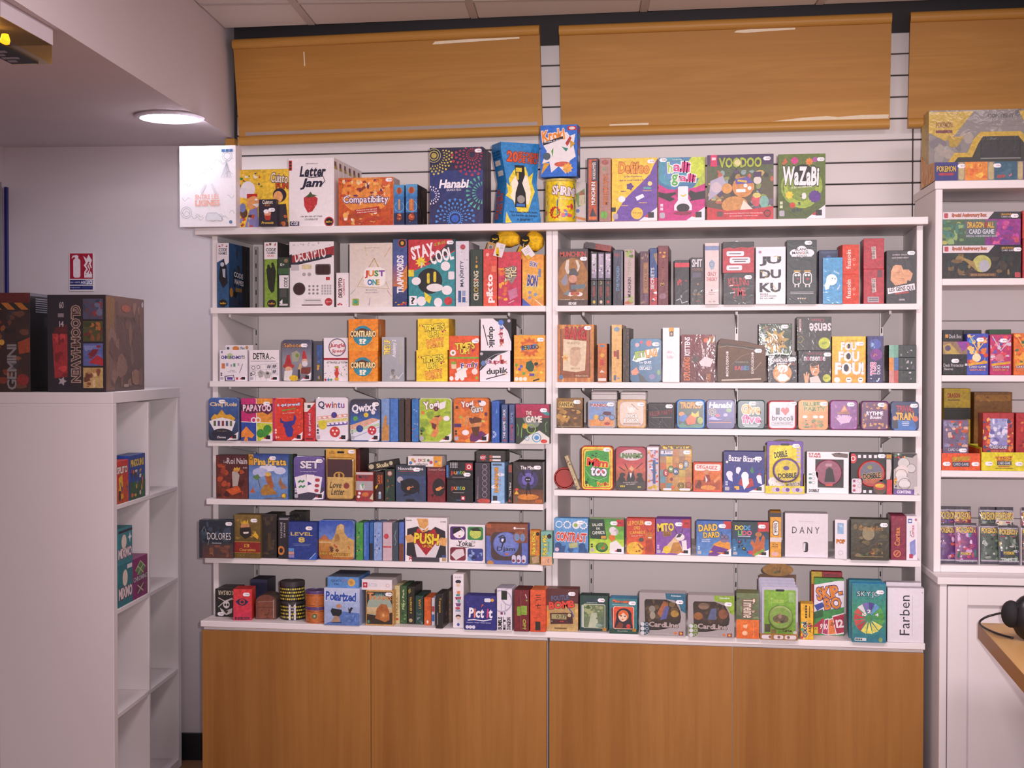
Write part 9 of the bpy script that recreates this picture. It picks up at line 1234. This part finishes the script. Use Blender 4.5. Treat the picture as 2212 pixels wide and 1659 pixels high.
zz1 = kcell('teal box with a cream pig and red outlined word, lower of its pair',CB,CG,257,287,1243,1332,2,.004,.07,'2f7880',[('e',.45,.34,.18,.2,'e8d8c8'),T('MIXMO',.0,.56,.95,.82,'e8dcdc',o='a02848',wt='h'),('r',.6,.04,.95,.14,'e8e0e4')],GK2)
kcell('teal box with a cream pig and red outlined word, upper of its pair',CB,CG,256,286,1162,1240,2,.004,.07,'3a848c',[('r',0,.06,1,.12,'402c38'),('e',.4,.38,.18,.2,'e8d8c8'),T('MIXMO',.0,.56,.95,.82,'e8dcdc',o='a02848',wt='h'),('s',.82,.3,.14,4,.4,'e8e8ec')],GK2,z=zz1)
kcell('magenta box with diamond lattice and outlined word',CB,CG,288,319,1221,1308,2,.004,.06,'8a2868',[('p',[(.5,.1),(.85,.3),(.5,.5),(.15,.3)],'5a8848'),('p',[(.5,.58),(.85,.76),(.5,.96),(.15,.76)],'6a3050'),('l',[(.15,.3),(.5,.1),(.85,.3)],.03,'c8c0a0'),('l',[(.3,.2),(.7,.42)],.03,'c8c0a0'),('l',[(.7,.2),(.3,.42)],.03,'c8c0a0'),('l',[(.3,.68),(.7,.88)],.03,'c8c0a0'),('l',[(.7,.68),(.3,.88)],.03,'c8c0a0'),T('CHROMINO',.02,.46,.98,.58,'c8c0c8',o='28202c')],GK2)

# ================= hutch contents
HG = ['sealed card boxes on the hutch', 'card packs on the second hutch shelf', 'card trays on the third hutch shelf', 'booster packs on the lowest hutch shelf']
def hp_(name, cat, label, x0, y0, x1, y1, z, back, d, c, art=(), grp=None, **kw):
    o = HO+H2*back; a = at_plane(x0, y1, o, HN); b_ = at_plane(x1, y1, o, HN); t = at_plane((x0+x1)/2, y0, o, HN); s = at_plane((x0+x1)/2, y1, o, HN)
    va = (a-HO).dot(H1)
    if va < .0235 and z < 2: a = a+H1*(.0235-va)
    wd = (b_-a).length; h = t.z-s.z; m_ = (a+b_)/2
    e = make(name, cat, label, (m_.x, m_.y, z+.0005), HA+kw.pop('yaw', 0), wd-.001, h, d, c, art, grp=grp, **kw)
    LAST['h'] = z+.0005+h; return e
def pack(label, x0, y0, x1, y1, z, back, c, art, grp, lean=8):
    """foil booster pack: pillow body with flat crimped ends"""
    o = HO+H2*back; a = at_plane(x0, y1, o, HN); b_ = at_plane(x1, y1, o, HN); t = at_plane((x0+x1)/2, y0, o, HN); s = at_plane((x0+x1)/2, y1, o, HN)
    va = (a-HO).dot(H1)
    if va < .0235: a = a+H1*(.0235-va)
    wd = (b_-a).length-.001; h = t.z-s.z; m_ = (a+b_)/2
    e = tag(empty('booster_pack', (m_.x, m_.y, z+.0024), 0, (R(-lean), 0, HA)), label, 'card pack', grp)
    A_ = Art(wd, h); nx, nz = 6, 10; mb = MB()
    def yy(u, v): return -.006*(math.sin(math.pi*u)**.5)*(math.sin(math.pi*min(1, max(0, (v-.06)/.88)))**.5)
    for f in (1, -1):
        k = len(mb.v)
        for j in range(nz+1):
            for i in range(nx+1): u, v = i/nx, j/nz; mb.v.append(((u-.5)*wd, f*yy(u, v)+.006, (1-v)*h))
        for j in range(nz):
            for i in range(nx):
                q = [k+j*(nx+1)+i, k+j*(nx+1)+i+1, k+(j+1)*(nx+1)+i+1, k+(j+1)*(nx+1)+i]
                mb.f.append(q); mb.c.append(c if 0 < j < nz-1 else 'a8a0ac')
    mb.build('foil_body', M['gloss'], e, colored=True, smooth=True)
    p = A_.draw(art).mesh('wrapper_print')
    for v in p.vertices:
        u = v.co.x/wd+.5; w_ = 1-v.co.z/h; v.co.y = yy(min(1, max(0, u)), w_)+.006+v.co.y-.0005
    link('wrapper_print', p, M['gloss'], e); return e
# big boxed set on top, in a low display tray
z = ht
o_ = HO+H2*.0
win = [(.25, .62), (.36, .36), (.40, .22), (.78, .22), (.84, .36), (.98, .62), (1.0, .95), (.18, .95)]
def hx(px, py, back): q = at_plane(px, py, HO+H2*back, HN); return (q-HO).dot(H1), q.z
xa, _ = hx(2006, 300, .10); xb, _ = hx(2262, 300, .10); zt_h = hx(2100, 237, .10)[1]
bxw = xb-xa; bh = zt_h-z-.002
big = make(G, C_, 'large gold and grey boxed set with a dark window behind the low tray', tuple(HO+H1*((xa+xb)/2)+H2*.10+Vector((0, 0, z+.002))), HA, bxw, bh, .07, '8a8480',
     [('b',4,30,0,0,1,1,.07,['9a948c','7a7478','a89c90','6a666c']),('p',[(.0,.02),(.38,.02),(.22,.34),(.14,.42),(0,.3)],'c8a83c'),('p',[(1,.02),(.76,.02),(.86,.34),(1,.4)],'c8a83c'),('p',[(.16,.36),(.30,.36),(.24,.5),(.18,.5)],'b89830'),('p',[(.04,.98),(.22,.58),(.33,.58),(.38,.40),(.44,.30),(.78,.30),(.86,.44),(.92,.56),(1,.56),(1,.98)],'d0ac34'),('p',[(.08,.98),(.25,.64),(.37,.64),(.42,.46),(.46,.36),(.76,.36),(.82,.48),(.90,.64),(1,.64),(1,.98)],'34342c'),
      ('r',.44,.42,.78,.66,'1c1c1e'),('r',.45,.43,.77,.65,'2c2c2c'),('l',[(.44,.66),(.78,.66)],.01,'8a8c88'),('p',[(.24,.86),(.42,.70),(.50,.88),(.34,.98)],'a89c80'),('p',[(.26,.87),(.41,.73),(.47,.87),(.34,.95)],'6a4438'),T('POKEMON',.48,.80,.62,.87,'8a7840',o='2c3050'),T('POKEMON',.66,.80,.80,.87,'8a7840',o='2c3050'),('p',[(.80,.80),(.92,.74),(.98,.90),(.86,.96)],'504c40'),T('CONTIENT',.50,.06,.72,.11,'5a5250'),('r',.46,.15,.80,.17,'8a827c'),('r',.46,.20,.80,.22,'8a827c'),T('POKEMON',.06,.16,.20,.24,'8a5c40'),('r',.06,.27,.2,.31,'7a3c38')],mat='gloss',grp=None,left='b89838',top='b8b0a0')
hp_(G, C_, 'yellow edged boxed set standing behind the gold and grey one', 1996, 255, 2150, 392, z, .18, .05, 'b0983c', [('b', 4, 14, 0, 0, 1, 1, .12, ['c8ac40', '8a7c60', 'a89038'])], left='c8b048')
xa, _ = hx(2019, 388, -.004); 
tr = tag(empty('display_tray', HO+H1*xa+H2*-.004+Vector((0, 0, z+.0005)), HA), 'low card display tray with coloured panels on top of the hutch', 'display tray')
fh = hx(2100, 350, -.004)[1]-z; TW = .42; TD = .235
MB().box((0, 0, 0), (TW, .0015, fh), '8a8078').build('front_wall', M['card'], tr, colored=True)
sp = [(0, 0), (TD, 0), (TD, fh*1.9), (TD*.5, fh*1.15), (0, fh)]
MB().add([(0,a,b_) for a,b_ in sp]+[(.0015,a,b_) for a,b_ in sp],[list(range(5)),list(range(5,10))[::-1]]+[(i,(i+1) % 5,5+(i+1) % 5,5+i) for i in range(5)],'d89840').build('side_wall',M['card'],tr,colored=True)
MB().box((0, .0015, 0), (TW, TD, .0012), '8a8078').build('tray_floor', M['card'], tr, colored=True)
fa = [('r',0,0,.17,1,'2c2c78'),T('POKEMON',.015,.2,.155,.52,'d8b030',o='1c2050'),('r',.03,.58,.14,.72,'a02838'),('rr',.175,.02,.215,.98,'b8a878',.5),('r',.22,.0,.385,1,'dc8428'),('b',4,10,.23,.1,.38,.9,.03,['e8a030','d86820','f0b840']),('rr',.39,.02,.43,.98,'b8a878',.5),('r',.435,0,.60,1,'2c5a70'),('b',5,8,.45,.1,.58,.9,.03,['c87080','40687c','a04848']),('rr',.605,.02,.64,.98,'b8a878',.5),('r',.645,0,.82,1,'5a2c80'),('r',.85,0,1,1,'2c2c78')]
p = link('front_print', Art(TW, fh).draw(fa).mesh('front_print'), M['card'], tr, (TW/2, -.0003, 0))
p = link('side_print',Art(TD*.98,fh*.98).draw([('b',4,14,.05,.05,.95,.95,.1,['e8b060','d88830','e0a048']),('o',.35,.5,.2,.03,'e8c080')]).mesh('side_print'),M['card'],tr,(-.0004,TD/2,0)); p.rotation_euler = (0,0,-math.pi/2)
for (u, l_) in ((.195, 0), (.455, 0)):
    s = link('price_sticker', sticker_mesh(), None, tr); s.location = (u*TW, -.001, fh*.78)
# shelf 1
sab = [('p',[(.0,0),(.66,0),(.58,.22),(0,.22)],'d8ccd0'),T('Special Anniversary Box',.12,.04,.56,.17,'c07048',o='7a2c28'),('rr',.02,.03,.07,.18,'b84850',.2),T('DRAGON BALL',.75,.05,.92,.11,'d8a038'),T('CARD GAME',.75,.13,.92,.18,'c8c0c8')]
hp_(G,C_,'long sealed card box in dark gold tones, under the green and magenta one',2036,530,2206,601.5,HZ[0],.012,.16,'1c1c20',[('r',0,0,1,1,'1a1a20','24221f'),('b',4,34,.02,.25,.98,.9,.06,['6a5430','3c3428','8a7040','2a2824','1c2c28']),('e',.5,.55,.12,.26,'b0b060'),('e',.53,.62,.07,.18,'a8a8b0'),('p',[(.2,.3),(.4,.5),(.45,.8),(.3,.5)],'9a8048'),('r',.34,.84,.68,.94,'6a4430'),T('SPECIAL ANNIVERSARY BOX',.36,.86,.66,.92,'a88c58'),('rr',.92,.82,.99,.97,'b84850',.2)]+sab,grp=HG[0],mat='gloss',st=(.95,.13))
hp_(G,C_,'long sealed card box in green and magenta with metallic lettering',2035,456.5,2205,528.5,LAST['h'],.012,.16,'2a2c34',[('r',0,.22,.55,1,'4a6a48','3c5848'),('r',.55,.22,1,1,'9a3490','7a2c80'),('b',4,30,.0,.25,.34,.97,.05,['6a8850','8aa868','3a6a50','a8a858','40786a']),('b',5,30,.62,.25,.98,.97,.05,['b8409c','8a2c78','c85090','6a3090','a83060']),('p',[(.28,.26),(.70,.26),(.68,.76),(.30,.76)],'5a6468'),T('DRAGON BALL',.32,.30,.66,.48,'c89838',o='5a2c20',wt='h',cols=['d8b040','d8b040','d8b040','d8b040','d8b040','d8b040','a83838']),T('CARD GAME',.34,.52,.66,.66,'c0c4cc',o='30343c',wt='h'),T('SPECIAL ANNIVERSARY BOX',.30,.70,.70,.76,'a8acb4'),('rr',.92,.78,.98,.93,'b84860',.2)]+sab,grp=HG[0],mat='gloss',st=(.92,.13))
for i, (ya, yb, c) in enumerate(((516, 601, 'a82c34'), (454, 515, 'c03c38'))):
    hp_(G,C_,['red sealed box beside the long dark gold box','bright red sealed box beside the green and magenta box'][i],2208,ya,2270,yb,HZ[0] if i == 0 else LAST['h'],.014,.15,c,[('b',4+i,10,.05,.1,.9,.9,.1,['c85040','8a2028','d88848'])],grp=HG[0],mat='gloss')
# shelf 2
hp_(CB,CG,'black card sleeve box with white lettering on the hutch shelf',2036,737,2090,809.5,HZ[1],.012,.07,'1a1a1c',[('p',[(0,.0),(1,.0),(1,.38),(0,.38)],'8a7058'),('p',[(.55,0),(1,0),(1,.2),(.8,.3)],'8a3c98'),('p',[(.0,.12),(.3,.05),(.7,.38),(.1,.38)],'b0984c'),('e',.2,.2,.12,None,'5a4a6a'),T('Deck Protector',.03,.66,.86,.76,'a8a4a8'),T('Sleeves',.05,.78,.42,.86,'a8a4a8'),('r',.9,.66,1,.72,'d0ccd0')],grp=HG[1],mat='gloss',st=(.5,.58))
hp_(CB,CG,'black deck box with pale lettering behind the sleeve box',2036,712,2080,737,LAST['h'],.035,.06,'1c1c20',[T('Deck Box',.32,.4,.95,.75,'b0acb0'),('r',.12,.4,.28,.7,'c88838')],grp=HG[1],mat='gloss')
for i,(xa_,xb_,ya,cs,lab) in enumerate(((2088,2135,720,['3c4cb0','d87838','4a90c8','c83c30','e8c070'],'tall boxed card pack in blue and orange with a bright flash'),(2138,2185,722,['b83068','d84858','5a58a8','e07890','c8c0d0'],'tall boxed card pack in hot pink with slanting rays'),(2189,2240,719,['d86c2c','e89838','c84c28','3a7050','e8b050'],'tall boxed card pack in fiery orange at the shelf end'))):
    hp_('card_pack_box','card pack',lab,xa_,ya,xb_,809.5,HZ[1],.012,.05,cs[0],[('b',4+i,40,.02,.02,.98,.72,.14,cs),('e',.45,.58,.2,.10,['f0dcb0','c87080','e8a040'][i]),('p',[(.06,.72),(.95,.66),(.95,.72),(.06,.78)],'d8a030'),T('CARD GAME',.1,.775,.9,.83,'d0ccd8',o='3c3c58'),T('SERIES',.12,.85,.88,.9,'c87858'),('l',[(.5,.4),(.1,.04)],.04,cs[4]),('l',[(.5,.4),(.95,.1)],.04,cs[4])],grp=HG[1],mat='gloss',st=(.62,.15))
hp_(CB, CG, 'dark green topped card box standing behind the hot pink pack', 2136, 711, 2184, 809, HZ[1], .075, .05, '2c5038', grp=HG[1])
hp_(CB, CG, 'black card box with a blue top behind the blue and orange pack', 2080, 712, 2120, 809, HZ[1], .075, .05, '222630', grp=HG[1])
# shelf 3: two open trays with packs and boxes behind
def htray(label, x0, x1, yf, c, art, d, grp):
    a, _ = hx(x0, 1016, .004); a = max(a, .0235); b_, _ = hx(x1, 1016, .004); fh_ = hx((x0+x1)/2, yf, .004)[1]-hx((x0+x1)/2, 1016, .004)[1]; wd = b_-a-.001
    e = tag(empty('card_tray', HO+H1*((a+b_)/2)+H2*.004+Vector((0, 0, HZ[2]+.0005)), HA), label, 'display tray', grp)
    MB().box((-wd/2, 0, 0), (wd/2, .0014, fh_), c).build('front_wall', M['card'], e, colored=True)
    for s in (-1, 1): MB().box((s*wd/2-(.0014 if s > 0 else 0), .0014, 0), (s*wd/2+(.0014 if s < 0 else 0), d, fh_*1.25), c).build('side_wall', M['card'], e, colored=True)
    MB().box((-wd/2, .0014, 0), (wd/2, d, .0012), c).build('tray_floor', M['card'], e, colored=True)
    MB().box((-wd/2, d, 0), (wd/2, d+.0014, fh_*1.25), c).build('back_wall', M['card'], e, colored=True)
    link('front_print', Art(wd, fh_).draw(art).mesh('front_print'), M['card'], e, (0, -.0003, 0))
    for u in ((.13, .87) if x1 < 2200 else (.12, .60)):
        s = link('price_sticker', sticker_mesh(), None, e); s.location = ((u-.5)*wd, -.001, fh_*.38)
htray('orange card tray with a dark lettered logo on its front',2031,2118,979,'d85428',[('p',[(.26,.22),(.74,.16),(.72,.4),(.28,.5)],'b89028'),T('DRAGON',.28,.24,.70,.42,'c8a030',o='7a2818',wt='h',a=3),('r',.28,.50,.72,.78,'3c3c48'),T('CARD GAME',.30,.55,.70,.72,'b8b8c4')],.20,HG[2])
htray('yellow card tray with a dark lettered logo on its front',2119.5,2256,976,'d8cc2c',[('p',[(.22,.24),(.50,.22),(.47,.44),(.25,.48)],'b84828'),T('DRAGON',.24,.26,.48,.42,'d8a830',o='7a2818',wt='h',a=2),('r',.25,.48,.48,.70,'4a4c58'),T('CARD GAME',.27,.52,.46,.66,'c8c8d0'),('r',.27,.74,.46,.80,'b86848'),('r',.22,.86,.51,.89,'7a7420')],.20,HG[2])
zt3 = HZ[2]+.003
hp_('card_pack_box','card pack','grey blue card display carton standing in the orange tray',2036,906,2092,1012,zt3,.025,.05,'6a5c78',[('b',4,40,.02,.02,.98,.55,.12,['7a6c90','b85838','d0a898','4a5a6c','a83c38','8a88a8']),T('CARD GAME',.2,.58,.8,.64,'c8c4d0',o='3c3848'),('r',.1,.68,.9,.8,'4a3c48')],grp=HG[2],mat='gloss',st=(.78,.62))
hp_('card_pack_box','card pack','red card display carton with pale blue lightning in the yellow tray',2122,890,2190,1012,zt3,.025,.06,'a82c30',[('r',.2,.1,.8,.62,'9aa0c8','8a80b0'),('b',4,36,.2,.1,.8,.6,.10,['b8bce0','6a68a8','d8d4e8','8a84c0']),('b',5,18,0,.08,.24,.7,.10,['d87838','b83c30','3c4a70','e0a860']),('b',6,18,.78,.08,.98,.7,.10,['d87838','b83c30','3c4a70','e0a860']),T('CARD GAME',.24,.58,.78,.64,'d0ccd8',o='3c3c50'),T('SERIES',.26,.66,.74,.72,'c87060')],grp=HG[2],mat='gloss')
hp_('card_pack_box','card pack','red card display carton at the end of the yellow tray',2194,890,2250,1012,zt3,.025,.06,'a8282c',[('b',5,14,.1,.1,.9,.6,.12,['c84c38','d88848','7a2028'])],grp=HG[2],mat='gloss')
hp_(CB,CG,'yellow card carton at the back above the orange tray',2038,850,2096,1016,HZ[2],.22,.06,'c8a824',[T('DRAGON',.14,.06,.6,.12,'a83828',wt='h'),('r',.14,.14,.6,.16,'8a7420'),('r',0,.25,1,.4,'2a2a20')],grp=HG[2])
hp_(CB,CG,'bronze card carton at the back above the yellow tray',2103,857,2186,1016,HZ[2],.22,.06,'8a5c20',[('r',.05,.04,.95,.12,'a87428'),('b',4,12,.08,.03,.92,.14,.04,['b8842c','7a5018'])],grp=HG[2])
# lowest shelf: booster packs in two rows
zb4 = HZ[3]
def bart(cs,seed): return [('b',seed,34,.03,.08,.97,.9,.14,cs),T('POKEMON',.08,.10,.92,.24,'d8b840',o='2c3470',wt='h'),('r',.12,.27,.8,.30,'a03050'),('r',.02,0,.98,.06,'3a363c'),('r',.02,.94,.98,1,'403848')]
pu = ['5a3068', '8a4078', 'a06898', '402850', 'b85048', 'c8a0b8', '6a4a90']
gn = ['3c4840', '5a6c5c', '8a9488', '2c3430', '70806c', 'b0b4b0', '485850']
pack('violet foil booster pack with yellow lettering by the hutch side', 2028, 1136, 2066, 1222, zb4, .03, '5a3068', bart(pu, 3), HG[3])
pack('pink and teal foil booster pack with bright sheen',2064,1134,2113,1222,zb4,.022,'7a4078',bart(['7a4880','c8a0c8','d8c0d8','b84868','308888','8a4068'],5)+[('p',[(.1,.7),(.95,.64),(.95,.82),(.1,.86)],'28685c'),T('POKEMON',.25,.71,.7,.79,'d8b840'),T('ESPRITS',.2,.91,.8,.95,'c8c0d0')],HG[3])
pack('grey green foil booster pack beside the tray divider', 2119, 1136, 2160, 1222, zb4, .03, '4a5850', bart(gn, 7), HG[3])
pack('dark green foil booster pack with a storm word along its foot',2158,1138,2203,1222,zb4,.022,'3c4840',bart(gn+['b09858'],9)+[('p',[(.1,.66),(.95,.62),(.95,.78),(.1,.82)],'30305c'),T('POKEMON',.25,.67,.75,.75,'d8b840'),T('TEMPETE',.1,.84,.9,.92,'c0ccc4',wt='h')],HG[3])
pack('dark foil booster pack at the right end of the lowest hutch shelf', 2208, 1138, 2250, 1222, zb4, .022, '3c2c30', bart(['5a3c30', '8a6040', '403038'], 11), HG[3])
bk4 = [('violet foil booster pack in the back row above the violet one',2030,2068,pu,13),('red and violet foil booster pack in the back row',2062,2100,['8a3040','5a3078','c86848','d8a040','402850'],15),('grey foil booster pack in the back row above the grey green one',2118,2156,gn,17),('pale and orange foil booster pack in the back row',2150,2192,['c8c0b0','d88848','5a5c60','e0d0a8','40484c'],19),('crimson foil booster pack in the back row at the shelf end',2208,2250,['8a2838','5a3040'],21)]
for lab, a, b_, cs, sd in bk4: pack(lab, a, 1097, b_, 1214, zb4, .09, cs[0], bart(cs, sd), HG[3], 5)
for i, x in enumerate((2115.5, 2206)):
    a, _ = hx(x, 1200, .02)
    dv_ = tag(empty('pack_divider',HO+H1*a+H2*.02+Vector((0,0,zb4+.0005)),HA),['clear divider between the violet and the green booster packs','clear divider beside the storm word booster pack'][i],'divider','booster pack dividers')
    MB().box((-.0012, 0, 0), (.0012, .14, .12)).build('divider_sheet', M['emwhite'], dv_)
